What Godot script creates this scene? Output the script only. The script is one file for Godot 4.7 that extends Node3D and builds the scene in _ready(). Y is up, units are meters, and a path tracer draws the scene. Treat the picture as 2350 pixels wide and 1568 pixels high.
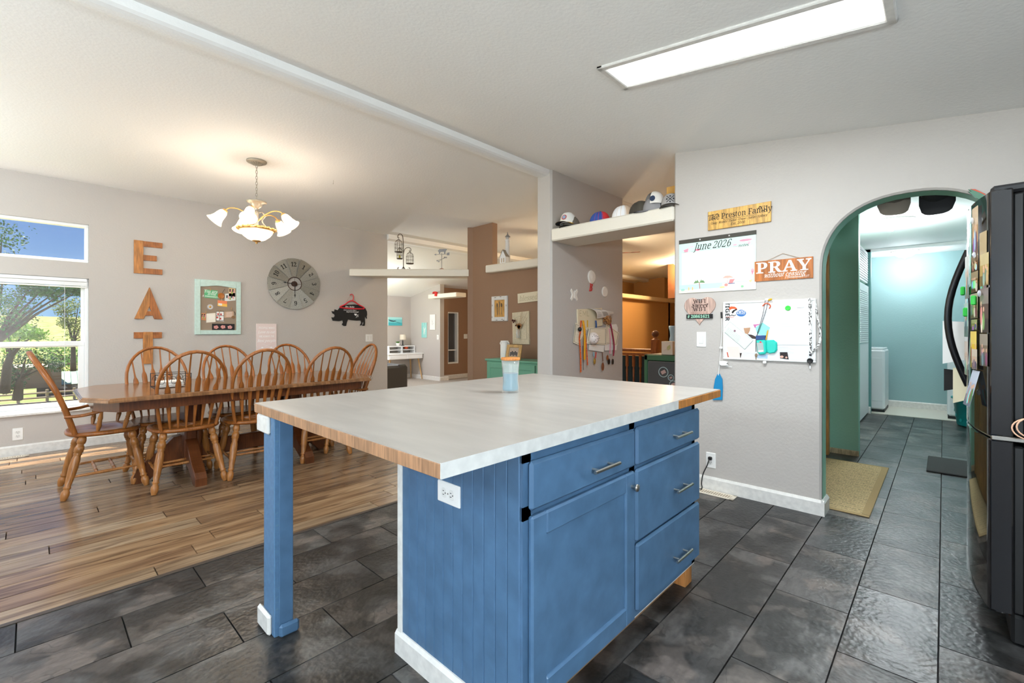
extends Node3D
# World: x = -b, y = up, z = -a, where a runs along the house (away from the camera, to the hall) and b across it (towards the dining window wall).
const EYE := 1.22
const FOCAL := 1046.0
const YAW := 43.45

class MB:
	var v := PackedVector3Array()
	var n := PackedVector3Array()
	var u := PackedVector2Array()
	var t := Transform3D.IDENTITY
	func tri(a: Vector3, b: Vector3, c: Vector3, na: Vector3, nb: Vector3, nc: Vector3, ua := Vector2.ZERO, ub := Vector2.ZERO, uc := Vector2.ZERO) -> void:
		v.append(t * a); v.append(t * c); v.append(t * b)
		n.append((t.basis * na).normalized()); n.append((t.basis * nc).normalized()); n.append((t.basis * nb).normalized())
		u.append(ua); u.append(uc); u.append(ub)
	func face(p: Array, hint: Vector3, uv: Array = []) -> void:
		var q := p
		var w := uv
		var nn: Vector3 = (q[1] - q[0]).cross(q[2] - q[0])
		if nn.length_squared() < 1e-18 and q.size() > 3:
			nn = (q[2] - q[0]).cross(q[3] - q[0])
		if nn.dot(hint) < 0:
			q = p.duplicate(); q.reverse()
			w = uv.duplicate(); w.reverse()
			nn = -nn
		nn = nn.normalized()
		for i in range(1, q.size() - 1):
			if w.size():
				tri(q[0], q[i], q[i + 1], nn, nn, nn, w[0], w[i], w[i + 1])
			else:
				tri(q[0], q[i], q[i + 1], nn, nn, nn)
	func box(lo: Vector3, hi: Vector3, bv := 0.0) -> void:
		var c := (lo + hi) * 0.5
		var h := (hi - lo) * 0.5
		bv = minf(bv, minf(h.x, minf(h.y, h.z)) * 0.9)
		var g := h - Vector3(bv, bv, bv)
		for k in 3:
			for s in [-1.0, 1.0]:
				var p := []
				for q in [[-1, -1], [1, -1], [1, 1], [-1, 1]]:
					var e := Vector3.ZERO
					e[k] = s * h[k]
					e[(k + 1) % 3] = q[0] * g[(k + 1) % 3]
					e[(k + 2) % 3] = q[1] * g[(k + 2) % 3]
					p.append(c + e)
				var hint := Vector3.ZERO
				hint[k] = s
				face(p, hint, [Vector2(0, 0), Vector2(1, 0), Vector2(1, 1), Vector2(0, 1)])
		if bv <= 0.0:
			return
		for k in 3:
			var i := (k + 1) % 3
			var j := (k + 2) % 3
			for si in [-1.0, 1.0]:
				for sj in [-1.0, 1.0]:
					var p := []
					for q in [[-1.0, 0], [1.0, 0], [1.0, 1], [-1.0, 1]]:
						var e := Vector3.ZERO
						e[k] = q[0] * g[k]
						e[i] = si * (h[i] if q[1] == 0 else g[i])
						e[j] = sj * (g[j] if q[1] == 0 else h[j])
						p.append(c + e)
					var hint := Vector3.ZERO
					hint[i] = si; hint[j] = sj
					face(p, hint)
		for sx in [-1.0, 1.0]:
			for sy in [-1.0, 1.0]:
				for sz in [-1.0, 1.0]:
					var s := Vector3(sx, sy, sz)
					face([c + s * Vector3(h.x, g.y, g.z), c + s * Vector3(g.x, h.y, g.z), c + s * Vector3(g.x, g.y, h.z)], s)
	func cbox(c: Vector3, size: Vector3, bv := 0.0) -> void:
		box(c - size * 0.5, c + size * 0.5, bv)
	# profile of (radius, height) turned round the local y axis; a repeated point makes a sharp edge
	func lathe(pr: Array, seg := 14, turn := TAU) -> void:
		var m := pr.size()
		var nr := []
		for i in m:
			var d := Vector2.ZERO
			if i > 0 and pr[i].distance_to(pr[i - 1]) > 1e-6:
				d += (pr[i] - pr[i - 1]).normalized()
			if i < m - 1 and pr[i + 1].distance_to(pr[i]) > 1e-6:
				d += (pr[i + 1] - pr[i]).normalized()
			d = d.normalized()
			nr.append(Vector2(d.y, -d.x))
		for i in m - 1:
			if pr[i].distance_to(pr[i + 1]) < 1e-6:
				continue
			for k in seg:
				var a0 := turn * k / seg
				var a1 := turn * (k + 1) / seg
				var e0 := Vector3(cos(a0), 0, sin(a0))
				var e1 := Vector3(cos(a1), 0, sin(a1))
				var q := [e0 * pr[i].x + Vector3.UP * pr[i].y, e0 * pr[i + 1].x + Vector3.UP * pr[i + 1].y, e1 * pr[i + 1].x + Vector3.UP * pr[i + 1].y, e1 * pr[i].x + Vector3.UP * pr[i].y]
				var w := [e0 * nr[i].x + Vector3.UP * nr[i].y, e0 * nr[i + 1].x + Vector3.UP * nr[i + 1].y, e1 * nr[i + 1].x + Vector3.UP * nr[i + 1].y, e1 * nr[i].x + Vector3.UP * nr[i].y]
				var l := [Vector2(float(k) / seg, float(i) / m), Vector2(float(k) / seg, float(i + 1) / m), Vector2(float(k + 1) / seg, float(i + 1) / m), Vector2(float(k + 1) / seg, float(i) / m)]
				tri(q[0], q[1], q[2], w[0], w[1], w[2], l[0], l[1], l[2])
				tri(q[0], q[2], q[3], w[0], w[2], w[3], l[0], l[2], l[3])
	# a turned piece between two points: profile of (radius, share of the way)
	func turned(p0: Vector3, p1: Vector3, pr: Array, seg := 12) -> void:
		var y := (p1 - p0)
		var l := y.length()
		y /= l
		var x := y.cross(Vector3.FORWARD if absf(y.z) < 0.9 else Vector3.RIGHT).normalized()
		var keep := t
		t = keep * Transform3D(Basis(x, y, x.cross(y)), p0)
		var q := []
		q.append(Vector2(0, pr[0].y * l)); q.append(Vector2(pr[0].x, pr[0].y * l))
		for e in pr:
			q.append(Vector2(e.x, e.y * l))
		q.append(Vector2(pr[-1].x, pr[-1].y * l)); q.append(Vector2(0, pr[-1].y * l))
		lathe(q, seg)
		t = keep
	func rod(p0: Vector3, p1: Vector3, r: float, seg := 10) -> void:
		turned(p0, p1, [Vector2(r, 0), Vector2(r, 1)], seg)
	func ball(c: Vector3, r: Vector3, seg := 14, rings := 8) -> void:
		var q := []
		for i in rings + 1:
			var a := PI * i / rings - PI / 2
			q.append(Vector2(cos(a), sin(a)))
		q[0].x = 0; q[rings].x = 0
		var keep := t
		t = keep * Transform3D(Basis.from_scale(r), c)
		lathe(q, seg)
		t = keep
	# pipe of oval section along points; up fixes the flat way of the section where given
	func tube(p: Array, r, seg := 8, flat := Vector2.ONE, up := Vector3.ZERO, closed := false) -> void:
		var m := p.size()
		var rings := []
		var nrm := []
		var side := Vector3.ZERO
		for i in m:
			var d: Vector3
			if closed:
				d = (p[(i + 1) % m] - p[(i + m - 1) % m]).normalized()
			else:
				d = (p[mini(i + 1, m - 1)] - p[maxi(i - 1, 0)]).normalized()
			if up != Vector3.ZERO:
				side = d.cross(up).normalized()
			elif side == Vector3.ZERO:
				side = d.cross(Vector3.UP if absf(d.y) < 0.9 else Vector3.RIGHT).normalized()
			else:
				side = (side - d * side.dot(d)).normalized()
			var o := side.cross(d).normalized()
			var rr: float = r[i] if r is Array else r
			var a := []
			var b := []
			for k in seg:
				var g := TAU * k / seg
				a.append(p[i] + (side * cos(g) * flat.x + o * sin(g) * flat.y) * rr)
				b.append((side * cos(g) / flat.x + o * sin(g) / flat.y).normalized())
			rings.append(a); nrm.append(b)
		for i in (m if closed else m - 1):
			var j := (i + 1) % m
			for k in seg:
				var l := (k + 1) % seg
				_q(rings[i][k], rings[i][l], rings[j][l], rings[j][k], nrm[i][k], nrm[i][l], nrm[j][l], nrm[j][k], Vector2(float(k) / seg, float(i) / m), Vector2(float(k + 1) / seg, float(i) / m), Vector2(float(k + 1) / seg, float(i + 1) / m), Vector2(float(k) / seg, float(i + 1) / m))
		if not closed:
			face(rings[0], p[0] - p[1])
			face(rings[m - 1], p[m - 1] - p[m - 2])
	func _q(a, b, c, d, na, nb, nc, nd, ua := Vector2.ZERO, ub := Vector2.ZERO, uc := Vector2.ZERO, ud := Vector2.ZERO) -> void:
		var nn: Vector3 = (b - a).cross(c - a)
		if nn.dot(na + nc) < 0:
			tri(a, c, b, na, nc, nb, ua, uc, ub)
			tri(a, d, c, na, nd, nc, ua, ud, uc)
		else:
			tri(a, b, c, na, nb, nc, ua, ub, uc)
			tri(a, c, d, na, nc, nd, ua, uc, ud)
	# outline in x, y drawn out along z, its front edge bevelled
	func prism(pl: PackedVector2Array, z0: float, z1: float, bv := 0.0, smooth := false) -> void:
		if Geometry2D.is_polygon_clockwise(pl):
			pl = pl.duplicate(); pl.reverse()
		var m := pl.size()
		var front := PackedVector2Array()
		var nr := PackedVector2Array()
		for i in m:
			var e0 := (pl[i] - pl[(i + m - 1) % m]).normalized()
			var e1 := (pl[(i + 1) % m] - pl[i]).normalized()
			var n0 := Vector2(e0.y, -e0.x)
			var n1 := Vector2(e1.y, -e1.x)
			var w := n0 + n1
			nr.append(w.normalized())
			var k := bv / maxf(0.3, w.normalized().dot(n1))
			front.append(pl[i] - w.normalized() * k)
		var ix := Geometry2D.triangulate_polygon(pl)
		var bb := Rect2(pl[0], Vector2.ZERO)
		for q in pl:
			bb = bb.expand(q)
		for i in range(0, ix.size(), 3):
			var f := []
			var bk := []
			var uv := []
			for k in 3:
				f.append(Vector3(front[ix[i + k]].x, front[ix[i + k]].y, z1))
				bk.append(Vector3(pl[ix[i + k]].x, pl[ix[i + k]].y, z0))
				var w: Vector2 = (pl[ix[i + k]] - bb.position) / bb.size
				uv.append(Vector2(w.x, 1 - w.y))
			face(f, Vector3.BACK, uv)
			face(bk, Vector3.FORWARD, uv)
		var zm := z1 - bv
		for i in m:
			var j := (i + 1) % m
			var a := Vector3(pl[i].x, pl[i].y, z0)
			var b := Vector3(pl[j].x, pl[j].y, z0)
			var e := pl[j] - pl[i]
			var out := Vector3(e.y, -e.x, 0).normalized()
			var na := Vector3(nr[i].x, nr[i].y, 0) if smooth else out
			var nb := Vector3(nr[j].x, nr[j].y, 0) if smooth else out
			_q(a, b, Vector3(b.x, b.y, zm), Vector3(a.x, a.y, zm), na, nb, nb, na)
			if bv > 0:
				var na2 := (na + Vector3.BACK).normalized()
				var nb2 := (nb + Vector3.BACK).normalized()
				_q(Vector3(a.x, a.y, zm), Vector3(b.x, b.y, zm), Vector3(front[j].x, front[j].y, z1), Vector3(front[i].x, front[i].y, z1), na2, nb2, nb2, na2)
	# a print: quad in x, y at z facing +z with the texture upright
	func sheet(x0: float, y0: float, x1: float, y1: float, z: float) -> void:
		face([Vector3(x0, y0, z), Vector3(x1, y0, z), Vector3(x1, y1, z), Vector3(x0, y1, z)], Vector3.BACK, [Vector2(0, 1), Vector2(1, 1), Vector2(1, 0), Vector2(0, 0)])
	# a grid of points (rows of equal length) with smooth normals, both as thin shell
	func grid(p: Array, wrap := false) -> void:
		var r := p.size()
		var c: int = p[0].size()
		var nn := []
		for i in r:
			var row := []
			for j in c:
				var du: Vector3 = p[i][(j + 1) % c if wrap else mini(j + 1, c - 1)] - p[i][(j + c - 1) % c if wrap else maxi(j - 1, 0)]
				var dv: Vector3 = p[mini(i + 1, r - 1)][j] - p[maxi(i - 1, 0)][j]
				row.append(du.cross(dv).normalized())
			nn.append(row)
		for i in r - 1:
			for j in (c if wrap else c - 1):
				var k := (j + 1) % c
				_q(p[i][j], p[i][k], p[i + 1][k], p[i + 1][j], nn[i][j], nn[i][k], nn[i + 1][k], nn[i + 1][j], Vector2(float(j) / (c - 1), 1 - float(i) / (r - 1)), Vector2(float(j + 1) / (c - 1), 1 - float(i) / (r - 1)), Vector2(float(j + 1) / (c - 1), 1 - float(i + 1) / (r - 1)), Vector2(float(j) / (c - 1), 1 - float(i + 1) / (r - 1)))
	func mesh() -> ArrayMesh:
		var arr := []
		arr.resize(Mesh.ARRAY_MAX)
		arr[Mesh.ARRAY_VERTEX] = v
		arr[Mesh.ARRAY_NORMAL] = n
		arr[Mesh.ARRAY_TEX_UV] = u
		var m := ArrayMesh.new()
		m.add_surface_from_arrays(Mesh.PRIMITIVE_TRIANGLES, arr)
		return m

# ---- a small painter for prints
class Pic:
	var im: Image
	func _init(w: int, h: int, c: Color) -> void:
		im = Image.create(w, h, false, Image.FORMAT_RGB8)
		im.fill(c)
	func rect(x: float, y: float, w: float, h: float, c: Color) -> void:
		im.fill_rect(Rect2i(int(x), int(y), maxi(1, int(w)), maxi(1, int(h))), c)
	func oval(x: float, y: float, rx: float, ry: float, c: Color) -> void:
		for j in range(int(y - ry), int(y + ry) + 1):
			var k := 1.0 - pow((j - y) / ry, 2)
			if k > 0:
				var w := rx * sqrt(k)
				rect(x - w, j, 2 * w, 1, c)
	func poly(p: Array, c: Color) -> void:
		var y0 := 1e9
		var y1 := -1e9
		for q in p:
			y0 = minf(y0, q.y); y1 = maxf(y1, q.y)
		for j in range(int(y0), int(y1) + 1):
			var xs := []
			for i in p.size():
				var a: Vector2 = p[i]
				var b: Vector2 = p[(i + 1) % p.size()]
				var y := j + 0.5
				if (a.y <= y) != (b.y <= y):
					xs.append(a.x + (y - a.y) / (b.y - a.y) * (b.x - a.x))
			xs.sort()
			for i in range(0, xs.size() - 1, 2):
				rect(xs[i], j, xs[i + 1] - xs[i], 1, c)
	func line(a: Vector2, b: Vector2, w: float, c: Color) -> void:
		var d := (b - a).normalized().orthogonal() * w * 0.5
		poly([a + d, b + d, b - d, a - d], c)
	func lines(x: float, y: float, w: float, count: int, gap: float, c: Color, r: RandomNumberGenerator, thick := 2.0) -> void:
		for i in count:
			rect(x, y + i * gap, w * r.randf_range(0.6, 1.0), thick, c)
	func tex() -> ImageTexture:
		return ImageTexture.create_from_image(im)

var mats := {}
var used := {}
var rng := RandomNumberGenerator.new()
var serif: Font
var sans: Font
var sans_bold: Font
var serif_bold: Font

func W(a: float, b: float, h: float) -> Vector3:
	return Vector3(-b, h, -a)

func rgb(r: float, g: float, b: float) -> Color:
	return Color(r / 255.0, g / 255.0, b / 255.0)

# a material by name: colour, roughness, metal and any further properties
func M(key: String, c := Color.WHITE, rough := 0.6, metal := 0.0, more := {}) -> StandardMaterial3D:
	if mats.has(key):
		return mats[key]
	var m := StandardMaterial3D.new()
	m.resource_name = key
	m.albedo_color = c
	m.roughness = rough
	m.metallic = metal
	for k in more:
		m.set(k, more[k])
	mats[key] = m
	return m

func printed(key: String, tex: Texture2D, rough := 0.6) -> StandardMaterial3D:
	return M(key, Color.WHITE, rough, 0.0, {"albedo_texture": tex})

func numbered(called: String) -> String:
	used[called] = used.get(called, -1) + 1
	return called if used[called] == 0 else "%s_%03d" % [called, used[called]]

func tag(o: Node, label: String, category: String, group := "", kind := "") -> Node:
	if label: o.set_meta("label", label)
	if category: o.set_meta("category", category)
	if group: o.set_meta("group", group)
	if kind: o.set_meta("kind", kind)
	return o

func thing(called: String, label: String, category: String, at := Vector3.ZERO, turn := 0.0, group := "") -> Node3D:
	var o := Node3D.new()
	o.name = numbered(called)
	add_child(o)
	o.position = at
	o.rotation_degrees.y = turn
	tag(o, label, category, group)
	return o

func part(parent: Node, called: String, mb: MB, m: Material, label := "") -> MeshInstance3D:
	var o := MeshInstance3D.new()
	o.mesh = mb.mesh()
	o.material_override = m
	if parent == self:
		o.name = numbered(called)
		add_child(o)
	else:
		o.name = called
		parent.add_child(o, true)
	if label: o.set_meta("label", label)
	return o

func solid(called: String, label: String, category: String, mb: MB, m: Material, at := Vector3.ZERO, turn := 0.0, group := "") -> MeshInstance3D:
	var o := part(self, called, mb, m)
	o.position = at
	o.rotation_degrees.y = turn
	tag(o, label, category, group)
	return o

func struct(called: String, label: String, mb: MB, m: Material) -> MeshInstance3D:
	var o := part(self, called, mb, m)
	tag(o, label, "", "", "structure")
	return o

func frame(called: String, label: String) -> Node3D:
	var o := Node3D.new()
	o.name = numbered(called)
	add_child(o)
	tag(o, label, "", "", "structure")
	return o

func copy(o: Node3D, at: Vector3, turn: float, label := "") -> Node3D:
	var c: Node3D = o.duplicate()
	c.name = numbered(String(o.name))
	add_child(c)
	c.position = at
	c.rotation_degrees.y = turn
	if label: c.set_meta("label", label)
	return c

func text(parent: Node, s: String, size: float, at: Vector3, m: Material, f: Font = null, slant := 0.0, stretch := 1.0, roll := 0.0, called := "lettering", depth := 0.0015) -> MeshInstance3D:
	var tm := TextMesh.new()
	tm.text = s
	tm.font = f if f else sans
	tm.font_size = 48
	tm.pixel_size = size / 48.0
	tm.depth = depth
	tm.curve_step = 3.0
	var o := MeshInstance3D.new()
	o.mesh = tm
	o.material_override = m
	o.name = called
	o.transform = Transform3D(Basis(Vector3(stretch, 0, 0), Vector3(slant, 1, 0), Vector3(0, 0, 1)).rotated(Vector3.BACK, deg_to_rad(roll)), at)
	parent.add_child(o, true)
	return o

# box in house coordinates
func wb(mb: MB, a0: float, a1: float, b0: float, b1: float, h0: float, h1: float, bv := 0.0) -> void:
	mb.box(Vector3(-b1, h0, -a1), Vector3(-b0, h1, -a0), bv)

func noise(freq: float, sd: int, oct := 4, kind := FastNoiseLite.TYPE_SIMPLEX_SMOOTH) -> FastNoiseLite:
	var f := FastNoiseLite.new()
	f.noise_type = kind
	f.frequency = freq
	f.seed = sd
	f.fractal_octaves = oct
	f.fractal_type = FastNoiseLite.FRACTAL_FBM if oct > 1 else FastNoiseLite.FRACTAL_NONE
	return f

# noise drawn at w0 x h0 and stretched to w x h, as bytes
func field(w0: int, h0: int, w: int, h: int, freq: float, sd: int, oct := 4) -> PackedByteArray:
	var im := noise(freq, sd, oct).get_seamless_image(w0, h0)
	im.convert(Image.FORMAT_L8)
	if w0 != w or h0 != h:
		im.resize(w, h, Image.INTERPOLATE_CUBIC)
	return im.get_data()

func normal_noise(freq: float, sd: int, strength: float, size := 512) -> NoiseTexture2D:
	var x := NoiseTexture2D.new()
	x.width = size; x.height = size
	x.noise = noise(freq, sd, 3)
	x.seamless = true
	x.as_normal_map = true
	x.bump_strength = strength
	return x

func img(w: int, h: int, bytes: PackedByteArray) -> ImageTexture:
	return ImageTexture.create_from_image(Image.create_from_data(w, h, false, Image.FORMAT_RGB8, bytes))

# grey wood grain running along u, to be tinted by the material
func grain_tex(w: int, h: int, sd: int, lo: float) -> ImageTexture:
	var a := field(w / 16, h, w, h, 0.05, sd, 3)
	var b := field(w / 8, h / 2, w, h, 0.02, sd + 1, 3)
	var out := PackedByteArray()
	out.resize(w * h * 3)
	for i in w * h:
		var k := (a[i] * 0.5 + b[i] * 0.5) / 255.0
		var c := int(255.0 * (lo + (1.0 - lo) * clampf(0.5 + (k - 0.5) * 1.8, 0, 1)))
		out[i * 3] = c; out[i * 3 + 1] = c; out[i * 3 + 2] = c
	return img(w, h, out)

func plank_tex() -> ImageTexture:
	var w := 1536
	var h := 512
	var fine := field(w / 24, h, w, h, 0.06, 11, 3)
	var mid := field(w / 12, h, w, h, 0.018, 12, 3)
	var dark := field(w / 5, h, w, h, 0.012, 13, 4)
	var tone := field(w / 3, h / 2, w, h, 0.006, 14, 2)
	var lo := Color(0.13, 0.085, 0.055)
	var md := Color(0.30, 0.215, 0.145)
	var hi := Color(0.43, 0.335, 0.24)
	var out := PackedByteArray()
	out.resize(w * h * 3)
	for i in w * h:
		var k := 0.5 + (fine[i] - 128) / 255.0 * 0.5 + (mid[i] - 128) / 255.0 * 0.7 + (tone[i] - 128) / 255.0 * 0.45
		var c := md.lerp(hi, clampf(k * 2 - 1, 0, 1)) if k > 0.5 else lo.lerp(md, clampf(k * 2, 0, 1))
		var d := clampf((dark[i] - 158) / 50.0, 0, 0.85)
		c = c.lerp(lo, d)
		out[i * 3] = int(clampf(c.linear_to_srgb().r, 0, 1) * 255); out[i * 3 + 1] = int(clampf(c.linear_to_srgb().g, 0, 1) * 255); out[i * 3 + 2] = int(clampf(c.linear_to_srgb().b, 0, 1) * 255)
	return img(w, h, out)

func slate_tex() -> ImageTexture:
	var s := 1024
	var cloud := field(s / 2, s / 2, s, s, 0.008, 21, 5)
	var cloud2 := field(s / 2, s / 2, s, s, 0.011, 22, 4)
	var fine := field(s / 3, s, s, s, 0.05, 23, 4)
	var speck := field(s, s, s, s, 0.12, 24, 2)
	var vein := field(s / 2, s / 2, s, s, 0.01, 25, 3)
	var out := PackedByteArray()
	out.resize(s * s * 3)
	for i in s * s:
		var c := cloud[i] / 255.0
		var k := 0.045 + 0.055 * smoothstep(0.5, 0.66, c) * (0.5 + fine[i] / 255.0) + 0.035 * smoothstep(0.62, 0.72, cloud2[i] / 255.0)
		k += (fine[i] - 128) / 255.0 * 0.022 + (speck[i] - 128) / 255.0 * 0.012
		k -= 0.018 * smoothstep(0.55, 0.6, 1.0 - c)
		var e := absf(vein[i] / 255.0 - 0.5)
		if e < 0.006:
			k *= 0.6
		k = maxf(k, 0.016)
		var warm := smoothstep(0.5, 0.7, cloud2[i] / 255.0)
		var col := Color(k * (1.02 + 0.14 * warm), k * (1.0 + 0.02 * warm), k * (0.98 - 0.05 * warm)).linear_to_srgb()
		out[i * 3] = int(col.r * 255); out[i * 3 + 1] = int(col.g * 255); out[i * 3 + 2] = int(col.b * 255)
	return img(s, s, out)

# blotchy grey field for paint, laminate, cloth: mean close to white
func blotch_tex(sd: int, freq: float, depth: float, size := 512, w0 := 0) -> ImageTexture:
	var a := field(w0 if w0 else size, size, size, size, freq, sd, 4)
	var out := PackedByteArray()
	out.resize(size * size * 3)
	for i in size * size:
		var c := int(255.0 * (1.0 - depth * (1.0 - a[i] / 255.0)))
		out[i * 3] = c; out[i * 3 + 1] = c; out[i * 3 + 2] = c
	return img(size, size, out)

func leaf_outline(w: float, h: float, k := 8) -> PackedVector2Array:
	var p := PackedVector2Array()
	for i in k + 1:
		var s := float(i) / k
		p.append(Vector2(w * 0.5 * sin(PI * pow(s, 0.8)), h * s))
	for i in range(k - 1, 0, -1):
		p.append(Vector2(-p[i].x, p[i].y))
	return p

func oval_outline(rx: float, ry: float, k := 24, c := Vector2.ZERO, power := 2.0) -> PackedVector2Array:
	var p := PackedVector2Array()
	for i in k:
		var g := TAU * i / k
		p.append(c + Vector2(signf(cos(g)) * pow(absf(cos(g)), 2.0 / power) * rx, signf(sin(g)) * pow(absf(sin(g)), 2.0 / power) * ry))
	return p

func round_rect(w: float, h: float, r: float, k := 4) -> PackedVector2Array:
	var p := PackedVector2Array()
	for q in 4:
		var c := Vector2((w / 2 - r) * (1 if q in [0, 3] else -1), (h / 2 - r) * (1 if q < 2 else -1))
		for i in k + 1:
			var g := PI / 2 * (q + float(i) / k)
			p.append(c + Vector2(cos(g), sin(g)) * r)
	return p

func catmull(p: Array, k := 6, closed := false) -> Array:
	var out := []
	var m := p.size()
	for i in (m if closed else m - 1):
		var a = p[(i - 1 + m) % m] if closed or i > 0 else p[0]
		var b = p[i]
		var c = p[(i + 1) % m]
		var d = p[(i + 2) % m] if closed or i + 2 < m else p[m - 1]
		for j in k:
			var s := float(j) / k
			out.append(0.5 * (2.0 * b + (c - a) * s + (2.0 * a - 5.0 * b + 4.0 * c - d) * s * s + (3.0 * b - a - 3.0 * c + d) * s * s * s))
	if not closed:
		out.append(p[m - 1])
	return out

func kit_h(b: float) -> float:
	return 2.83 - 0.139 * (2.87 - b)

func din_h(b: float) -> float:
	return 2.83 - 0.0167 * (b - 2.87)

func liv_h(b: float) -> float:
	return 2.768 - 0.2 * (b - 6.55)

func _ready() -> void:
	rng.seed = 7
	view_and_light()
	fonts()
	surfaces()
	floors()
	ceilings()
	walls()
	windows()
	added_rear_glazing()
	rear_fill_globes()
	far_rooms()
	outdoors()
	island()
	dining()
	chandelier()
	dining_wall_things()
	brown_wall_things()
	ledge_things()
	column_things()
	kitchen_wall_things()
	refrigerator()
	hall_things()

func view_and_light() -> void:
	var cam := Camera3D.new()
	cam.name = "camera"
	cam.position = Vector3(0, EYE, 0)
	cam.rotation_degrees.y = YAW
	cam.projection = Camera3D.PROJECTION_FRUSTUM
	cam.near = 0.05
	cam.far = 400.0
	cam.size = 1568.0 / FOCAL * cam.near
	cam.frustum_offset = Vector2(0, -26.0 / FOCAL * cam.near)
	add_child(cam)
	cam.current = true
	var sky_m := ProceduralSkyMaterial.new()
	sky_m.sky_top_color = Color(0.10, 0.33, 0.80)
	sky_m.sky_horizon_color = Color(0.62, 0.83, 1.0)
	sky_m.sky_curve = 0.16
	sky_m.sky_energy_multiplier = 0.72
	sky_m.ground_horizon_color = Color(0.55, 0.6, 0.5)
	sky_m.ground_bottom_color = Color(0.3, 0.35, 0.25)
	var env := Environment.new()
	env.background_mode = Environment.BG_SKY
	env.sky = Sky.new()
	env.sky.sky_material = sky_m
	env.tonemap_mode = Environment.TONE_MAPPER_LINEAR
	env.tonemap_exposure = 1.9
	env.sdfgi_enabled = true
	env.ssao_enabled = true
	env.ssil_enabled = true
	var we := WorldEnvironment.new()
	we.name = "environment"
	we.environment = env
	add_child(we)
	var sun := DirectionalLight3D.new()
	sun.name = "sun"
	sun.light_color = Color(1.0, 0.95, 0.86)
	sun.light_energy = 2.7
	sun.light_angular_distance = 0.6
	sun.shadow_enabled = true
	sun.sky_mode = DirectionalLight3D.SKY_MODE_LIGHT_ONLY
	add_child(sun)
	sun.look_at_from_position(Vector3.ZERO, Vector3(0.36, -0.9, -0.28), Vector3.UP)
	# the tube fitting set in the kitchen ceiling
	area_light("kitchen_panel_light", W(2.215, 0.735, kit_h(0.735) - 0.012), Vector2(1.14, 0.24), 2.5, Color(0.95, 0.98, 1.0), atan(0.139))

# added globe lamps, unseen behind the camera, to brighten ceilings and cabinet fronts
func rear_fill_globes() -> void:
	for q in [[-0.7, -1.15, "sink", 2.6], [-1.6, 2.2, "counter", 1.4], [-1.5, 5.2, "patio door", 0.95]]:
		var h := kit_h(q[1]) if q[1] < 2.9 else din_h(q[1])
		var t := thing("fill_globe_lamp", "added white globe fill lamp, out of view, over the rear " + q[2], "pendant lamp", W(q[0], q[1], h))
		var m := MB.new()
		m.rod(Vector3(0, -0.62, 0), Vector3(0, 0, 0), 0.006, 6)
		part(t, "stem", m, M("nickel"))
		m = MB.new()
		m.ball(Vector3(0, -0.78, 0), Vector3(0.17, 0.17, 0.17), 24, 14)
		part(t, "globe", m, M("lit_globe_white", rgb(250, 250, 250), 0.4, 0, {"emission_enabled": true, "emission": Color(1, 1, 1), "emission_energy_multiplier": 0.9}))
		bulb("globe_fill_light", t, Vector3(0, -0.78, 0), q[3], Color(0.90, 0.96, 1.0), 0.16)

func area_light(called: String, at: Vector3, size: Vector2, energy: float, c: Color, tilt := 0.0) -> void:
	var l := AreaLight3D.new()
	l.name = called
	l.area_size = size
	l.light_energy = energy
	l.light_color = c
	l.shadow_enabled = true
	l.area_range = 14.0
	add_child(l)
	l.transform = Transform3D(Basis(Vector3.BACK, -tilt) * Basis(Vector3.RIGHT, -PI / 2), at)

func bulb(called: String, parent: Node, at: Vector3, energy: float, c: Color, size := 0.03) -> void:
	var l := OmniLight3D.new()
	l.name = called
	l.light_energy = energy
	l.light_color = c
	l.light_size = size
	l.omni_range = 14.0
	l.omni_attenuation = 2.0
	l.shadow_enabled = true
	parent.add_child(l, true)
	l.position = at

func fonts() -> void:
	var mk := func(nm: String, weight: int) -> Font:
		var f := SystemFont.new()
		f.font_names = PackedStringArray([nm])
		f.font_weight = weight
		return f
	sans = mk.call("Droid Sans", 400)
	sans_bold = mk.call("Droid Sans", 700)
	serif = mk.call("Droid Serif", 400)
	serif_bold = mk.call("Droid Serif", 700)

var grain: ImageTexture
var peel: NoiseTexture2D

func wood(key: String, c := Color.WHITE, rough := 0.35, scale := 2.0, up := true) -> StandardMaterial3D:
	if mats.has(key):
		return mats[key]
	return M(key, c, rough, 0.0, {"albedo_texture": grain if not up else grain_up, "uv1_triplanar": true, "uv1_scale": Vector3(scale, scale, scale)})

var grain_up: ImageTexture

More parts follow.
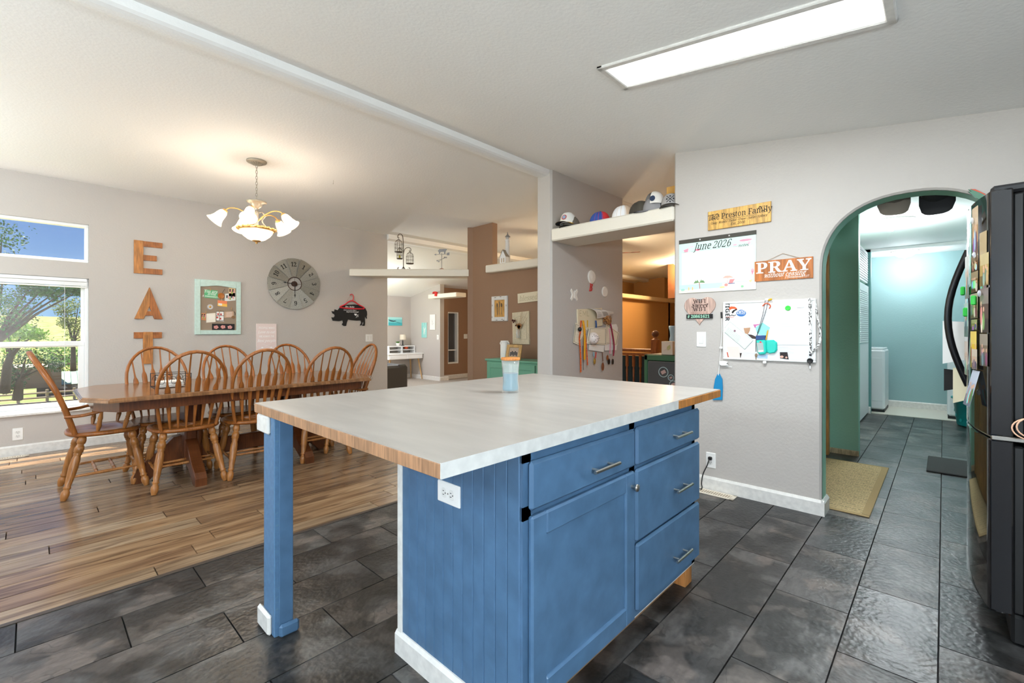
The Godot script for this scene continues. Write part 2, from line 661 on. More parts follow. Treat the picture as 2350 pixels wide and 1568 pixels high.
func surfaces() -> void:
	grain = grain_tex(512, 512, 31, 0.72)
	var im := grain.get_image()
	im.rotate_90(CLOCKWISE)
	grain_up = ImageTexture.create_from_image(im)
	peel = normal_noise(0.045, 5, 3.0)
	var tex := {"normal_enabled": true, "normal_texture": peel, "normal_scale": 0.22, "uv1_triplanar": true, "uv1_world_triplanar": true, "uv1_scale": Vector3(1.6, 1.6, 1.6)}
	M("wall_grey", rgb(192, 186, 180), 0.62, 0, tex)
	M("wall_brown", rgb(152, 119, 94), 0.62, 0, tex)
	M("wall_tan", rgb(196, 150, 92), 0.7, 0, tex)
	M("wall_teal", rgb(150, 184, 186), 0.6, 0, tex)
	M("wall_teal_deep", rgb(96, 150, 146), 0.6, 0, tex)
	M("wall_green", rgb(152, 203, 180), 0.6, 0, tex)
	M("wall_cream", rgb(236, 205, 150), 0.7, 0, tex)
	M("ceiling_white", rgb(246, 246, 244), 0.75, 0, tex)
	M("ledge_white", rgb(233, 226, 212), 0.55, 0, tex)
	var chip := blotch_tex(61, 0.03, 0.10)
	M("trim_white", rgb(238, 236, 231), 0.4, 0, {"albedo_texture": chip, "uv1_triplanar": true, "uv1_world_triplanar": true, "uv1_scale": Vector3(1.3, 1.3, 1.3)})
	M("vinyl_white", rgb(240, 241, 241), 0.35)
	M("plastic_white", rgb(242, 241, 238), 0.3)
	M("black", rgb(22, 22, 23), 0.5)
	M("ink", rgb(24, 24, 24), 0.7)
	M("chrome", rgb(205, 203, 198), 0.25, 1.0)
	M("nickel", rgb(196, 192, 184), 0.3, 1.0)
	M("glass", Color(1, 1, 1, 0.02), 0.0, 0, {"transparency": BaseMaterial3D.TRANSPARENCY_ALPHA})

func floors() -> void:
	# oak-look boards of the dining room
	var f := frame("floor_dining", "glossy brown wood strip floor of the dining room")
	var mb := MB.new()
	wb(mb, -2.75, 4.2, 2.83, 6.75, -0.14, -0.012)
	part(f, "subfloor", mb, M("subfloor", rgb(70, 50, 35), 0.8))
	var tex := plank_tex()
	var shine := normal_noise(0.02, 77, 1.2, 256)
	var tones := []
	for i in 5:
		var c := Color(1, 1, 1).lerp([rgb(255, 240, 220), rgb(232, 214, 196), rgb(255, 250, 240), rgb(244, 226, 204), rgb(222, 206, 190)][i], 1.0)
		tones.append(M("board_%d" % i, c, 0.2, 0, {"albedo_texture": tex, "normal_enabled": true, "normal_texture": shine, "normal_scale": 0.06}))
	var wd := 0.1437
	for r in 26:
		var a := -2.75 - rng.randf() * 1.1
		while a < 4.2:
			var a0 := maxf(a, -2.75)
			var a1 := minf(a + 1.22, 4.2)
			if a1 - a0 > 0.03:
				var m := MB.new()
				plank(m, a0, a1, 2.8165 + r * wd, 2.8165 + (r + 1) * wd, 0.0, -0.012, 0.0012, 2.44, 0.62)
				part(f, "plank", m, tones[rng.randi() % 5])
			a += 1.22
	# slate-look tiles of the kitchen and hall
	var k := frame("floor_kitchen", "dark grey slate-look tile floor of the kitchen and hall")
	mb = MB.new()
	wb(mb, -2.75, 8.5, -1.8, 2.815, -0.14, -0.012)
	part(k, "grout_bed", mb, M("grout", rgb(44, 43, 42), 0.8))
	var sl := slate_tex()
	var rough := normal_noise(0.11, 41, 2.5)
	var st := []
	for i in 4:
		st.append(M("slate_%d" % i, [rgb(255, 253, 250), rgb(226, 224, 223), rgb(240, 234, 230), rgb(205, 206, 208)][i], [0.36, 0.33, 0.38, 0.35][i], 0, {"albedo_texture": sl, "normal_enabled": true, "normal_texture": rough, "normal_scale": 0.16}))
	for r in range(-7, 10):
		var b0 := 0.015 + 0.2815 * r
		var a := (0.573 if posmod(r, 2) == 1 else 0.266) - 0.614 * 6
		while a < 8.5:
			var a0 := maxf(a, -2.75)
			var a1 := minf(a + 0.614, 8.5)
			if a1 - a0 > 0.03 and not (a0 > 3.75 and b0 > 0.84) and not (a1 < -0.6 and b0 < 0.0):
				var m := MB.new()
				plank(m, a0, a1, b0, minf(b0 + 0.2815, 2.8155), 0.0, -0.012, 0.0011, 1.8, 1.8)
				part(k, "tile", m, st[rng.randi() % 4])
			a += 0.614
	mb = MB.new()
	wb(mb, -2.75, -0.6, -1.8, 0.015, -0.012, -0.002)
	part(k, "underlay", mb, M("grout"))
	# rooms beyond
	mb = MB.new()
	wb(mb, 4.2, 14.2, 2.815, 10.2, -0.14, 0.0)
	wb(mb, 3.75, 14.2, 0.95, 2.815, -0.14, 0.0)
	var pile := blotch_tex(71, 0.05, 0.18)
	struct("floor_living", "pale grey-beige floor of the living room beyond the opening", mb, M("living_floor", rgb(196, 188, 178), 0.6, 0, {"albedo_texture": pile, "uv1_triplanar": true, "uv1_world_triplanar": true}))
	mb = MB.new()
	wb(mb, 8.5, 9.6, -1.8, 1.4, -0.14, 0.006)
	struct("floor_laundry", "cream vinyl floor of the laundry room past the hall", mb, M("laundry_floor", rgb(222, 216, 202), 0.4))
	# strip where boards meet tiles
	mb = MB.new()
	wb(mb, -2.75, 4.2, 2.802, 2.83, 0.0, 0.004, 0.002)
	struct("trim_1", "dark strip where the wood floor meets the tiles", mb, M("strip", rgb(70, 60, 52), 0.4))

# one board or tile lying flat, its top edges eased, uv cut from a random place of a texture lu x lv metres large
func plank(m: MB, a0: float, a1: float, b0: float, b1: float, top: float, bottom: float, gap: float, lu: float, lv: float) -> void:
	var o := Vector2(rng.randf(), rng.randf())
	var flip := rng.randf() < 0.5
	var e := 0.0016
	var q := []
	for w in [[a0 + gap, b0 + gap, bottom], [a0 + gap + e, b0 + gap + e, top]]:
		var lo_a: float = w[0]
		var lo_b: float = w[1]
		var hi_a := a1 - (lo_a - a0)
		var hi_b := b1 - (lo_b - b0)
		q.append([W(lo_a, lo_b, w[2]), W(hi_a, lo_b, w[2]), W(hi_a, hi_b, w[2]), W(lo_a, hi_b, w[2])])
	var uv := []
	for c in [Vector2(0, 0), Vector2(a1 - a0, 0), Vector2(a1 - a0, b1 - b0), Vector2(0, b1 - b0)]:
		var x: Vector2 = o + Vector2(c.x / lu, c.y / lv)
		uv.append(-x if flip else x)
	m.face(q[1], Vector3.UP, uv)
	for i in 4:
		var j := (i + 1) % 4
		var mid: Vector3 = (q[0][i] + q[0][j]) * 0.5 - (q[0][0] + q[0][2]) * 0.5
		m.face([q[0][i], q[0][j], q[1][j], q[1][i]], Vector3(mid.x, 0.001, mid.z), [uv[i], uv[j], uv[j], uv[i]])

func slab(mb: MB, pts: Array, a0: float, a1: float) -> void:
	var p := PackedVector2Array()
	for q in pts:
		p.append(Vector2(-q.x, q.y))
	mb.prism(p, -a1, -a0)

func ceilings() -> void:
	var white: Material = M("ceiling_white")
	var mb := MB.new()
	# kitchen ceiling, open where the light fitting sits
	var hole := [2.075, 2.355, 0.135, 1.335]
	for q in [[-2.75, hole[0], -1.8, 2.9], [hole[1], 14.2, -1.8, 2.9], [hole[0], hole[1], -1.8, hole[2]], [hole[0], hole[1], hole[3], 2.9]]:
		slab(mb, [Vector2(q[2], kit_h(q[2])), Vector2(q[3], kit_h(q[3])), Vector2(q[3], kit_h(q[3]) + 0.15), Vector2(q[2], kit_h(q[2]) + 0.15)], q[0], q[1])
	struct("ceiling_kitchen", "white sloped kitchen ceiling rising to the ridge", mb, white)
	mb = MB.new()
	slab(mb, [Vector2(2.9, din_h(2.9)), Vector2(6.75, din_h(6.75)), Vector2(6.75, 2.95), Vector2(2.9, 3.0)], -2.75, 14.2)
	struct("ceiling_dining", "white dining room ceiling", mb, white)
	mb = MB.new()
	slab(mb, [Vector2(6.75, liv_h(6.75)), Vector2(10.2, liv_h(10.2)), Vector2(10.2, liv_h(10.2) + 0.2), Vector2(6.75, 2.95)], 3.9, 14.2)
	struct("ceiling_living", "white living room ceiling sloping down to the far wall", mb, white)
	# rounded cap along the ridge
	mb = MB.new()
	var p := [Vector2(2.87, 2.86), Vector2(2.872, 2.828)]
	for i in 9:
		var g := PI * i / 8
		p.append(Vector2(2.958 - 0.078 * cos(g), 2.806 - 0.035 * sin(g)))
	p.append(Vector2(3.045, 2.826)); p.append(Vector2(3.046, 2.86))
	slab(mb, p, -2.75, 3.60)
	struct("trim_2", "white half-round beam along the ceiling ridge", mb, white)
	mb = MB.new()
	slab(mb, [Vector2(6.5, 2.80), Vector2(6.5, 2.70), Vector2(6.56, 2.675), Vector2(6.66, 2.675), Vector2(6.70, 2.70), Vector2(6.70, 2.80)], 3.97, 14.0)
	struct("trim_3", "white boxed beam over the living room opening", mb, white)
	panel_light("long white lit tube light panel set in the kitchen ceiling over the island", 2.215)

# kitchen light fitting
func panel_light(label: String, a: float) -> void:
	var t := thing("ceiling_light_panel", label, "ceiling light", W(a, 0.735, kit_h(0.735)))
	var mb := MB.new()
	t.rotation.z = -atan(0.139)
	var fw := 0.035
	for q in [[-0.61, 0.61, -0.15, -0.15 + fw], [-0.61, 0.61, 0.15 - fw, 0.15], [-0.61, -0.61 + fw, -0.15, 0.15], [0.61 - fw, 0.61, -0.15, 0.15]]:
		mb.box(Vector3(q[0], -0.012, q[2]), Vector3(q[1], 0.01, q[3]), 0.004)
	part(t, "frame", mb, M("trim_white"))
	mb = MB.new()
	mb.box(Vector3(-0.585, 0.012, -0.125), Vector3(0.585, 0.018, 0.125))
	part(t, "diffuser", mb, M("lit_panel", rgb(250, 250, 250), 0.5, 0, {"emission_enabled": true, "emission": Color(1, 1, 1), "emission_energy_multiplier": 0.85}))

func walls() -> void:
	var grey: Material = M("wall_grey")
	# dining wall with window openings: panes between a -0.85 and 0.421, and a second pair out of view
	var mb := MB.new()
	var top := 2.80
	var b0 := 6.55
	var b1 := 6.70
	for q in [[-2.75, -2.45], [-1.2, -0.85], [0.421, 3.976]]:
		wb(mb, q[0], q[1], b0, b1, 0, top)
	for q in [[-2.45, -1.2], [-0.85, 0.421]]:
		wb(mb, q[0], q[1], b0, b1, 0, 0.40)
		wb(mb, q[0], q[1], b0, b1, 1.763, 1.93)
		wb(mb, q[0], q[1], b0, b1, 2.333, top)
	struct("wall_dining", "long warm grey dining room wall with windows", mb, grey)
	# kitchen wall with the arch
	mb = MB.new()
	var pl := PackedVector2Array([Vector2(-1.584, 0), Vector2(-1.584, kit_h(1.584) + 0.02), Vector2(1.8, kit_h(-1.8) + 0.02), Vector2(1.8, 0), Vector2(0.281, 0)])
	var arch := arch_line(0.433)
	for q in arch:
		pl.append(q)
	pl.append(Vector2(-0.585, 0))
	mb.t = Transform3D(Basis.IDENTITY, Vector3(0, 0, -3.72))
	mb.prism(pl, 0, 0.14, 0.012)
	struct("wall_kitchen", "grey kitchen wall with an arched doorway", mb, grey)
	mb = MB.new()
	var inner := []
	var outer := []
	var full := [Vector2(0.281, 0.0)]
	full.append_array(arch)
	full.append(Vector2(-0.585, 0.0))
	for i in full.size():
		var k := Vector2(-0.152, minf(1.6, full[i].y))
		var s: Vector2 = full[i] + (k - full[i]).normalized() * 0.003
		inner.append(Vector3(s.x, s.y, -3.719)); outer.append(Vector3(s.x, s.y, -3.594))
	mb.grid([inner, outer])
	struct("trim_4", "pale green painted lining of the arched doorway", mb, M("wall_green"))
	# wall that carries the ledge between kitchen and stairs
	mb = MB.new()
	mb.t = Transform3D(Basis(Vector3.RIGHT, -PI / 2), Vector3.ZERO)
	mb.prism(PackedVector2Array([Vector2(-3.045, 3.598), Vector2(-3.027, 3.58), Vector2(-2.868, 3.58), Vector2(-2.85, 3.598), Vector2(-2.85, 4.97), Vector2(-2.868, 4.99), Vector2(-3.045, 4.99)]), 0, 2.84, 0, false)
	struct("wall_column", "narrow grey wall end under the ceiling ridge", mb, grey)
	# brown half wall with its pier
	var brown: Material = M("wall_brown")
	mb = MB.new()
	wb(mb, 4.65, 4.75, 3.045, 4.80, 0, 2.05)
	mb.t = Transform3D(Basis(Vector3.RIGHT, -PI / 2), Vector3.ZERO)
	mb.prism(PackedVector2Array([Vector2(-4.80, 4.65), Vector2(-4.80, 4.75), Vector2(-5.26, 4.75), Vector2(-5.34, 4.67), Vector2(-5.287, 4.593), Vector2(-5.23, 4.65)]), 0, 2.80)
	struct("wall_brown", "brown half wall and tall pier between dining and living room", mb, brown)
	# shell round the kitchen side, behind the camera and at the far ends
	mb = MB.new()
	for q in [[-1.95, -0.9, 0, 3.0], [1.6, 3.3, 0, 3.0], [6.2, 6.75, 0, 3.0], [-0.9, 1.6, 0, 1.0], [-0.9, 1.6, 2.1, 3.0], [3.3, 6.2, 2.1, 3.0]]:
		wb(mb, -2.9, -2.75, q[0], q[1], q[2], q[3])
	struct("wall_rear", "grey wall behind the kitchen and dining table", mb, grey)
	mb = MB.new()
	wb(mb, -2.9, 14.3, -1.95, -1.8, 0, 2.6)
	struct("wall_kitchen_side", "grey outer wall of the kitchen", mb, grey)
	# baseboards
	mb = MB.new()
	base_run(mb, W(-2.75, 6.55, 0), W(3.976, 6.55, 0), Vector3.RIGHT, 0.1, 0.016)
	struct("baseboard_dining", "white baseboard along the dining room wall", mb, M("trim_white"))
	mb = MB.new()
	base_run(mb, W(3.58, 1.6, 0), W(3.58, 0.568, 0), Vector3.BACK, 0.1, 0.018)
	base_run(mb, W(3.56, 0.585, 0), W(3.74, 0.585, 0), Vector3.RIGHT, 0.1, 0.02)
	struct("baseboard_kitchen", "white chipped baseboard under the whiteboard wall", mb, M("trim_white"))

func base_run(mb: MB, p: Vector3, q: Vector3, out: Vector3, h: float, d: float) -> void:
	var o := out * d
	var up := Vector3.UP
	var pr := [Vector3.ZERO, o, o + up * (h - d * 0.9), o * 0.35 + up * h, up * h]
	for i in 4:
		mb.face([p + pr[i], q + pr[i], q + pr[i + 1], p + pr[i + 1]], out + up * (0.2 if i > 1 else 0.0) if i > 0 else -up)
	for e in [p, q]:
		mb.face([e + pr[0], e + pr[1], e + pr[2], e + pr[3], e + pr[4]], (e - (p + q) * 0.5))

func arch_line(hw: float) -> Array:
	var out := []
	for i in 29:
		var g := PI * i / 28
		out.append(Vector2(-0.152 + hw * signf(cos(g)) * pow(absf(cos(g)), 2.0 / 2.3), 1.6 + 0.44 * pow(sin(g), 2.0 / 2.3)))
	return out

func windows() -> void:
	for w in [[-0.85, 0.421, "window_1", "tall white vinyl window in the dining room wall with a transom above"], [-2.45, -1.2, "window_2", "second white vinyl window of the dining room"]]:
		var f := frame(w[2], w[3])
		var a0: float = w[0]
		var a1: float = w[1]
		# casing, set just inside the opening
		for q in [[0.40, 1.763], [1.93, 2.333]]:
			var mb := MB.new()
			rim(mb, a0, a1, q[0], q[1], 6.575, 6.66, 0.03)
			part(f, "frame", mb, M("vinyl_white"))
			if q[0] < 1:
				var s := MB.new()
				rim(s, a0 + 0.03, a1 - 0.03, 1.045, q[1] - 0.03, 6.63, 6.655, 0.028)
				part(f, "upper_sash", s, M("vinyl_white"))
				s = MB.new()
				rim(s, a0 + 0.03, a1 - 0.03, q[0] + 0.03, 1.105, 6.60, 6.63, 0.05)
				part(f, "lower_sash", s, M("vinyl_white"))
				s = MB.new()
				wb(s, a0 + 0.05, a1 - 0.05, 6.640, 6.644, 1.07, q[1] - 0.05)
				part(f, "pane", s, M("glass"))
				s = MB.new()
				wb(s, a0 + 0.07, a1 - 0.07, 6.613, 6.617, q[0] + 0.07, 1.07)
				part(f, "pane", s, M("glass"))
				s = MB.new()
				wb(s, a0 - 0.01, a1 + 0.01, 6.52, 6.66, q[0] - 0.018, q[0] + 0.006, 0.004)
				part(f, "sill", s, M("trim_white"))
			else:
				var s := MB.new()
				wb(s, a0 + 0.03, a1 - 0.03, 6.630, 6.634, q[0] + 0.03, q[1] - 0.03)
				part(f, "pane", s, M("glass"))
		# blind drawn up under the head
		var bl := thing("window_blind", "white mini blind drawn up at the head of the %s" % ("tall dining window" if a0 > -1 else "second dining window"), "blind", W((a0 + a1) / 2, 6.575, 1.72))
		var hw := (a1 - a0) / 2 - 0.012
		var m := MB.new()
		m.box(Vector3(-0.02, 0.005, -hw), Vector3(0.02, 0.04, hw), 0.004)
		part(bl, "head_rail", m, M("vinyl_white"))
		for i in 9:
			m = MB.new()
			m.box(Vector3(-0.016, -0.001 - i * 0.0042 - 0.002, -hw), Vector3(0.016, 0.0015 - i * 0.0042, hw))
			part(bl, "slat", m, M("vinyl_white"))
		m = MB.new()
		m.box(Vector3(-0.018, -0.055, -hw), Vector3(0.018, -0.042, hw), 0.003)
		part(bl, "bottom_rail", m, M("vinyl_white"))
		m = MB.new()
		m.rod(Vector3(0.024, 0.0, hw * 0.02), Vector3(0.026, -0.52, hw * 0.02), 0.004, 6)
		part(bl, "wand", m, M("clear_plastic", rgb(225, 225, 225), 0.2))
		m = MB.new()
		m.rod(Vector3(0.022, 0.0, -hw + 0.17), Vector3(0.022, -1.5, -hw + 0.17), 0.0016, 5)
		part(bl, "cord", m, M("vinyl_white"))

func added_rear_glazing() -> void:  # kitchen window, patio door and patio added behind the camera for more daylight
	var f := frame("window_4", "added wide kitchen window behind the camera, for daylight")
	var m := MB.new()
	for q in [[-0.9, 1.6, 1.0, 1.05], [-0.9, 1.6, 2.05, 2.1], [-0.9, -0.85, 1.0, 2.1], [1.55, 1.6, 1.0, 2.1], [0.33, 0.37, 1.0, 2.1]]:
		wb(m, -2.86, -2.80, q[0], q[1], q[2], q[3], 0.004)
	part(f, "frame", m, M("vinyl_white"))
	m = MB.new()
	wb(m, -2.83, -2.826, -0.87, 1.57, 1.03, 2.07)
	part(f, "pane", m, M("glass"))
	f = frame("door_2", "added sliding glass patio door behind the dining table, for daylight")  # added, unseen opening that lets extra daylight reach the ceiling
	m = MB.new()
	for q in [[3.3, 6.2, 0.0, 0.05], [3.3, 6.2, 2.05, 2.1], [3.3, 3.36, 0, 2.1], [6.14, 6.2, 0, 2.1], [4.7, 4.8, 0, 2.1]]:
		wb(m, -2.86, -2.80, q[0], q[1], q[2], q[3], 0.004)
	part(f, "frame", m, M("vinyl_white"))
	m = MB.new()
	wb(m, -2.83, -2.826, 3.33, 6.17, 0.02, 2.07)
	part(f, "pane", m, M("glass"))
	m = MB.new()
	wb(m, -9.0, -2.9, 2.0, 8.0, -0.3, -0.04)
	struct("added_floor_patio", "added pale concrete patio bouncing sunlight in through the sliding door", m, M("concrete", rgb(206, 202, 194), 0.9))  # added pale slab that bounces sunlight up through the door

func rim(mb: MB, a0: float, a1: float, h0: float, h1: float, b0: float, b1: float, w: float) -> void:
	wb(mb, a0, a1, b0, b1, h0, h0 + w, 0.004)
	wb(mb, a0, a1, b0, b1, h1 - w, h1, 0.004)
	wb(mb, a0, a0 + w, b0, b1, h0 + w, h1 - w, 0.004)
	wb(mb, a1 - w, a1, b0, b1, h0 + w, h1 - w, 0.004)

func pix(x: float, y: float, t: float) -> Vector3:
	var c := cos(deg_to_rad(YAW))
	var s := sin(deg_to_rad(YAW))
	var xr := (x - 1175.0) / FOCAL
	return W(t * (c + xr * s), t * (s - xr * c), EYE + t * (758.0 - y) / FOCAL)

# ------------------------------------------------------------------ island
func island() -> void:
	var blue := M("paint_blue", rgb(84, 120, 156), 0.42, 0, {"albedo_texture": blotch_tex(81, 0.012, 0.14), "uv1_triplanar": true, "uv1_world_triplanar": true, "uv1_scale": Vector3(1.4, 1.4, 1.4)})
	var white: Material = M("trim_white")
	var t := thing("kitchen_island", "blue painted kitchen island cabinet with drawers and beadboard end", "island", W(1.58, 1.18, 0))
	var o := t.position
	part(t, "carcass", pb(o, 0.975, 2.20, 0.885, 1.475, 0.105, 0.876), blue)
	part(t, "toe_kick", pb(o, 1.0, 2.19, 0.945, 1.44, 0.0, 0.105), M("toe_board", rgb(150, 112, 78), 0.6))
	part(t, "toe_block", pb(o, 2.13, 2.205, 0.888, 0.945, 0.0, 0.108, 0.002), wood("raw_pine", rgb(206, 140, 78), 0.6))
	# face frame
	var m := MB.new()
	m.t = Transform3D(Basis.IDENTITY, -o)
	for q in [[0.965, 1.0, 0.105, 0.876], [1.57, 1.61, 0.105, 0.876], [2.165, 2.20, 0.105, 0.876], [0.965, 2.20, 0.838, 0.876], [0.965, 2.20, 0.105, 0.145], [0.965, 2.20, 0.672, 0.712], [1.57, 2.20, 0.385, 0.425]]:
		wb(m, q[0], q[1], 0.872, 0.89, q[2], q[3])
	part(t, "face_frame", m, blue)
	part(t, "bottom_edge", pb(o, 0.965, 2.20, 0.874, 0.94, 0.098, 0.1045), white)
	# drawers and door
	for q in [[0.981, 1.584, 0.700, 0.843, 1.339, 0.756], [1.598, 2.214, 0.697, 0.845, 1.967, 0.762], [1.596, 2.216, 0.405, 0.684, 1.975, 0.527], [1.6, 2.214, 0.135, 0.396, 1.97, 0.232]]:
		var d := part(t, "drawer", pb(o, q[0], q[1], 0.852, 0.872, q[2], q[3], 0.011), blue)
		var h := MB.new()
		h.t = Transform3D(Basis.IDENTITY, -o)
		h.rod(W(q[4] - 0.078, 0.822, q[5]), W(q[4] + 0.078, 0.822, q[5]), 0.006, 12)
		for e in [-0.048, 0.048]:
			h.rod(W(q[4] + e, 0.853, q[5]), W(q[4] + e, 0.823, q[5]), 0.0045, 8)
		part(d, "handle", h, M("nickel"), "brushed metal bar handle")
	var door := MB.new()
	door.t = Transform3D(Basis.IDENTITY, -o)
	for q in [[0.984, 1.054, 0.118, 0.684], [1.514, 1.582, 0.118, 0.684], [1.05, 1.52, 0.614, 0.684], [1.05, 1.52, 0.118, 0.19]]:
		wb(door, q[0], q[1], 0.852, 0.872, q[2], q[3], 0.006)
	var dn := part(t, "door", door, blue)
	part(dn, "door_panel", pb(o, 1.04, 1.53, 0.861, 0.870, 0.18, 0.63), blue)
	m = MB.new()
	m.t = Transform3D(Basis(Vector3.BACK, -PI / 2), W(1.553, 0.852, 0.632) - o)
	m.lathe([Vector2(0.006, 0), Vector2(0.005, 0.012), Vector2(0.011, 0.017), Vector2(0.0145, 0.022), Vector2(0.013, 0.027), Vector2(0, 0.029)], 16)
	part(dn, "knob", m, M("nickel"), "round brushed metal knob")
	# beadboard end
	for i in 12:
		var b1 := 1.4845 - 0.0502 * i
		part(t, "bead_board", pb(o, 0.962, 0.976, b1 - 0.0492, b1 - 0.0005, 0.08, 0.876, 0.0026), blue)
		part(t, "bead", pb(o, 0.9645, 0.976, b1 - 0.0572, b1 - 0.0492, 0.08, 0.876, 0.003), blue)
	part(t, "corner_post", pb(o, 0.955, 0.985, 1.4775, 1.505, 0.06, 0.876, 0.003), white)
	m = MB.new()
	m.t = Transform3D(Basis.IDENTITY, -o)
	base_run(m, W(0.962, 1.51, 0), W(0.962, 0.885, 0), Vector3.BACK, 0.085, 0.014)
	part(t, "base_trim", m, white)
	# double outlet on the end
	var pl := thing("wall_outlet", "white sideways duplex outlet plate on the beadboard island end", "outlet", W(0.962, 1.2, 0.674))
	outlet(pl, true)
	# legs under the overhang
	var lg := thing("island_leg", "chipped blue corner leg under the island worktop overhang", "table leg", W(0.70, 2.0, 0))
	o = lg.position
	var chipped := M("paint_blue_worn", rgb(92, 132, 172), 0.5, 0, {"albedo_texture": chipped_tex(), "uv1_triplanar": true, "uv1_scale": Vector3(3, 3, 3)})
	part(lg, "outer_board", pb(o, 0.665, 0.72, 1.966, 2.05, 0, 0.876, 0.003), chipped)
	part(lg, "inner_board", pb(o, 0.662, 0.725, 1.922, 1.965, 0, 0.876, 0.003), chipped)
	part(lg, "side_board", pb(o, 0.68, 0.733, 1.918, 1.96, 0.0, 0.876, 0.002), blue)
	part(lg, "top_block", pb(o, 0.650, 0.666, 1.965, 2.09, 0.80, 0.872, 0.006), white)
	part(lg, "foot_block", pb(o, 0.646, 0.666, 1.945, 2.075, 0.0, 0.082, 0.012), white)
	part(lg, "foot_trim", pb(o, 0.675, 0.752, 1.898, 1.92, 0.0, 0.05, 0.009), blue)
	# worktop
	var lam := M("laminate", rgb(178, 173, 166), 0.3, 0, {"albedo_texture": blotch_tex(83, 0.02, 0.10, 512, 96), "uv1_triplanar": true, "uv1_world_triplanar": true, "uv1_scale": Vector3(0.9, 0.9, 0.9)})
	var top := thing("worktop", "pale laminate island worktop with bare wood edges", "worktop", W(1.55, 1.475, 0.876))
	o = top.position
	part(top, "slab", pb(o, 0.653, 2.447, 0.843, 2.105, 0.876, 0.911), lam)
	part(top, "laminate_sheet", pb(o, 0.65, 2.45, 0.840, 2.107, 0.911, 0.914), lam)
	part(top, "front_edge", pb(o, 0.649, 1.942, 0.839, 0.843, 0.876, 0.9135), M("laminate_edge", rgb(225, 226, 223), 0.4, 0, {"albedo_texture": blotch_tex(84, 0.03, 0.12), "uv1_triplanar": true}))
	part(top, "bare_edge", pb(o, 1.942, 2.449, 0.836, 0.843, 0.876, 0.911, 0.001), wood("raw_orange", rgb(214, 140, 66), 0.5, 3.0, false), "bare orange pine edge")
	part(top, "bare_edge", pb(o, 0.647, 0.653, 0.843, 2.107, 0.876, 0.911, 0.001), wood("raw_side", rgb(196, 148, 110), 0.5, 3.0, false), "bare weathered pine edge")
	part(top, "bare_edge", pb(o, 2.447, 2.452, 0.84, 2.107, 0.876, 0.911, 0.001), wood("raw_orange"))
	# jar candle
	var c := thing("candle_jar", "glass jar with teal wax and orange wooden lid on the worktop", "candle", W(1.625, 1.55, 0.9145))
	m = MB.new()
	m.lathe([Vector2(0, 0), Vector2(0.042, 0), Vector2(0.042, 0), Vector2(0.0425, 0.02), Vector2(0.039, 0.05), Vector2(0.0385, 0.075), Vector2(0.042, 0.12), Vector2(0.0445, 0.158), Vector2(0.0425, 0.158), Vector2(0.04, 0.12), Vector2(0.0365, 0.075), Vector2(0.037, 0.05), Vector2(0.040, 0.02), Vector2(0.038, 0.008), Vector2(0, 0.008)], 28)
	part(c, "glass_jar", m, M("jar_glass", Color(0.95, 0.97, 0.97, 0.16), 0.05, 0, {"transparency": BaseMaterial3D.TRANSPARENCY_ALPHA}))
	m = MB.new()
	m.lathe([Vector2(0, 0.009), Vector2(0.0375, 0.009), Vector2(0.0395, 0.02), Vector2(0.0366, 0.05), Vector2(0.0362, 0.075), Vector2(0.0375, 0.094), Vector2(0.0375, 0.094), Vector2(0, 0.094)], 28)
	part(c, "teal_wax", m, M("wax", rgb(34, 132, 158), 0.25))
	m = MB.new()
	m.lathe([Vector2(0, 0.156), Vector2(0.041, 0.156), Vector2(0.041, 0.159), Vector2(0.047, 0.159), Vector2(0.047, 0.159), Vector2(0.0475, 0.168), Vector2(0.045, 0.171), Vector2(0, 0.171)], 28)
	part(c, "lid", m, wood("lid_wood", rgb(226, 142, 62), 0.45, 6.0))

func chipped_tex() -> ImageTexture:
	var s := 512
	var a := field(s / 4, s, s, s, 0.05, 91, 4)
	var b := field(s, s, s, s, 0.02, 92, 3)
	var out := PackedByteArray()
	out.resize(s * s * 3)
	for i in s * s:
		var chip := a[i] > 178 and b[i] > 150
		var k := 235 + int((b[i] - 128) * 0.12)
		out[i * 3] = 255 if chip else k; out[i * 3 + 1] = 250 if chip else k; out[i * 3 + 2] = 235 if chip else k
	return img(s, s, out)

# cover plate with two sockets, in local x, y, facing +z
func outlet(t: Node3D, sideways := false) -> void:
	var m := MB.new()
	var r := Transform3D(Basis(Vector3.BACK, PI / 2), Vector3.ZERO) if sideways else Transform3D.IDENTITY
	m.t = r
	m.prism(round_rect(0.072, 0.116, 0.004), 0, 0.006, 0.003)
	part(t, "cover_plate", m, M("plastic_white"))
	for s in [-0.0195, 0.0195]:
		m = MB.new()
		m.t = r * Transform3D(Basis.IDENTITY, Vector3(0, s, 0))
		m.prism(oval_outline(0.0168, 0.0142, 20, Vector2.ZERO, 2.8), 0.005, 0.0075, 0.0005)
		var k := part(t, "socket", m, M("socket_white", rgb(230, 229, 225), 0.35))
		m = MB.new()
		m.t = r * Transform3D(Basis.IDENTITY, Vector3(0, s, 0))
		for q in [[-0.0062, 0.003, 0.0011, 0.004], [0.0062, 0.003, 0.0011, 0.0034]]:
			m.cbox(Vector3(q[0], q[1], 0.0076), Vector3(q[2] * 2, q[3] * 2, 0.0006))
		m.prism(oval_outline(0.0024, 0.0024, 8, Vector2(0, -0.0072)), 0.007, 0.0079)
		part(k, "slots", m, M("ink"))
	m = MB.new()
	m.t = r
	m.prism(oval_outline(0.003, 0.003, 10), 0.005, 0.0072, 0.0005)
	part(t, "screw", m, M("chrome"))

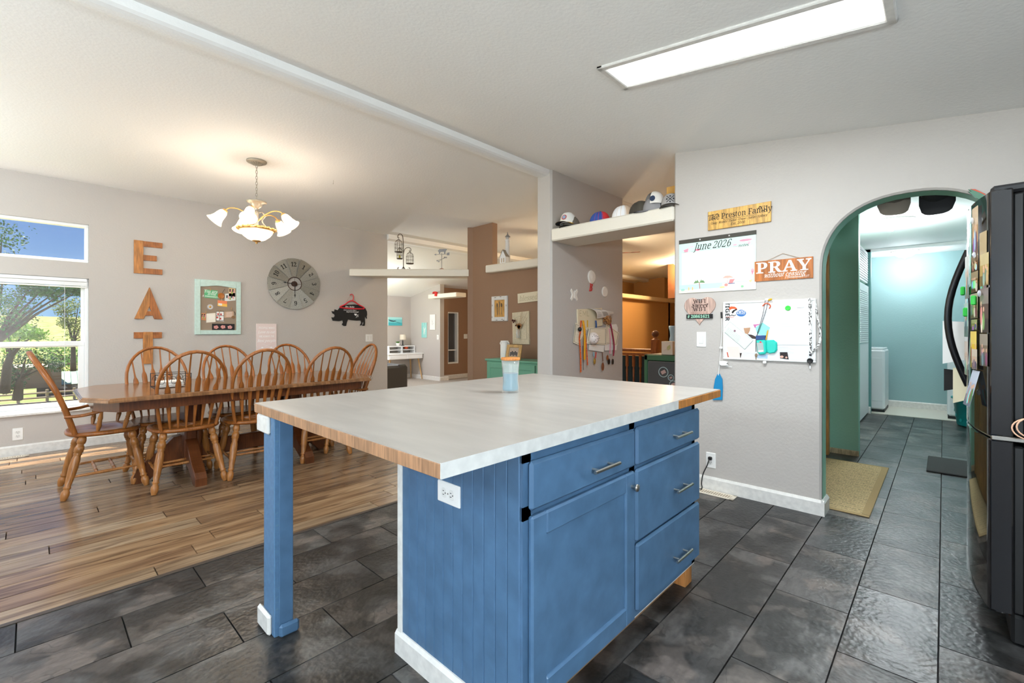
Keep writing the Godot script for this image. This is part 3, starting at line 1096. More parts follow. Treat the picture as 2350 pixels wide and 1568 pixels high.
# ------------------------------------------------------------------ dining set
func leg_profile(k := 1.0) -> Array:
	var p := [[0.0, 0.017], [0.02, 0.022], [0.07, 0.0265], [0.115, 0.025], [0.125, 0.0195], [0.145, 0.0195], [0.155, 0.024], [0.20, 0.0285], [0.255, 0.0275], [0.265, 0.021], [0.285, 0.0255], [0.305, 0.021], [0.33, 0.022], [0.36, 0.0255], [0.50, 0.0275], [0.66, 0.0235], [0.78, 0.018], [0.795, 0.0225], [0.812, 0.0225], [0.822, 0.0175], [0.845, 0.0175], [0.86, 0.0235], [0.91, 0.0255], [0.955, 0.022], [0.985, 0.0175], [1.0, 0.016]]
	var out := []
	for q in p:
		out.append(Vector2(q[1] * k, q[0]))
	return out

func stretcher_profile() -> Array:
	var out := []
	for q in [[0, 0.007], [0.08, 0.008], [0.2, 0.009], [0.21, 0.0115], [0.225, 0.0085], [0.24, 0.0115], [0.255, 0.009], [0.38, 0.0105], [0.5, 0.0125], [0.62, 0.0105], [0.745, 0.009], [0.76, 0.0115], [0.775, 0.0085], [0.79, 0.0115], [0.8, 0.009], [0.92, 0.008], [1, 0.007]]:
		out.append(Vector2(q[1], q[0]))
	return out

func make_chair(called: String, label: String, arms: bool, group: String) -> Node3D:
	var t := thing(called, label, "chair", Vector3.ZERO, 0, group)
	var oak := wood("chair_oak", rgb(176, 106, 48), 0.3, 2.6)
	var leg_oak := wood("leg_oak", rgb(186, 122, 62), 0.28, 2.6)
	var sh := 0.447
	# seat: a dished plank, wide in front
	var m := MB.new()
	var out := PackedVector2Array()
	for i in 32:
		var g := TAU * i / 32
		var wide := 0.235 + 0.012 * sin(g)
		out.append(Vector2(signf(cos(g)) * pow(absf(cos(g)), 0.72) * wide, signf(sin(g)) * pow(absf(sin(g)), 0.8) * 0.222))
	var rings := []
	for q in [[0.0, 0.020], [0.93, 0.0205], [0.985, 0.014], [1.0, 0.004], [0.99, -0.006], [0.94, -0.014], [0.0, -0.015]]:
		var row := []
		for p in out:
			var dish: float = -0.010 * (1.0 - q[0]) if q[1] > 0.015 else 0.0
			row.append(Vector3(p.x * q[0], sh + q[1] + dish, p.y * q[0]))
		rings.append(row)
	m.grid(rings, true)
	part(t, "seat", m, oak)
	# bent hoop
	var lean := deg_to_rad(21.5)
	var base := Vector3(0, sh + 0.012, -0.165)
	var vv := Vector3(0, cos(lean), -sin(lean))
	var hoop := []
	var top := 0.645
	for i in 41:
		var s := float(i) / 40
		var p: Vector2
		if s < 0.3:
			p = Vector2(lerpf(-0.178, -0.218, sin(s / 0.3 * PI / 2)), lerpf(0.0, 0.36, s / 0.3))
		elif s > 0.7:
			p = Vector2(lerpf(0.178, 0.218, sin((1 - s) / 0.3 * PI / 2)), lerpf(0.0, 0.36, (1 - s) / 0.3))
		else:
			var g := PI * (0.7 - s) / 0.4
			p = Vector2(0.218 * cos(g), 0.36 + (top - 0.36) * sin(g))
		hoop.append(base + Vector3(p.x, 0, 0) + vv * p.y + Vector3(0, 0, 0.022 * sin(PI * clampf(p.y / top, 0, 1)) - 0.02 * cos(p.x / 0.218 * PI / 2) * (1.0 - p.y / top)))
	m = MB.new()
	m.tube(hoop, 0.0145, 10, Vector2(0.85, 1.15), Vector3(0, sin(lean), cos(lean)))
	part(t, "back_hoop", m, oak)
	# arrow spindles
	for i in 6:
		var u := (i - 2.5) / 2.5
		var ub := 0.125 * u
		var ut := 0.172 * u
		var vt := 0.36 + (top - 0.36) * sqrt(1.0 - pow(ut / 0.218, 2)) - 0.006
		m = MB.new()
		var pts := []
		var rr := []
		for q in [[0.0, 0.0065], [0.1, 0.008], [0.3, 0.013], [0.52, 0.0185], [0.62, 0.019], [0.655, 0.0165], [0.70, 0.008], [0.76, 0.006], [1.0, 0.0052]]:
			var s: float = q[0]
			var vy := s * vt
			pts.append(base + Vector3(lerpf(ub, ut, s), 0, -0.012 * (1 - absf(u))) + vv * vy + Vector3(0, 0, 0.03 * sin(PI * clampf(vy / top, 0, 1)) * (1.0 - 0.25 * absf(u)) - 0.016 * (1.0 - s)))
			rr.append(q[1])
		m.tube(pts, rr, 8, Vector2(1.0, 0.42), Vector3(0, sin(lean), cos(lean)))
		part(t, "spindle", m, oak)
	# legs
	var foot := {}
	for sx in [-1, 1]:
		for sz in [-1, 1]:
			var p0 := Vector3(0.155 * sx, sh - 0.012, 0.15 * sz if sz > 0 else -0.125)
			var p1 := Vector3(0.232 * sx, 0.0, 0.235 * sz)
			foot[Vector2i(sx, sz)] = [p0, p1]
			m = MB.new()
			m.turned(p0, p1 + Vector3(0, 0.001, 0), leg_profile(), 14)
			part(t, "leg", m, leg_oak)
	var mid := func(k: Vector2i, h: float) -> Vector3:
		var q: Array = foot[k]
		return q[0].lerp(q[1], (q[0].y - h) / (q[0].y - q[1].y))
	for sx in [-1, 1]:
		m = MB.new()
		m.turned(mid.call(Vector2i(sx, -1), 0.155), mid.call(Vector2i(sx, 1), 0.165), stretcher_profile(), 10)
		part(t, "side_stretcher", m, leg_oak)
	for e in [0.36, 0.62]:
		m = MB.new()
		var l: Vector3 = mid.call(Vector2i(-1, -1), 0.155).lerp(mid.call(Vector2i(-1, 1), 0.165), e)
		var r: Vector3 = mid.call(Vector2i(1, -1), 0.155).lerp(mid.call(Vector2i(1, 1), 0.165), e)
		m.turned(l, r, stretcher_profile(), 10)
		part(t, "cross_stretcher", m, leg_oak)
	if arms:
		for sx in [-1.0, 1.0]:
			m = MB.new()
			var pts := catmull([Vector3(0.207 * sx, 0.595, -0.225), Vector3(0.235 * sx, 0.60, -0.12), Vector3(0.25 * sx, 0.632, 0.02), Vector3(0.252 * sx, 0.655, 0.13), Vector3(0.25 * sx, 0.648, 0.18), Vector3(0.248 * sx, 0.625, 0.193)], 5)
			var rr := []
			for i in pts.size():
				rr.append(0.0135 + 0.006 * smoothstep(0.6, 0.85, float(i) / pts.size()))
			m.tube(pts, rr, 10, Vector2(1.25, 0.85), Vector3.UP)
			part(t, "arm_rest", m, oak)
			for q in [[-0.03, 0.62, -0.05, 0.0], [0.14, 0.648, 0.1, 1.0]]:
				m = MB.new()
				m.turned(Vector3(0.20 * sx, sh + 0.01, q[2]), Vector3(0.25 * sx, q[1], q[0]), [Vector2(0.009, 0), Vector2(0.011, 0.1), Vector2(0.0165, 0.3), Vector2(0.0165, 0.38), Vector2(0.012, 0.41), Vector2(0.016, 0.44), Vector2(0.012, 0.48), Vector2(0.016, 0.52), Vector2(0.0125, 0.56), Vector2(0.016, 0.66), Vector2(0.01, 0.9), Vector2(0.009, 1)], 10)
				part(t, "arm_post", m, leg_oak)
	return t

func dining() -> void:
	# table
	var t := thing("dining_table", "long oak pedestal dining table with clipped corners", "table", W(1.335, 4.68, 0))
	var top_m := wood("table_top", rgb(158, 112, 74), 0.16, 1.6, false)
	var dark := wood("table_base", rgb(112, 62, 32), 0.28, 2.2)
	var oct := func(l: float, w: float, ca: float, cb: float) -> PackedVector2Array:
		return PackedVector2Array([Vector2(-w, -l + ca), Vector2(-w + cb, -l), Vector2(w - cb, -l), Vector2(w, -l + ca), Vector2(w, l - ca), Vector2(w - cb, l), Vector2(-w + cb, l), Vector2(-w, l - ca)])
	var lay := Basis(Vector3.RIGHT, -PI / 2)
	var m := MB.new()
	m.t = Transform3D(lay, Vector3(0, 0.722, 0))
	m.prism(oct.call(1.105, 0.575, 0.13, 0.21), 0.0, 0.018, 0.004)
	m.prism(oct.call(1.097, 0.567, 0.13, 0.21), 0.018, 0.03, 0.008)
	part(t, "table_top", m, top_m)
	m = MB.new()
	m.t = Transform3D(lay, Vector3(0, 0.645, 0))
	m.prism(oct.call(1.03, 0.50, 0.12, 0.19), 0.0, 0.077)
	part(t, "apron", m, dark)
	for s in [-1.0, 1.0]:
		m = MB.new()
		m.cbox(Vector3(0, 0.40, 0.42 * s), Vector3(0.30, 0.50, 0.09), 0.012)
		m.t = Transform3D(Basis.IDENTITY, Vector3(0, 0, 0.42 * s))
		for e in [-0.1, 0.1]:
			m.turned(Vector3(e, 0.15, -0.055 * s), Vector3(e, 0.64, -0.055 * s), [Vector2(0.03, 0), Vector2(0.034, 0.1), Vector2(0.022, 0.2), Vector2(0.036, 0.4), Vector2(0.026, 0.7), Vector2(0.034, 0.85), Vector2(0.03, 1)], 12)
		part(t, "pedestal", m, dark)
		for e in [-1.0, 1.0]:
			m = MB.new()
			var pl := PackedVector2Array([Vector2(0.05, 0.12), Vector2(0.05, 0.36), Vector2(0.12, 0.345), Vector2(0.2, 0.28), Vector2(0.28, 0.2), Vector2(0.36, 0.14), Vector2(0.43, 0.10), Vector2(0.47, 0.06), Vector2(0.47, 0.0), Vector2(0.38, 0.0), Vector2(0.33, 0.045), Vector2(0.22, 0.10)])
			m.t = Transform3D(Basis(Vector3.UP, (0.0 if e > 0 else PI)), Vector3(0, 0, 0.42 * s))
			m.prism(pl, -0.04, 0.04, 0.006)
			part(t, "foot", m, dark)
		m = MB.new()
		var pa := PackedVector2Array([Vector2(0.04, 0.12), Vector2(0.04, 0.34), Vector2(0.1, 0.33), Vector2(0.17, 0.26), Vector2(0.26, 0.19), Vector2(0.33, 0.12), Vector2(0.36, 0.06), Vector2(0.36, 0.0), Vector2(0.27, 0.0), Vector2(0.2, 0.08)])
		m.t = Transform3D(Basis(Vector3.UP, -PI / 2 * s), Vector3(0, 0, 0.42 * s))
		m.prism(pa, -0.04, 0.04, 0.006)
		part(t, "end_foot", m, dark)
	m = MB.new()
	m.cbox(Vector3(0, 0.2, 0), Vector3(0.06, 0.14, 0.78), 0.01)
	part(t, "stretcher", m, dark)
	# chairs
	var near := make_chair("dining_chair", "oak arrow-back chair tucked in with its back to the island, nearest the tall window", false, "oak side chairs along the dining table")
	near.set_meta("label", "oak arrow-back side chair on the island side, beside the armchair by the tall window")
	near.position = W(0.855, 4.465, 0)
	near.rotation_degrees.y = -90.0
	copy(near, W(1.347, 4.41, 0), -93, "middle oak arrow-back side chair on the island side of the table")
	copy(near, W(1.935, 4.48, 0), -90, "oak arrow-back side chair on the island side, at the table end away from the window")
	copy(near, W(0.79, 4.89, 0), 90, "oak arrow-back side chair between table and wall, under the wooden wall letters")
	copy(near, W(1.36, 4.9, 0), 90, "oak arrow-back side chair between table and wall, in front of the mint pin board")
	copy(near, W(1.95, 4.9, 0), 90, "oak arrow-back side chair between table and wall, below the round metal clock")
	var arm := make_chair("dining_armchair", "oak arrow-back armchair at the window end of the dining table", true, "")
	arm.position = W(0.392, 4.785, 0)
	arm.rotation_degrees.y = 180
	copy(arm, W(2.235, 4.66, 0), 0, "oak arrow-back armchair at the table end by the living room opening")
	# wire napkin basket
	var b := thing("wire_basket", "black scrolled wire napkin holder on the dining table", "napkin holder", W(0.80, 4.66, 0.7525))
	var iron: Material = M("iron", rgb(28, 28, 30), 0.45)
	m = MB.new()
	for s in [-0.1, 0.1]:
		m.tube([Vector3(s, 0.003, -0.12), Vector3(s, 0.003, 0.12)], 0.0025, 6)
		m.tube([Vector3(s, 0.11, -0.12), Vector3(s, 0.11, 0.12)], 0.0025, 6)
	for s in [-0.12, 0.12]:
		m.tube([Vector3(-0.1, 0.003, s), Vector3(0.1, 0.003, s)], 0.0025, 6)
		for e in [-0.1, 0.1]:
			m.tube([Vector3(e, 0.0, s), Vector3(e, 0.112, s)], 0.003, 6)
	part(b, "wire_frame", m, iron)
	m = MB.new()
	for s in [-0.1, 0.1]:
		for i in 3:
			var pts := []
			for k in 22:
				var g := TAU * 1.4 * k / 21
				var r := 0.03 - 0.022 * k / 21
				pts.append(Vector3(s, 0.055 + r * sin(g) * 1.4, -0.08 + 0.08 * i + r * cos(g)))
			m.tube(pts, 0.0018, 5)
	part(b, "scrolls", m, iron)
	var nap := thing("napkin_stack", "stack of white paper napkins in the wire holder", "napkins", W(0.80, 4.66, 0.7525))
	for i in 4:
		m = MB.new()
		m.cbox(Vector3(0.004 * (i % 2), 0.008 + 0.012 * i, 0.01), Vector3(0.16, 0.011, 0.17), 0.004)
		part(nap, "napkin", m, M("paper_white", rgb(240, 238, 232), 0.8))

# ------------------------------------------------------------------ chandelier
func chandelier() -> void:
	var c := W(1.45, 4.66, 0)
	var ceil := din_h(4.66)
	var t := thing("chandelier", "silvery chandelier with five glass bell shades and a centre bowl over the dining table", "chandelier", Vector3(c.x, ceil, c.z))
	var silver := M("antique_silver", rgb(176, 170, 158), 0.42, 0.75)
	var gold := M("antique_gold", rgb(214, 170, 104), 0.4, 0.6)
	var m := MB.new()
	m.lathe([Vector2(0, -0.035), Vector2(0.03, -0.034), Vector2(0.045, -0.028), Vector2(0.06, -0.02), Vector2(0.08, -0.016), Vector2(0.085, -0.01), Vector2(0.085, 0.0), Vector2(0, 0.0)], 28)
	for i in 16:
		var g := TAU * i / 16
		m.tube([Vector3(0.03 * cos(g), -0.035, 0.03 * sin(g)), Vector3(0.055 * cos(g), -0.024, 0.055 * sin(g))], 0.004, 5)
	part(t, "canopy", m, silver)
	# chain
	for i in 12:
		m = MB.new()
		var y := -0.05 - i * 0.0265
		var pts := []
		for k in 12:
			var g := TAU * k / 12
			var p := Vector3(0.0085 * cos(g), 0.0165 * sin(g), 0)
			pts.append((p if i % 2 else Vector3(0, p.y, p.x)) + Vector3(0, y, 0))
		m.tube(pts, 0.0022, 5, Vector2.ONE, Vector3.ZERO, true)
		part(t, "chain_link", m, silver)
	m = MB.new()
	m.lathe([Vector2(0, -0.37), Vector2(0.03, -0.37), Vector2(0.085, -0.378), Vector2(0.088, -0.386), Vector2(0.07, -0.394), Vector2(0.048, -0.40), Vector2(0.045, -0.42), Vector2(0.032, -0.435), Vector2(0.015, -0.445), Vector2(0.013, -0.46), Vector2(0.02, -0.47), Vector2(0.022, -0.49), Vector2(0.014, -0.51), Vector2(0.017, -0.55), Vector2(0.012, -0.6), Vector2(0.012, -0.66), Vector2(0, -0.66)], 20)
	part(t, "stem", m, silver)
	m = MB.new()
	m.lathe([Vector2(0.02, -0.612), Vector2(0.11, -0.618), Vector2(0.152, -0.63), Vector2(0.158, -0.64), Vector2(0.152, -0.652), Vector2(0.138, -0.655), Vector2(0.138, -0.645), Vector2(0.02, -0.63)], 32)
	for i in 18:
		var g := TAU * i / 18
		m.ball(Vector3(0.157 * cos(g), -0.636, 0.157 * sin(g)), Vector3(0.014, 0.011, 0.014), 8, 5)
	part(t, "bowl_rim", m, gold)
	var lit := M("lit_glass", rgb(250, 236, 214), 0.35, 0, {"emission_enabled": true, "emission": rgb(255, 232, 200), "emission_energy_multiplier": 0.55, "backlight_enabled": true, "backlight": Color(0.8, 0.75, 0.65)})
	m = MB.new()
	m.lathe([Vector2(0.137, -0.65), Vector2(0.132, -0.672), Vector2(0.11, -0.702), Vector2(0.075, -0.73), Vector2(0.035, -0.746), Vector2(0, -0.75)], 32)
	part(t, "glass_bowl", m, lit)
	m = MB.new()
	m.lathe([Vector2(0.04, -0.742), Vector2(0.032, -0.752), Vector2(0.018, -0.756), Vector2(0.008, -0.762), Vector2(0.011, -0.768), Vector2(0, -0.776)], 16)
	part(t, "finial", m, gold)
	for i in 3:
		var g := TAU * (i + 0.2) / 3
		m = MB.new()
		m.tube(catmull([Vector3(0.015 * cos(g), -0.48, 0.015 * sin(g)), Vector3(0.05 * cos(g), -0.47, 0.05 * sin(g)), Vector3(0.075 * cos(g), -0.50, 0.075 * sin(g)), Vector3(0.05 * cos(g), -0.55, 0.05 * sin(g)), Vector3(0.085 * cos(g), -0.60, 0.085 * sin(g)), Vector3(0.14 * cos(g), -0.632, 0.14 * sin(g))], 5), 0.006, 6)
		part(t, "scroll_bracket", m, silver)
	# five arms with bell shades that open outwards and down
	for i in 5:
		var g := deg_to_rad(100.0 + 72.0 * i)
		var d := Vector3(cos(g), 0, sin(g))
		m = MB.new()
		m.tube(catmull([Vector3(0, -0.56, 0) + d * 0.015, Vector3(0, -0.51, 0) + d * 0.07, Vector3(0, -0.47, 0) + d * 0.15, Vector3(0, -0.475, 0) + d * 0.22, Vector3(0, -0.51, 0) + d * 0.255], 5), 0.0055, 7)
		var arm := part(t, "arm", m, gold)
		var ax := (d * 0.62 + Vector3.DOWN * 0.78).normalized()
		var at := Vector3(0, -0.505, 0) + d * 0.252
		var x := ax.cross(Vector3.UP).normalized()
		var tr := Transform3D(Basis(x, ax, x.cross(ax)), at)
		m = MB.new()
		m.t = tr
		m.lathe([Vector2(0, -0.012), Vector2(0.02, -0.012), Vector2(0.024, 0.0), Vector2(0.024, 0.018), Vector2(0.0, 0.02)], 14)
		part(arm, "socket_cup", m, gold)
		m = MB.new()
		m.t = tr
		m.lathe([Vector2(0.026, 0.005), Vector2(0.034, 0.02), Vector2(0.04, 0.05), Vector2(0.044, 0.08), Vector2(0.055, 0.11), Vector2(0.07, 0.13), Vector2(0.066, 0.131), Vector2(0.052, 0.111), Vector2(0.041, 0.081), Vector2(0.037, 0.05), Vector2(0.031, 0.02), Vector2(0.023, 0.007)], 24)
		part(arm, "glass_shade", m, lit)
		m = MB.new()
		m.ball(tr * Vector3(0, 0.062, 0), Vector3(0.024, 0.03, 0.024), 14, 8)
		part(arm, "light_bulb", m, M("lit_bulb", Color.WHITE, 0.4, 0, {"emission_enabled": true, "emission": rgb(255, 244, 225), "emission_energy_multiplier": 1.6}))
		bulb("chandelier_lamp", t, tr * Vector3(0, 0.062, 0), 0.05, Color(1.0, 0.95, 0.88), 0.024)
	m = MB.new()
	m.ball(Vector3(0, -0.685, 0), Vector3(0.022, 0.022, 0.022), 12, 8)
	part(t, "light_bulb", m, M("lit_bulb"))
	bulb("chandelier_bowl_lamp", t, Vector3(0, -0.685, 0), 0.12, Color(1.0, 0.95, 0.88), 0.022)
	# stray hook in the ceiling
	m = MB.new()
	m.tube(catmull([Vector3(0, 0, 0), Vector3(0, -0.012, 0), Vector3(0.008, -0.02, 0.004), Vector3(0.006, -0.035, 0.006), Vector3(0, -0.045, 0.004)], 4), 0.0016, 5)
	solid("ceiling_hook", "tiny wire hook in the white dining ceiling", "hook", m, M("chrome"), W(2.19, 4.66, din_h(4.66)))

# box in house coordinates as seen from a thing's own origin
func pb(o: Vector3, a0: float, a1: float, b0: float, b1: float, h0: float, h1: float, bv := 0.0) -> MB:
	var m := MB.new()
	m.t = Transform3D(Basis.IDENTITY, -o)
	wb(m, a0, a1, b0, b1, h0, h1, bv)
	return m

# ------------------------------------------------------------------ rooms beyond
func wall_box(called: String, label: String, boxes: Array, m: Material) -> void:
	var mb := MB.new()
	for q in boxes:
		wb(mb, q[0], q[1], q[2], q[3], q[4], q[5])
	struct(called, label, mb, m)

func far_rooms() -> void:
	var grey: Material = M("wall_grey")
	var brown: Material = M("wall_brown")
	var tan: Material = M("wall_tan")
	# living room
	wall_box("wall_living_side", "grey living room wall with the teal bird painting", [[3.8, 4.1, 10.0, 10.12, 0, 2.4], [4.1, 5.85, 10.0, 10.12, 0, 0.35], [4.1, 5.85, 10.0, 10.12, 1.95, 2.4], [5.85, 6.9, 10.0, 10.12, 0, 2.4], [6.9, 14.2, 10.0, 10.12, 0, 2.4]], grey)
	wall_box("wall_living_near", "grey outer wall beside the dining window", [[3.83, 3.976, 6.70, 7.1, 0, 2.8], [3.83, 3.976, 9.7, 10.12, 0, 2.8], [3.83, 3.976, 7.1, 9.7, 0, 0.3], [3.83, 3.976, 7.1, 9.7, 2.0, 2.8]], grey)
	var lw := frame("window_5", "added wide living room windows, out of view, for daylight")  # unseen panes and openings added to brighten the living room
	var gm := MB.new()
	wb(gm, 3.90, 3.904, 7.1, 9.7, 0.3, 2.0)
	part(lw, "pane", gm, M("glass"))
	gm = MB.new()
	wb(gm, 4.1, 5.85, 10.06, 10.064, 0.35, 1.95)
	part(lw, "pane", gm, M("glass"))
	gm = MB.new()
	for q in [[7.1, 7.15], [8.38, 8.42], [9.65, 9.7]]:
		wb(gm, 3.88, 3.93, q[0], q[1], 0.3, 2.0)
	for q in [[4.1, 4.15], [4.95, 5.0], [5.8, 5.85]]:
		wb(gm, q[0], q[1], 10.04, 10.09, 0.35, 1.95)
	part(lw, "mullions", gm, M("vinyl_white"))
	wall_box("wall_living_end", "light grey living room wall with two canvases", [[6.75, 6.87, 8.77, 10.0, 0, 2.5]], grey)
	wall_box("wall_entry", "brown entry wall with a narrow window", [[6.87, 7.17, 9.0, 9.14, 0, 2.6], [7.53, 14.2, 9.0, 9.14, 0, 2.6], [7.17, 7.53, 9.0, 9.14, 0, 0.373], [7.17, 7.53, 9.0, 9.14, 1.68, 2.6]], brown)
	var f := frame("window_3", "tall narrow window in the brown entry wall")
	var m := MB.new()
	rim(m, 7.17, 7.53, 0.373, 1.68, 9.02, 9.14, 0.035)
	wb(m, 7.17, 7.53, 9.08, 9.12, 0.70, 0.73)
	part(f, "frame", m, M("vinyl_white"))
	m = MB.new()
	wb(m, 7.2, 7.5, 9.10, 9.105, 0.40, 1.65)
	part(f, "pane", m, M("glass"))
	wall_box("wall_far_end", "cream wall at the far end of the house", [[14.1, 14.25, -1.95, 10.2, 0, 3.0]], M("wall_cream"))
	# stair hall
	wall_box("wall_stairs", "tan wall behind the stair railing", [[9.0, 12.6, 5.7, 5.8, 0, 2.0], [8.5, 12.9, 7.0, 7.1, 0, 2.8], [12.9, 13.0, 6.1, 7.1, 0, 2.85], [12.9, 14.1, 6.0, 6.1, 0, 2.85], [12.5, 12.6, 5.7, 7.0, 0, 2.0]], tan)
	wall_box("wall_soffit", "dark brown boxed soffit beyond the stairs", [[10.5, 11.0, 2.9, 4.8, 1.98, 2.85]], M("soffit_brown", rgb(104, 62, 34), 0.6))
	wall_box("wall_hall_back", "tan back of the hall wall facing the stairs", [[3.72, 8.5, 0.88, 0.97, 0, 2.65], [8.5, 8.56, 0.9, 1.45, 0, 2.65], [8.5, 14.1, 1.38, 1.45, 0, 2.7]], M("wall_tan"))
	m = MB.new()
	wb(m, 8.6, 12.75, 5.55, 7.0, 2.0, 2.1, 0.012)
	struct("trim_5", "cream plant ledge high on the tan stair wall", m, M("ledge_cream", rgb(240, 214, 170), 0.6))
	# hall behind the arch
	var green: Material = M("wall_green")
	var teal: Material = M("wall_teal")
	wall_box("wall_hall", "pale green hall wall past the arch", [[3.72, 3.95, 0.84, 0.88, 0, 2.42], [5.4, 8.45, 0.84, 0.88, 0, 2.42], [3.95, 5.4, 0.84, 0.88, 2.04, 2.42], [5.5, 5.6, 0.598, 0.86, 0, 2.42]], green)
	wall_box("wall_laundry", "light teal laundry room wall", [[9.45, 9.6, -1.8, 1.38, 0, 2.45], [8.56, 9.45, 1.33, 1.38, 0, 2.42]], teal)
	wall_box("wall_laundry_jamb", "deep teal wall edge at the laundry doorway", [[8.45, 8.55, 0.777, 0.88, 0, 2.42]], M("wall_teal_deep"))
	wall_box("wall_hall_side", "teal hall wall behind the refrigerator", [[3.72, 9.45, -1.15, -1.05, 0, 2.42]], teal)
	wall_box("ceiling_hall", "white flat hall ceiling", [[3.72, 9.5, -1.1, 1.38, 2.40, 2.46], [8.45, 8.55, -1.1, 0.9, 2.365, 2.40]], M("ceiling_white"))
	m = MB.new()
	base_run(m, W(9.45, 0.86, 0.006), W(9.45, -1.05, 0.006), Vector3.BACK, 0.1, 0.016)
	base_run(m, W(8.45, 0.87, 0), W(8.45, 0.777, 0), Vector3.BACK, 0.1, 0.014)
	struct("baseboard_laundry", "white baseboard along the teal laundry wall", m, M("trim_white"))
	m = MB.new()
	base_run(m, W(5.5, 0.86, 0), W(5.5, 0.594, 0), Vector3.BACK, 0.05, 0.012)
	struct("baseboard_hall", "chipped bare baseboard under the green wall end", m, wood("base_chip", rgb(214, 190, 150), 0.6, 5.0))
	# wood closet door on the hall wall
	f = frame("door_1", "honey oak panel door on the hall wall past the arch")
	var oak := wood("door_oak", rgb(206, 150, 84), 0.35, 2.0)
	part(f, "slab", pb(Vector3.ZERO, 4.0, 5.35, 0.85, 0.88, 0.01, 2.0), oak)
	part(f, "casing", pb(Vector3.ZERO, 3.93, 4.0, 0.815, 0.85, 0, 2.06, 0.004), oak)
	part(f, "casing", pb(Vector3.ZERO, 5.35, 5.42, 0.815, 0.85, 0, 2.06, 0.004), oak)
	part(f, "casing", pb(Vector3.ZERO, 3.93, 5.42, 0.815, 0.85, 2.0, 2.06, 0.004), oak)
	for q in [[4.1, 4.62], [4.74, 5.25]]:
		for e in [[0.2, 0.8], [0.92, 1.45], [1.56, 1.88]]:
			part(f, "panel", pb(Vector3.ZERO, q[0], q[1], 0.84, 0.852, e[0], e[1], 0.008), oak)
	m = MB.new()
	m.ball(W(4.08, 0.81, 0.95), Vector3(0.024, 0.024, 0.024), 12, 8)
	m.rod(W(4.08, 0.85, 0.95), W(4.08, 0.81, 0.95), 0.009, 8)
	part(f, "knob", m, M("brass", rgb(190, 150, 80), 0.25, 1.0), "brass knob")
	far_baseboards()
	living_things()
	stair_things()

func far_baseboards() -> void:
	var m := MB.new()
	base_run(m, W(6.75, 10.0, 0), W(6.75, 8.765, 0), Vector3.BACK, 0.1, 0.016)
	base_run(m, W(3.98, 10.0, 0), W(6.75, 10.0, 0), Vector3.RIGHT, 0.1, 0.016)
	base_run(m, W(6.75, 8.77, 0), W(7.0, 8.77, 0), Vector3.RIGHT, 0.1, 0.014)
	base_run(m, W(6.9, 9.0, 0), W(9.0, 9.0, 0), Vector3.RIGHT, 0.1, 0.016)
	struct("baseboard_living", "white baseboard round the living room", m, M("trim_white"))

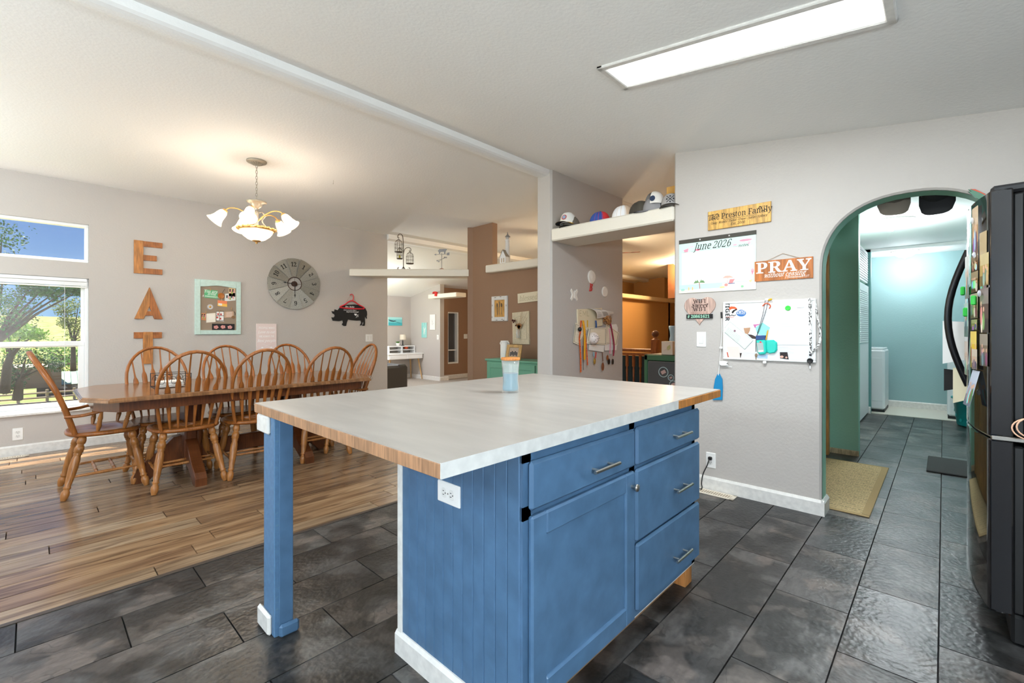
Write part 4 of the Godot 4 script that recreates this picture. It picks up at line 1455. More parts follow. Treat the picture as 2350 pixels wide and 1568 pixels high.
func living_things() -> void:
	# pictures
	var p := Pic.new(128, 80, rgb(120, 205, 208))
	p.rect(0, 52, 128, 28, rgb(70, 178, 190)); p.rect(0, 0, 128, 20, rgb(168, 226, 224))
	p.poly([Vector2(0, 22), Vector2(40, 34), Vector2(78, 30), Vector2(50, 44), Vector2(20, 40)], rgb(40, 60, 74))
	p.line(Vector2(30, 30), Vector2(110, 56), 3, rgb(50, 70, 80))
	canvas("bird_painting", "small teal painting with a dark bird on the living room wall", W(6.28, 10.0, 1.44), 90, 0.4, 0.21, p.tex())
	p = Pic.new(96, 160, rgb(132, 205, 200))
	for i in 40:
		p.line(Vector2(rng.randf() * 96, 0), Vector2(rng.randf() * 96, 160), rng.randf_range(1, 4), rgb(132, 205, 200).lerp(Color.WHITE, rng.randf() * 0.5))
	for i in 14:
		p.line(Vector2(52, 80), Vector2(52 + rng.randf_range(-24, 24), 80 + rng.randf_range(-46, 46)), 4, rgb(236, 240, 232))
	canvas("teal_canvas", "tall teal canvas with a pale flower", W(6.75, 9.385, 1.22), 0, 0.22, 0.375, p.tex())
	p = Pic.new(96, 180, rgb(236, 236, 234))
	for i in 26:
		p.line(Vector2(48, 130 - i * 2), Vector2(48 + rng.randf_range(-30, 30), 60 + rng.randf_range(-30, 50)), 1.5, rgb(190, 192, 194))
	canvas("white_canvas", "white canvas with faint grey twigs above the teal one", W(6.75, 9.045, 1.415), 0, 0.21, 0.375, p.tex())
	var s := thing("light_switch", "narrow white switch plate on the living room wall end", "switch", W(6.75, 8.86, 1.05))
	switch_plate(s, 1)
	s = thing("light_switch", "double beige switch plate beside the narrow entry window", "switch", W(7.75, 9.0, 1.06), 90)
	switch_plate(s, 2)
	# desk
	var d := thing("writing_desk", "white writing desk with slanted pale wood legs", "desk", W(6.25, 9.7, 0))
	var white: Material = M("vinyl_white")
	var m := MB.new()
	m.cbox(Vector3(0, 0.64, 0), Vector3(0.55, 0.025, 1.0), 0.005)
	part(d, "desk_top", m, white)
	m = MB.new()
	m.cbox(Vector3(0.03, 0.575, 0), Vector3(0.46, 0.11, 0.96), 0.006)
	part(d, "drawer_box", m, white)
	for e in [-0.24, 0.24]:
		m = MB.new()
		m.cbox(Vector3(0.262, 0.575, e), Vector3(0.014, 0.09, 0.44), 0.004)
		part(d, "drawer", m, white)
	m = MB.new()
	m.cbox(Vector3(-0.17, 0.82, -0.1), Vector3(0.2, 0.02, 0.75))
	m.cbox(Vector3(-0.17, 0.73, -0.1), Vector3(0.2, 0.014, 0.75))
	for e in [-0.47, -0.1, 0.27]:
		m.cbox(Vector3(-0.17, 0.735, e), Vector3(0.2, 0.17, 0.02))
	part(d, "hutch", m, white)
	for sx in [-1.0, 1.0]:
		for sz in [-1.0, 1.0]:
			m = MB.new()
			m.turned(Vector3(0.17 * sx, 0.53, 0.4 * sz), Vector3(0.24 * sx, 0.0, 0.47 * sz), [Vector2(0.024, 0), Vector2(0.013, 1)], 10)
			part(d, "leg", m, wood("pale_leg", rgb(226, 186, 130), 0.4))
	var l := thing("desk_lamp", "small table lamp with a cream drum shade on the desk", "lamp", W(6.42, 9.86, 0.83))
	m = MB.new()
	m.lathe([Vector2(0, 0), Vector2(0.045, 0), Vector2(0.045, 0.012), Vector2(0.015, 0.02), Vector2(0.012, 0.05), Vector2(0.02, 0.065), Vector2(0.01, 0.08), Vector2(0.018, 0.1), Vector2(0.008, 0.12), Vector2(0.006, 0.17), Vector2(0, 0.17)], 14)
	part(l, "base", m, M("black"))
	m = MB.new()
	m.lathe([Vector2(0.08, 0.15), Vector2(0.07, 0.28), Vector2(0.068, 0.28), Vector2(0.078, 0.15)], 22)
	part(l, "shade", m, M("lamp_shade", rgb(226, 216, 198), 0.8))
	var pt := thing("potted_plant", "little green plant in a white pot on the desk hutch", "plant", W(6.28, 9.86, 0.83))
	m = MB.new()
	m.lathe([Vector2(0, 0), Vector2(0.04, 0), Vector2(0.048, 0.07), Vector2(0.042, 0.07), Vector2(0.04, 0.055), Vector2(0, 0.055)], 16)
	part(pt, "pot", m, M("plastic_white"))
	m = MB.new()
	for i in 16:
		var g := i * 2.4
		var r := 0.012 + 0.002 * i
		m.tube([Vector3(0.01 * cos(g), 0.05, 0.01 * sin(g)), Vector3(r * cos(g), 0.09, r * sin(g)), Vector3(r * 1.5 * cos(g), 0.115, r * 1.5 * sin(g))], [0.005, 0.006, 0.001], 5)
	part(pt, "leaves", m, M("succulent", rgb(92, 140, 70), 0.6))
	m = MB.new()
	for i in 8:
		var g := TAU * i / 8
		m.ball(Vector3(0.028 * cos(g), 0.035, 0.028 * sin(g)), Vector3(0.03, 0.036, 0.03), 8, 6)
	solid("pumpkin_ornament", "small red-orange pumpkin ornament inside the desk hutch", "ornament", m, M("pumpkin", rgb(196, 86, 52), 0.5), W(6.5, 9.84, 0.745))
	# sofa seen end-on
	var so := thing("sofa", "dark charcoal sofa by the living room opening", "sofa", W(4.6, 8.2, 0), 0)
	var lea := M("charcoal_leather", rgb(66, 64, 62), 0.45)
	m = MB.new()
	m.box(Vector3(-0.9, 0.05, -0.22), Vector3(0.95, 0.585, -0.02), 0.03)
	part(so, "backrest", m, lea)
	m = MB.new()
	m.box(Vector3(-0.9, 0.05, -0.02), Vector3(0.9, 0.42, 0.55), 0.03)
	part(so, "seat", m, lea)
	m = MB.new()
	m.box(Vector3(0.72, 0.05, -0.24), Vector3(0.96, 0.57, 0.55), 0.04)
	part(so, "arm", m, lea)
	m = MB.new()
	m.ball(Vector3(0.3, 0.56, 0.12), Vector3(0.2, 0.14, 0.08), 14, 8)
	solid("throw_pillow", "blue throw pillow on the charcoal sofa", "pillow", m, M("denim", rgb(110, 134, 156), 0.9), W(4.55, 8.25, 0.06))
	m = MB.new()
	m.cbox(Vector3(0, 0.0, 0), Vector3(1.05, 0.1, 0.3), 0.012)
	solid("display_ledge", "white ledge over the brown entry passage", "ledge", m, M("ledge_white"), W(6.68, 8.43, 2.02))
	m = MB.new()
	m.tube(catmull([Vector3(-0.25, 0.03, 0.05), Vector3(-0.17, 0.05, 0.08), Vector3(-0.05, 0.035, 0.12), Vector3(0.0, 0.02, 0.16), Vector3(0.0, -0.06, 0.168)], 5), 0.03, 8, Vector2(1.2, 0.6))
	solid("red_scarf", "red cloth draped over the white entry ledge", "cloth", m, M("red_cloth", rgb(206, 50, 44), 0.85), W(6.68, 8.62, 2.075))

func canvas(called: String, label: String, at: Vector3, turn: float, w: float, h: float, tex: Texture2D, d := 0.022) -> Node3D:
	var t := thing(called, label, "picture", at, turn)
	var m := MB.new()
	m.box(Vector3(-w / 2, -h / 2, 0.001), Vector3(w / 2, h / 2, d), 0.001)
	part(t, "stretcher", m, M("canvas_edge", rgb(226, 224, 218), 0.8))
	m = MB.new()
	m.sheet(-w / 2 + 0.001, -h / 2 + 0.001, w / 2 - 0.001, h / 2 - 0.001, d + 0.0006)
	part(t, "print", m, printed(called + "_print", tex, 0.7))
	return t

func switch_plate(t: Node3D, gangs: int) -> void:
	var m := MB.new()
	m.prism(round_rect(0.072 + 0.046 * (gangs - 1), 0.116, 0.004), 0, 0.006, 0.003)
	part(t, "cover_plate", m, M("plastic_white"))
	for i in gangs:
		m = MB.new()
		var x := (i - (gangs - 1) / 2.0) * 0.046
		m.box(Vector3(x - 0.0165, -0.033, 0.004), Vector3(x + 0.0165, 0.033, 0.0085), 0.002)
		part(t, "rocker", m, M("socket_white", rgb(230, 229, 225), 0.35))

func stair_things() -> void:
	# railing
	var oak := wood("rail_oak", rgb(168, 100, 52), 0.35, 3.0)
	var t := thing("stair_railing", "oak stair railing with turned balusters and a ball newel post", "railing", W(6.5, 3.17, 0))
	var m := MB.new()
	m.cbox(Vector3(-0.95, 0.91, 0), Vector3(1.9, 0.05, 0.07), 0.01)
	part(t, "handrail", m, oak)
	m = MB.new()
	m.cbox(Vector3(-0.95, 0.845, 0), Vector3(1.9, 0.035, 0.05), 0.006)
	part(t, "fillet_rail", m, oak)
	m = MB.new()
	m.cbox(Vector3(-0.95, 0.06, 0), Vector3(1.9, 0.04, 0.07), 0.006)
	part(t, "bottom_rail", m, oak)
	for i in 14:
		m = MB.new()
		var x := -0.13 - 0.115 * i
		m.cbox(Vector3(x, 0.74, 0), Vector3(0.036, 0.18, 0.036), 0.003)
		m.turned(Vector3(x, 0.08, 0), Vector3(x, 0.65, 0), [Vector2(0.016, 0), Vector2(0.018, 0.2), Vector2(0.012, 0.5), Vector2(0.017, 0.9), Vector2(0.012, 0.96), Vector2(0.017, 1)], 8)
		part(t, "baluster", m, oak)
	m = MB.new()
	m.cbox(Vector3(0, 0.55, 0), Vector3(0.1, 1.06, 0.1), 0.006)
	m.turned(Vector3(0, 1.08, 0), Vector3(0, 1.12, 0), [Vector2(0.05, 0), Vector2(0.03, 0.5), Vector2(0.025, 1)], 14)
	part(t, "newel_post", m, oak)
	m = MB.new()
	m.ball(Vector3(0, 1.165, 0), Vector3(0.055, 0.052, 0.055), 16, 10)
	part(t, "newel_ball", m, wood("ball_oak", rgb(116, 66, 36), 0.3, 3.0))
	m = MB.new()
	wb(m, 6.75, 6.8, 3.0, 5.6, 0.0, 0.8)
	struct("wall_stairwell", "dark teal stairwell panel behind the railing", m, M("stairwell", rgb(24, 52, 62), 0.8))
	# small fridge
	t = thing("mini_fridge", "small dark fridge with a green surround and round stickers", "mini fridge", W(5.75, 2.4, 0))
	var dark := M("fridge_grey", rgb(88, 96, 102), 0.35)
	m = MB.new()
	m.box(Vector3(-0.5, 0.01, -0.45), Vector3(0.5, 0.9, 0.1), 0.012)
	part(t, "body", m, M("fridge_dark", rgb(36, 42, 46), 0.4))
	m = MB.new()
	m.box(Vector3(-0.44, 0.03, 0.1), Vector3(0.48, 0.815, 0.15), 0.012)
	part(t, "door", m, dark)
	m = MB.new()
	m.box(Vector3(-0.5, 0.82, 0.1), Vector3(0.5, 0.895, 0.13), 0.008)
	m.box(Vector3(-0.5, 0.30, 0.1), Vector3(-0.45, 0.895, 0.13), 0.008)
	part(t, "green_surround", m, M("green_sign", rgb(70, 122, 92), 0.45))
	for q in [[-0.22, 0.68, 0.062], [-0.12, 0.615, 0.036], [-0.09, 0.53, 0.048]]:
		m = MB.new()
		var st := []
		for k in 24:
			st.append(Vector3(q[0] + q[2] * cos(TAU * k / 24), q[1] + q[2] * sin(TAU * k / 24), 0.152))
		m.tube(st, 0.006, 5, Vector2.ONE, Vector3.ZERO, true)
		var k := part(t, "sticker_ring", m, M("sticker_blue", rgb(190, 224, 236), 0.5))
		m = MB.new()
		m.t = Transform3D(Basis(Vector3.BACK, 0.5), Vector3(q[0], q[1], 0.151))
		m.box(Vector3(-q[2] * 0.5, -q[2] * 0.35, 0), Vector3(q[2] * 0.5, q[2] * 0.35, 0.002))
		part(k, "sticker_mark", m, M("sticker_pink", rgb(214, 190, 190), 0.6))
	# on the fridge
	t = thing("tissue_box", "white flower-print tissue box on the mini fridge", "tissue box", W(5.72, 2.6, 0.9))
	m = MB.new()
	m.box(Vector3(-0.075, 0.001, -0.06), Vector3(0.075, 0.175, 0.06), 0.003)
	part(t, "carton", m, M("carton", rgb(236, 226, 212), 0.7))
	m = MB.new()
	m.prism(leaf_outline(0.05, 0.08), 0, 0.001)
	var pr := part(t, "printed_leaf", m, M("leaf_print", rgb(196, 196, 140), 0.7))
	pr.transform = Transform3D(Basis(Vector3.BACK, -0.4), Vector3(0.01, 0.06, 0.06))
	m = MB.new()
	m.tube([Vector3(-0.05, 0.05, 0.0605), Vector3(0.0, 0.08, 0.061), Vector3(0.055, 0.07, 0.0605)], 0.006, 5, Vector2(1, 0.2))
	part(t, "printed_ribbon", m, M("ribbon_print", rgb(236, 200, 180), 0.7))
	t = thing("spray_bottle", "pale blue spray bottle behind the tissue box", "bottle", W(5.95, 2.65, 0.9))
	m = MB.new()
	m.lathe([Vector2(0, 0), Vector2(0.045, 0), Vector2(0.045, 0.2), Vector2(0.035, 0.24), Vector2(0.04, 0.3), Vector2(0.055, 0.36), Vector2(0.05, 0.38), Vector2(0, 0.38)], 16)
	part(t, "bottle_body", m, M("pale_blue", rgb(172, 206, 230), 0.35))
	m = MB.new()
	m.box(Vector3(0.02, 0.28, -0.012), Vector3(0.075, 0.3, 0.012), 0.004)
	part(t, "trigger", m, M("navy", rgb(40, 56, 84), 0.5))
	t = thing("gold_frame", "small gold picture frame at the back of the mini fridge", "picture frame", W(6.1, 2.5, 0.9))
	m = MB.new()
	m.box(Vector3(-0.1, 0.0, -0.01), Vector3(0.1, 0.26, 0.0), 0.003)
	part(t, "moulding", m, M("gold", rgb(196, 142, 60), 0.4, 0.3))
	m = MB.new()
	m.box(Vector3(-0.07, 0.03, 0.0), Vector3(0.07, 0.23, 0.003))
	part(t, "picture_face", m, M("cream_card", rgb(214, 180, 110), 0.7))
	# ceiling fan with light
	var at := W(6.62, 4.2, din_h(4.2))
	t = thing("ceiling_fan", "ceiling fan with reddish wood blades over the stair hall", "ceiling fan", at)
	m = MB.new()
	m.lathe([Vector2(0, -0.36), Vector2(0.05, -0.36), Vector2(0.11, -0.33), Vector2(0.11, -0.25), Vector2(0.05, -0.22), Vector2(0.012, -0.22), Vector2(0.012, -0.05), Vector2(0.06, -0.04), Vector2(0.06, 0), Vector2(0, 0)], 18)
	part(t, "motor", m, M("brass"))
	for i in 5:
		m = MB.new()
		m.t = Transform3D(Basis(Vector3.UP, deg_to_rad(-47.0 + 72.0 * i)) * Basis(Vector3.RIGHT, 0.22), Vector3(0, -0.30, 0))
		var pl := PackedVector2Array([Vector2(0.1, -0.03), Vector2(0.2, -0.06), Vector2(0.55, -0.075), Vector2(0.62, -0.05), Vector2(0.64, 0.0), Vector2(0.62, 0.05), Vector2(0.55, 0.075), Vector2(0.2, 0.06), Vector2(0.1, 0.03)])
		m.t = m.t * Transform3D(Basis(Vector3.RIGHT, -PI / 2), Vector3.ZERO)
		m.prism(pl, -0.004, 0.004)
		part(t, "blade", m, wood("fan_blade", rgb(192, 116, 86), 0.4))
	m = MB.new()
	m.lathe([Vector2(0, -0.47), Vector2(0.07, -0.45), Vector2(0.1, -0.4), Vector2(0.09, -0.36), Vector2(0, -0.36)], 18)
	part(t, "light_globe", m, M("lit_globe", rgb(255, 240, 214), 0.4, 0, {"emission_enabled": true, "emission": rgb(255, 226, 180), "emission_energy_multiplier": 1.2}))
	bulb("fan_lamp", t, Vector3(0, -0.42, 0), 1.2, Color(1.0, 0.88, 0.70), 0.06)
	t = thing("living_fill_light", "added hanging bowl light, out of view, brightening the living room", "ceiling light", W(4.6, 8.6, liv_h(8.6)))  # added fill lamp, hidden by the dining wall, lifts the living room ceiling
	m = MB.new()
	m.lathe([Vector2(0, -0.4), Vector2(0.1, -0.38), Vector2(0.16, -0.3), Vector2(0.012, -0.29), Vector2(0.012, 0), Vector2(0, 0)], 20)
	part(t, "glass_bowl", m, M("lit_globe"))
	bulb("living_fill_lamp", t, Vector3(0, -0.45, 0), 1.5, Color(0.97, 0.98, 1.0), 0.1)
	# flush ceiling lamp by the stairs
	t = thing("stair_ceiling_light", "flush glass ceiling light over the tan stair wall", "ceiling light", W(10.2, 4.4, din_h(4.4)))
	m = MB.new()
	m.lathe([Vector2(0, -0.09), Vector2(0.1, -0.075), Vector2(0.15, -0.02), Vector2(0.15, 0), Vector2(0, 0)], 20)
	part(t, "glass_dome", m, M("lit_globe"))
	bulb("stair_lamp", t, Vector3(0, -0.14, 0), 1.7, Color(1.0, 0.86, 0.66), 0.08)

# ------------------------------------------------------------------ outdoors
func land(b: float) -> float:
	var k := [[6.0, -0.6], [14.0, -1.0], [30.0, -2.2], [57.0, -4.6], [90.0, -3.6], [130.0, 0.4], [170.0, 4.2], [188.0, 5.6], [215.0, 5.4], [260.0, 3.0]]
	for i in k.size() - 1:
		if b < k[i + 1][0]:
			return lerpf(k[i][1], k[i + 1][1], smoothstep(k[i][0], k[i + 1][0], b) * 0.5 + 0.5 * (b - k[i][0]) / (k[i + 1][0] - k[i][0]))
	return 3.0

func grass_tex() -> ImageTexture:
	var s := 512
	var a := field(s, s, s, s, 0.012, 101, 4)
	var b := field(s, s, s, s, 0.1, 102, 3)
	var out := PackedByteArray()
	out.resize(s * s * 3)
	for i in s * s:
		var c := rgb(120, 142, 72).lerp(rgb(192, 184, 112), smoothstep(0.35, 0.75, a[i] / 255.0))
		c = c.darkened(0.25 * b[i] / 255.0)
		out[i * 3] = int(c.r * 255); out[i * 3 + 1] = int(c.g * 255); out[i * 3 + 2] = int(c.b * 255)
	return img(s, s, out)

func outdoors() -> void:
	var m := MB.new()
	var rows := []
	for i in 61:
		var b := 6.71 + 255.0 * pow(i / 60.0, 2.0)
		var row := []
		for j in 41:
			var a := (j - 20) / 20.0 * (14.0 + b * 0.9)
			row.append(W(a, b, land(b) + 0.5 * sin(a * 0.05 + b * 0.02) * clampf((b - 30) / 60, 0, 1)))
		rows.append(row)
	m.grid(rows)
	var g := part(self, "hillside", m, M("grass", Color.WHITE, 0.95, 0, {"albedo_texture": grass_tex(), "uv1_triplanar": true, "uv1_world_triplanar": true, "uv1_scale": Vector3(0.045, 0.045, 0.045)}))
	tag(g, "grassy hillside seen through the dining window", "", "", "structure")
	var yard := MB.new()
	wb(yard, -60, -2.9, -60, 6.7, -0.8, -0.62)
	wb(yard, -2.9, 40, -60, -1.96, -0.8, -0.62)
	wb(yard, 14.3, 60, -1.95, 60, -0.8, -0.62)
	var y := part(self, "yard", yard, M("grass"))
	tag(y, "flat grassy yard round the house", "", "", "structure")
	var dirt := MB.new()
	dirt.t = Transform3D(Basis.from_scale(Vector3(1, 0.12, 1)), pix(176, 925, 27))
	dirt.ball(Vector3.ZERO, Vector3(3.2, 2.4, 1.4), 18, 8)
	solid("dirt_patch", "bare reddish dirt bank past the window", "dirt", dirt, M("dirt", rgb(204, 152, 104), 0.95))
	# sheds
	shed("green_roof_shed", "low dark shed with a pale green metal roof", pix(185, 905, 39), 5.2, 2.0, 0.95, 1.0, rgb(150, 196, 176), rgb(74, 62, 58))
	shed("rusty_shed", "weathered shed with a pale flat roof behind the trees", pix(80, 880, 36), 3.0, 2.0, 1.3, 0.18, rgb(226, 212, 200), rgb(118, 98, 88))
	# log fence
	var f := thing("log_fence", "weathered log rail fence in the yard", "fence", pix(60, 930, 22))
	for i in 6:
		m = MB.new()
		m.rod(Vector3(0.6, -0.3, -2.6 + i * 0.95), Vector3(0.62, 0.75, -2.6 + i * 0.95), 0.06, 7)
		part(f, "post", m, M("grey_log", rgb(150, 138, 124), 0.9))
	for i in 3:
		m = MB.new()
		m.rod(Vector3(0.66, 0.12 + 0.24 * i, -2.9), Vector3(0.66, 0.16 + 0.22 * i, 2.5), 0.045, 7)
		part(f, "rail", m, M("grey_log"))
	# trees
	var dk := rgb(46, 96, 40)
	var yl := rgb(128, 168, 66)
	tree("maple_tree", "leafy dark maple with branches reaching over the window", pix(-60, 900, 9.0), [[pix(4, 545, 9), 0.42], [pix(12, 600, 9.2), 0.25], [pix(0, 690, 9), 0.5], [pix(45, 690, 9), 0.32], [pix(30, 730, 9), 0.4], [pix(95, 668, 9), 0.2], [pix(125, 672, 9), 0.2], [pix(160, 664, 9), 0.18], [pix(182, 668, 9), 0.12], [pix(70, 660, 9), 0.2], [pix(-70, 640, 9.5), 0.9], [pix(-80, 500, 9.5), 1.1]], dk, 0.055, 330)
	tree("light_shrub", "bright yellow-green shrub below the maple", pix(10, 860, 10), [[pix(20, 760, 10), 0.42], [pix(55, 765, 10), 0.3], [pix(5, 780, 10), 0.5], [pix(82, 768, 10), 0.2]], yl, 0.055, 420)
	tree("pinyon_tree", "tall olive-green tree standing in front of the grassy hill", pix(168, 830, 19), [[pix(142, 700, 19), 0.45], [pix(150, 715, 19), 0.35], [pix(180, 700, 19), 0.5], [pix(172, 745, 19), 0.5], [pix(190, 740, 19), 0.6], [pix(152, 740, 19), 0.35], [pix(185, 775, 19), 0.6]], rgb(116, 130, 62), 0.075, 330)
	tree("dark_shade_tree", "dark green tree in the lower window pane", pix(40, 890, 15), [[pix(15, 830, 15), 0.6], [pix(60, 820, 15), 0.5], [pix(100, 830, 15), 0.4], [pix(130, 840, 15), 0.22], [pix(30, 860, 15), 0.5], [pix(20, 885, 15), 0.4]], rgb(40, 84, 44), 0.07, 420)
	tree("hillside_bush", "sunlit green bushes behind the sheds", pix(160, 850, 60), [[pix(125, 800, 60), 1.8], [pix(160, 815, 60), 2.2], [pix(190, 810, 60), 2.4], [pix(140, 835, 60), 1.6], [pix(100, 800, 62), 2.0], [pix(175, 838, 55), 1.6]], rgb(104, 148, 66), 0.25, 420)
	tree("grey_snag_tree", "grey-green tree far up the slope behind the maple", pix(40, 740, 50), [[pix(35, 715, 50), 1.2], [pix(20, 725, 50), 1.5], [pix(50, 728, 50), 0.9]], rgb(130, 134, 100), 0.2, 260)
	# greenery past the narrow entry window
	tree("entry_shrub", "leafy shrub outside the narrow entry window", W(7.6, 12.0, -0.6), [[W(7.5, 12.0, 0.6), 0.5], [W(7.9, 12.2, 1.1), 0.6], [W(8.3, 12.0, 1.5), 0.6], [W(7.9, 12.4, 0.2), 0.6]], rgb(84, 118, 50), 0.07, 260)

func shed(called: String, label: String, at: Vector3, long: float, deep: float, wall: float, rise: float, roof_c: Color, wall_c: Color) -> void:
	var t := thing(called, label, "shed", at)
	var m := MB.new()
	m.box(Vector3(-deep, -0.4, -long / 2), Vector3(0, wall, long / 2))
	part(t, "walls", m, M(called + "_wall", wall_c, 0.9))
	m = MB.new()
	m.face([Vector3(0.15, wall - 0.02, -long / 2 - 0.15), Vector3(0.15, wall - 0.02, long / 2 + 0.15), Vector3(-deep * 0.55, wall + rise, long / 2 + 0.15), Vector3(-deep * 0.55, wall + rise, -long / 2 - 0.15)], Vector3(1, 1, 0))
	m.face([Vector3(-deep - 0.1, wall, -long / 2 - 0.15), Vector3(-deep - 0.1, wall, long / 2 + 0.15), Vector3(-deep * 0.55, wall + rise, long / 2 + 0.15), Vector3(-deep * 0.55, wall + rise, -long / 2 - 0.15)], Vector3(-1, 1, 0))
	for s in [-1.0, 1.0]:
		m.face([Vector3(0.0, wall - 0.02, s * long / 2), Vector3(-deep * 0.55, wall + rise, s * long / 2), Vector3(-deep, wall, s * long / 2)], Vector3(0, 0, s))
	part(t, "roof", m, M(called + "_roof", roof_c, 0.5))
	for i in 14:
		var z := -long / 2 + long * i / 13
		m = MB.new()
		m.tube([Vector3(0.16, wall, z), Vector3(-deep * 0.55, wall + rise + 0.02, z)], 0.025, 4)
		part(t, "roof_rib", m, M(called + "_roof"))

# trunk, limbs to each clump, and leaves scattered through the clumps
func tree(called: String, label: String, foot: Vector3, clumps: Array, c: Color, leaf: float, each: int) -> void:
	var t := thing(called, label, "tree", foot)
	var r := RandomNumberGenerator.new()
	r.seed = hash(called)
	var m := MB.new()
	var mid := Vector3.ZERO
	for q in clumps:
		mid += q[0] - foot
	mid /= clumps.size()
	var neck := mid * 0.45
	var size: float = clumps[0][1]
	m.tube([Vector3(0, -0.4, 0), neck * 0.5 + Vector3(size * 0.1, 0, 0), neck], [size * 0.22, size * 0.17, size * 0.14], 8)
	part(t, "trunk", m, M("bark", rgb(70, 56, 46), 0.95))
	m = MB.new()
	for q in clumps:
		var e: Vector3 = q[0] - foot
		m.tube([neck * 0.9, neck.lerp(e, 0.5) + Vector3(0, size * 0.12, 0), e], [size * 0.09, size * 0.05, size * 0.02], 6)
	part(t, "limbs", m, M("bark"))
	var lm := MB.new()
	lm.face([Vector3(0, 0, 0), Vector3(0.32, 0.45, 0.1), Vector3(0, 1.0, 0.0)], Vector3.BACK)
	lm.face([Vector3(0, 0, 0), Vector3(0, 1.0, 0.0), Vector3(-0.32, 0.45, 0.1)], Vector3.BACK)
	var mm := MultiMesh.new()
	mm.transform_format = MultiMesh.TRANSFORM_3D
	mm.use_colors = true
	mm.mesh = lm.mesh()
	mm.instance_count = each * clumps.size()
	var k := 0
	for q in clumps:
		for i in each:
			var d := Vector3(r.randfn(), r.randfn(), r.randfn()).normalized() * pow(r.randf(), 0.45) * float(q[1])
			d.y *= 0.75
			var b := Basis.from_euler(Vector3(r.randf() * TAU, r.randf() * TAU, r.randf() * TAU)).scaled(Vector3.ONE * leaf * r.randf_range(0.7, 1.4))
			mm.set_instance_transform(k, Transform3D(b, q[0] - foot + d))
			var v := r.randf_range(0.7, 1.35)
			mm.set_instance_color(k, Color(v, v * r.randf_range(0.95, 1.1), v * 0.9))
			k += 1
	var o := MultiMeshInstance3D.new()
	o.name = "foliage"
	o.multimesh = mm
	o.material_override = M("leaf_" + called, c, 0.6, 0, {"vertex_color_use_as_albedo": true, "backlight_enabled": true, "backlight": Color(0.5, 0.6, 0.3), "cull_mode": BaseMaterial3D.CULL_DISABLED})
	o.set_meta("kind", "stuff")
	t.add_child(o)

# where the sight line of a pixel meets a wall of the house: (a, h) on a wall of constant b, (b, h) on one of constant a
func on_b(x: float, y: float, b: float) -> Vector2:
	var c := cos(deg_to_rad(YAW))
	var s := sin(deg_to_rad(YAW))
	var xr := (x - 1175.0) / FOCAL
	var t := b / (s - xr * c)
	return Vector2(t * (c + xr * s), EYE + t * (758.0 - y) / FOCAL)

func on_a(x: float, y: float, a: float) -> Vector2:
	var c := cos(deg_to_rad(YAW))
	var s := sin(deg_to_rad(YAW))
	var xr := (x - 1175.0) / FOCAL
	var t := a / (c + xr * s)
	return Vector2(t * (s - xr * c), EYE + t * (758.0 - y) / FOCAL)

# outlines in a thing's own x, y from pixels; z0 is the crop's left top, k its scale
func poly_b(pts: Array, b: float, o: Vector2, z0 := Vector2.ZERO, k := 1.0) -> PackedVector2Array:
	var out := PackedVector2Array()
	for p in pts:
		out.append(on_b(z0.x + p[0] / k, z0.y + p[1] / k, b) - o)
	return out

func poly_a(pts: Array, a: float, o: Vector2, z0 := Vector2.ZERO, k := 1.0) -> PackedVector2Array:
	var out := PackedVector2Array()
	for p in pts:
		var q := on_a(z0.x + p[0] / k, z0.y + p[1] / k, a) - o
		out.append(Vector2(-q.x, q.y))
	return out

func plate(parent: Node, called: String, pl: PackedVector2Array, z0: float, z1: float, m: Material, bv := 0.0, label := "") -> MeshInstance3D:
	var mb := MB.new()
	mb.prism(pl, z0, z1, bv)
	return part(parent, called, mb, m, label)

func rect_outline(x0: float, y0: float, x1: float, y1: float) -> PackedVector2Array:
	return PackedVector2Array([Vector2(x0, y0), Vector2(x1, y0), Vector2(x1, y1), Vector2(x0, y1)])

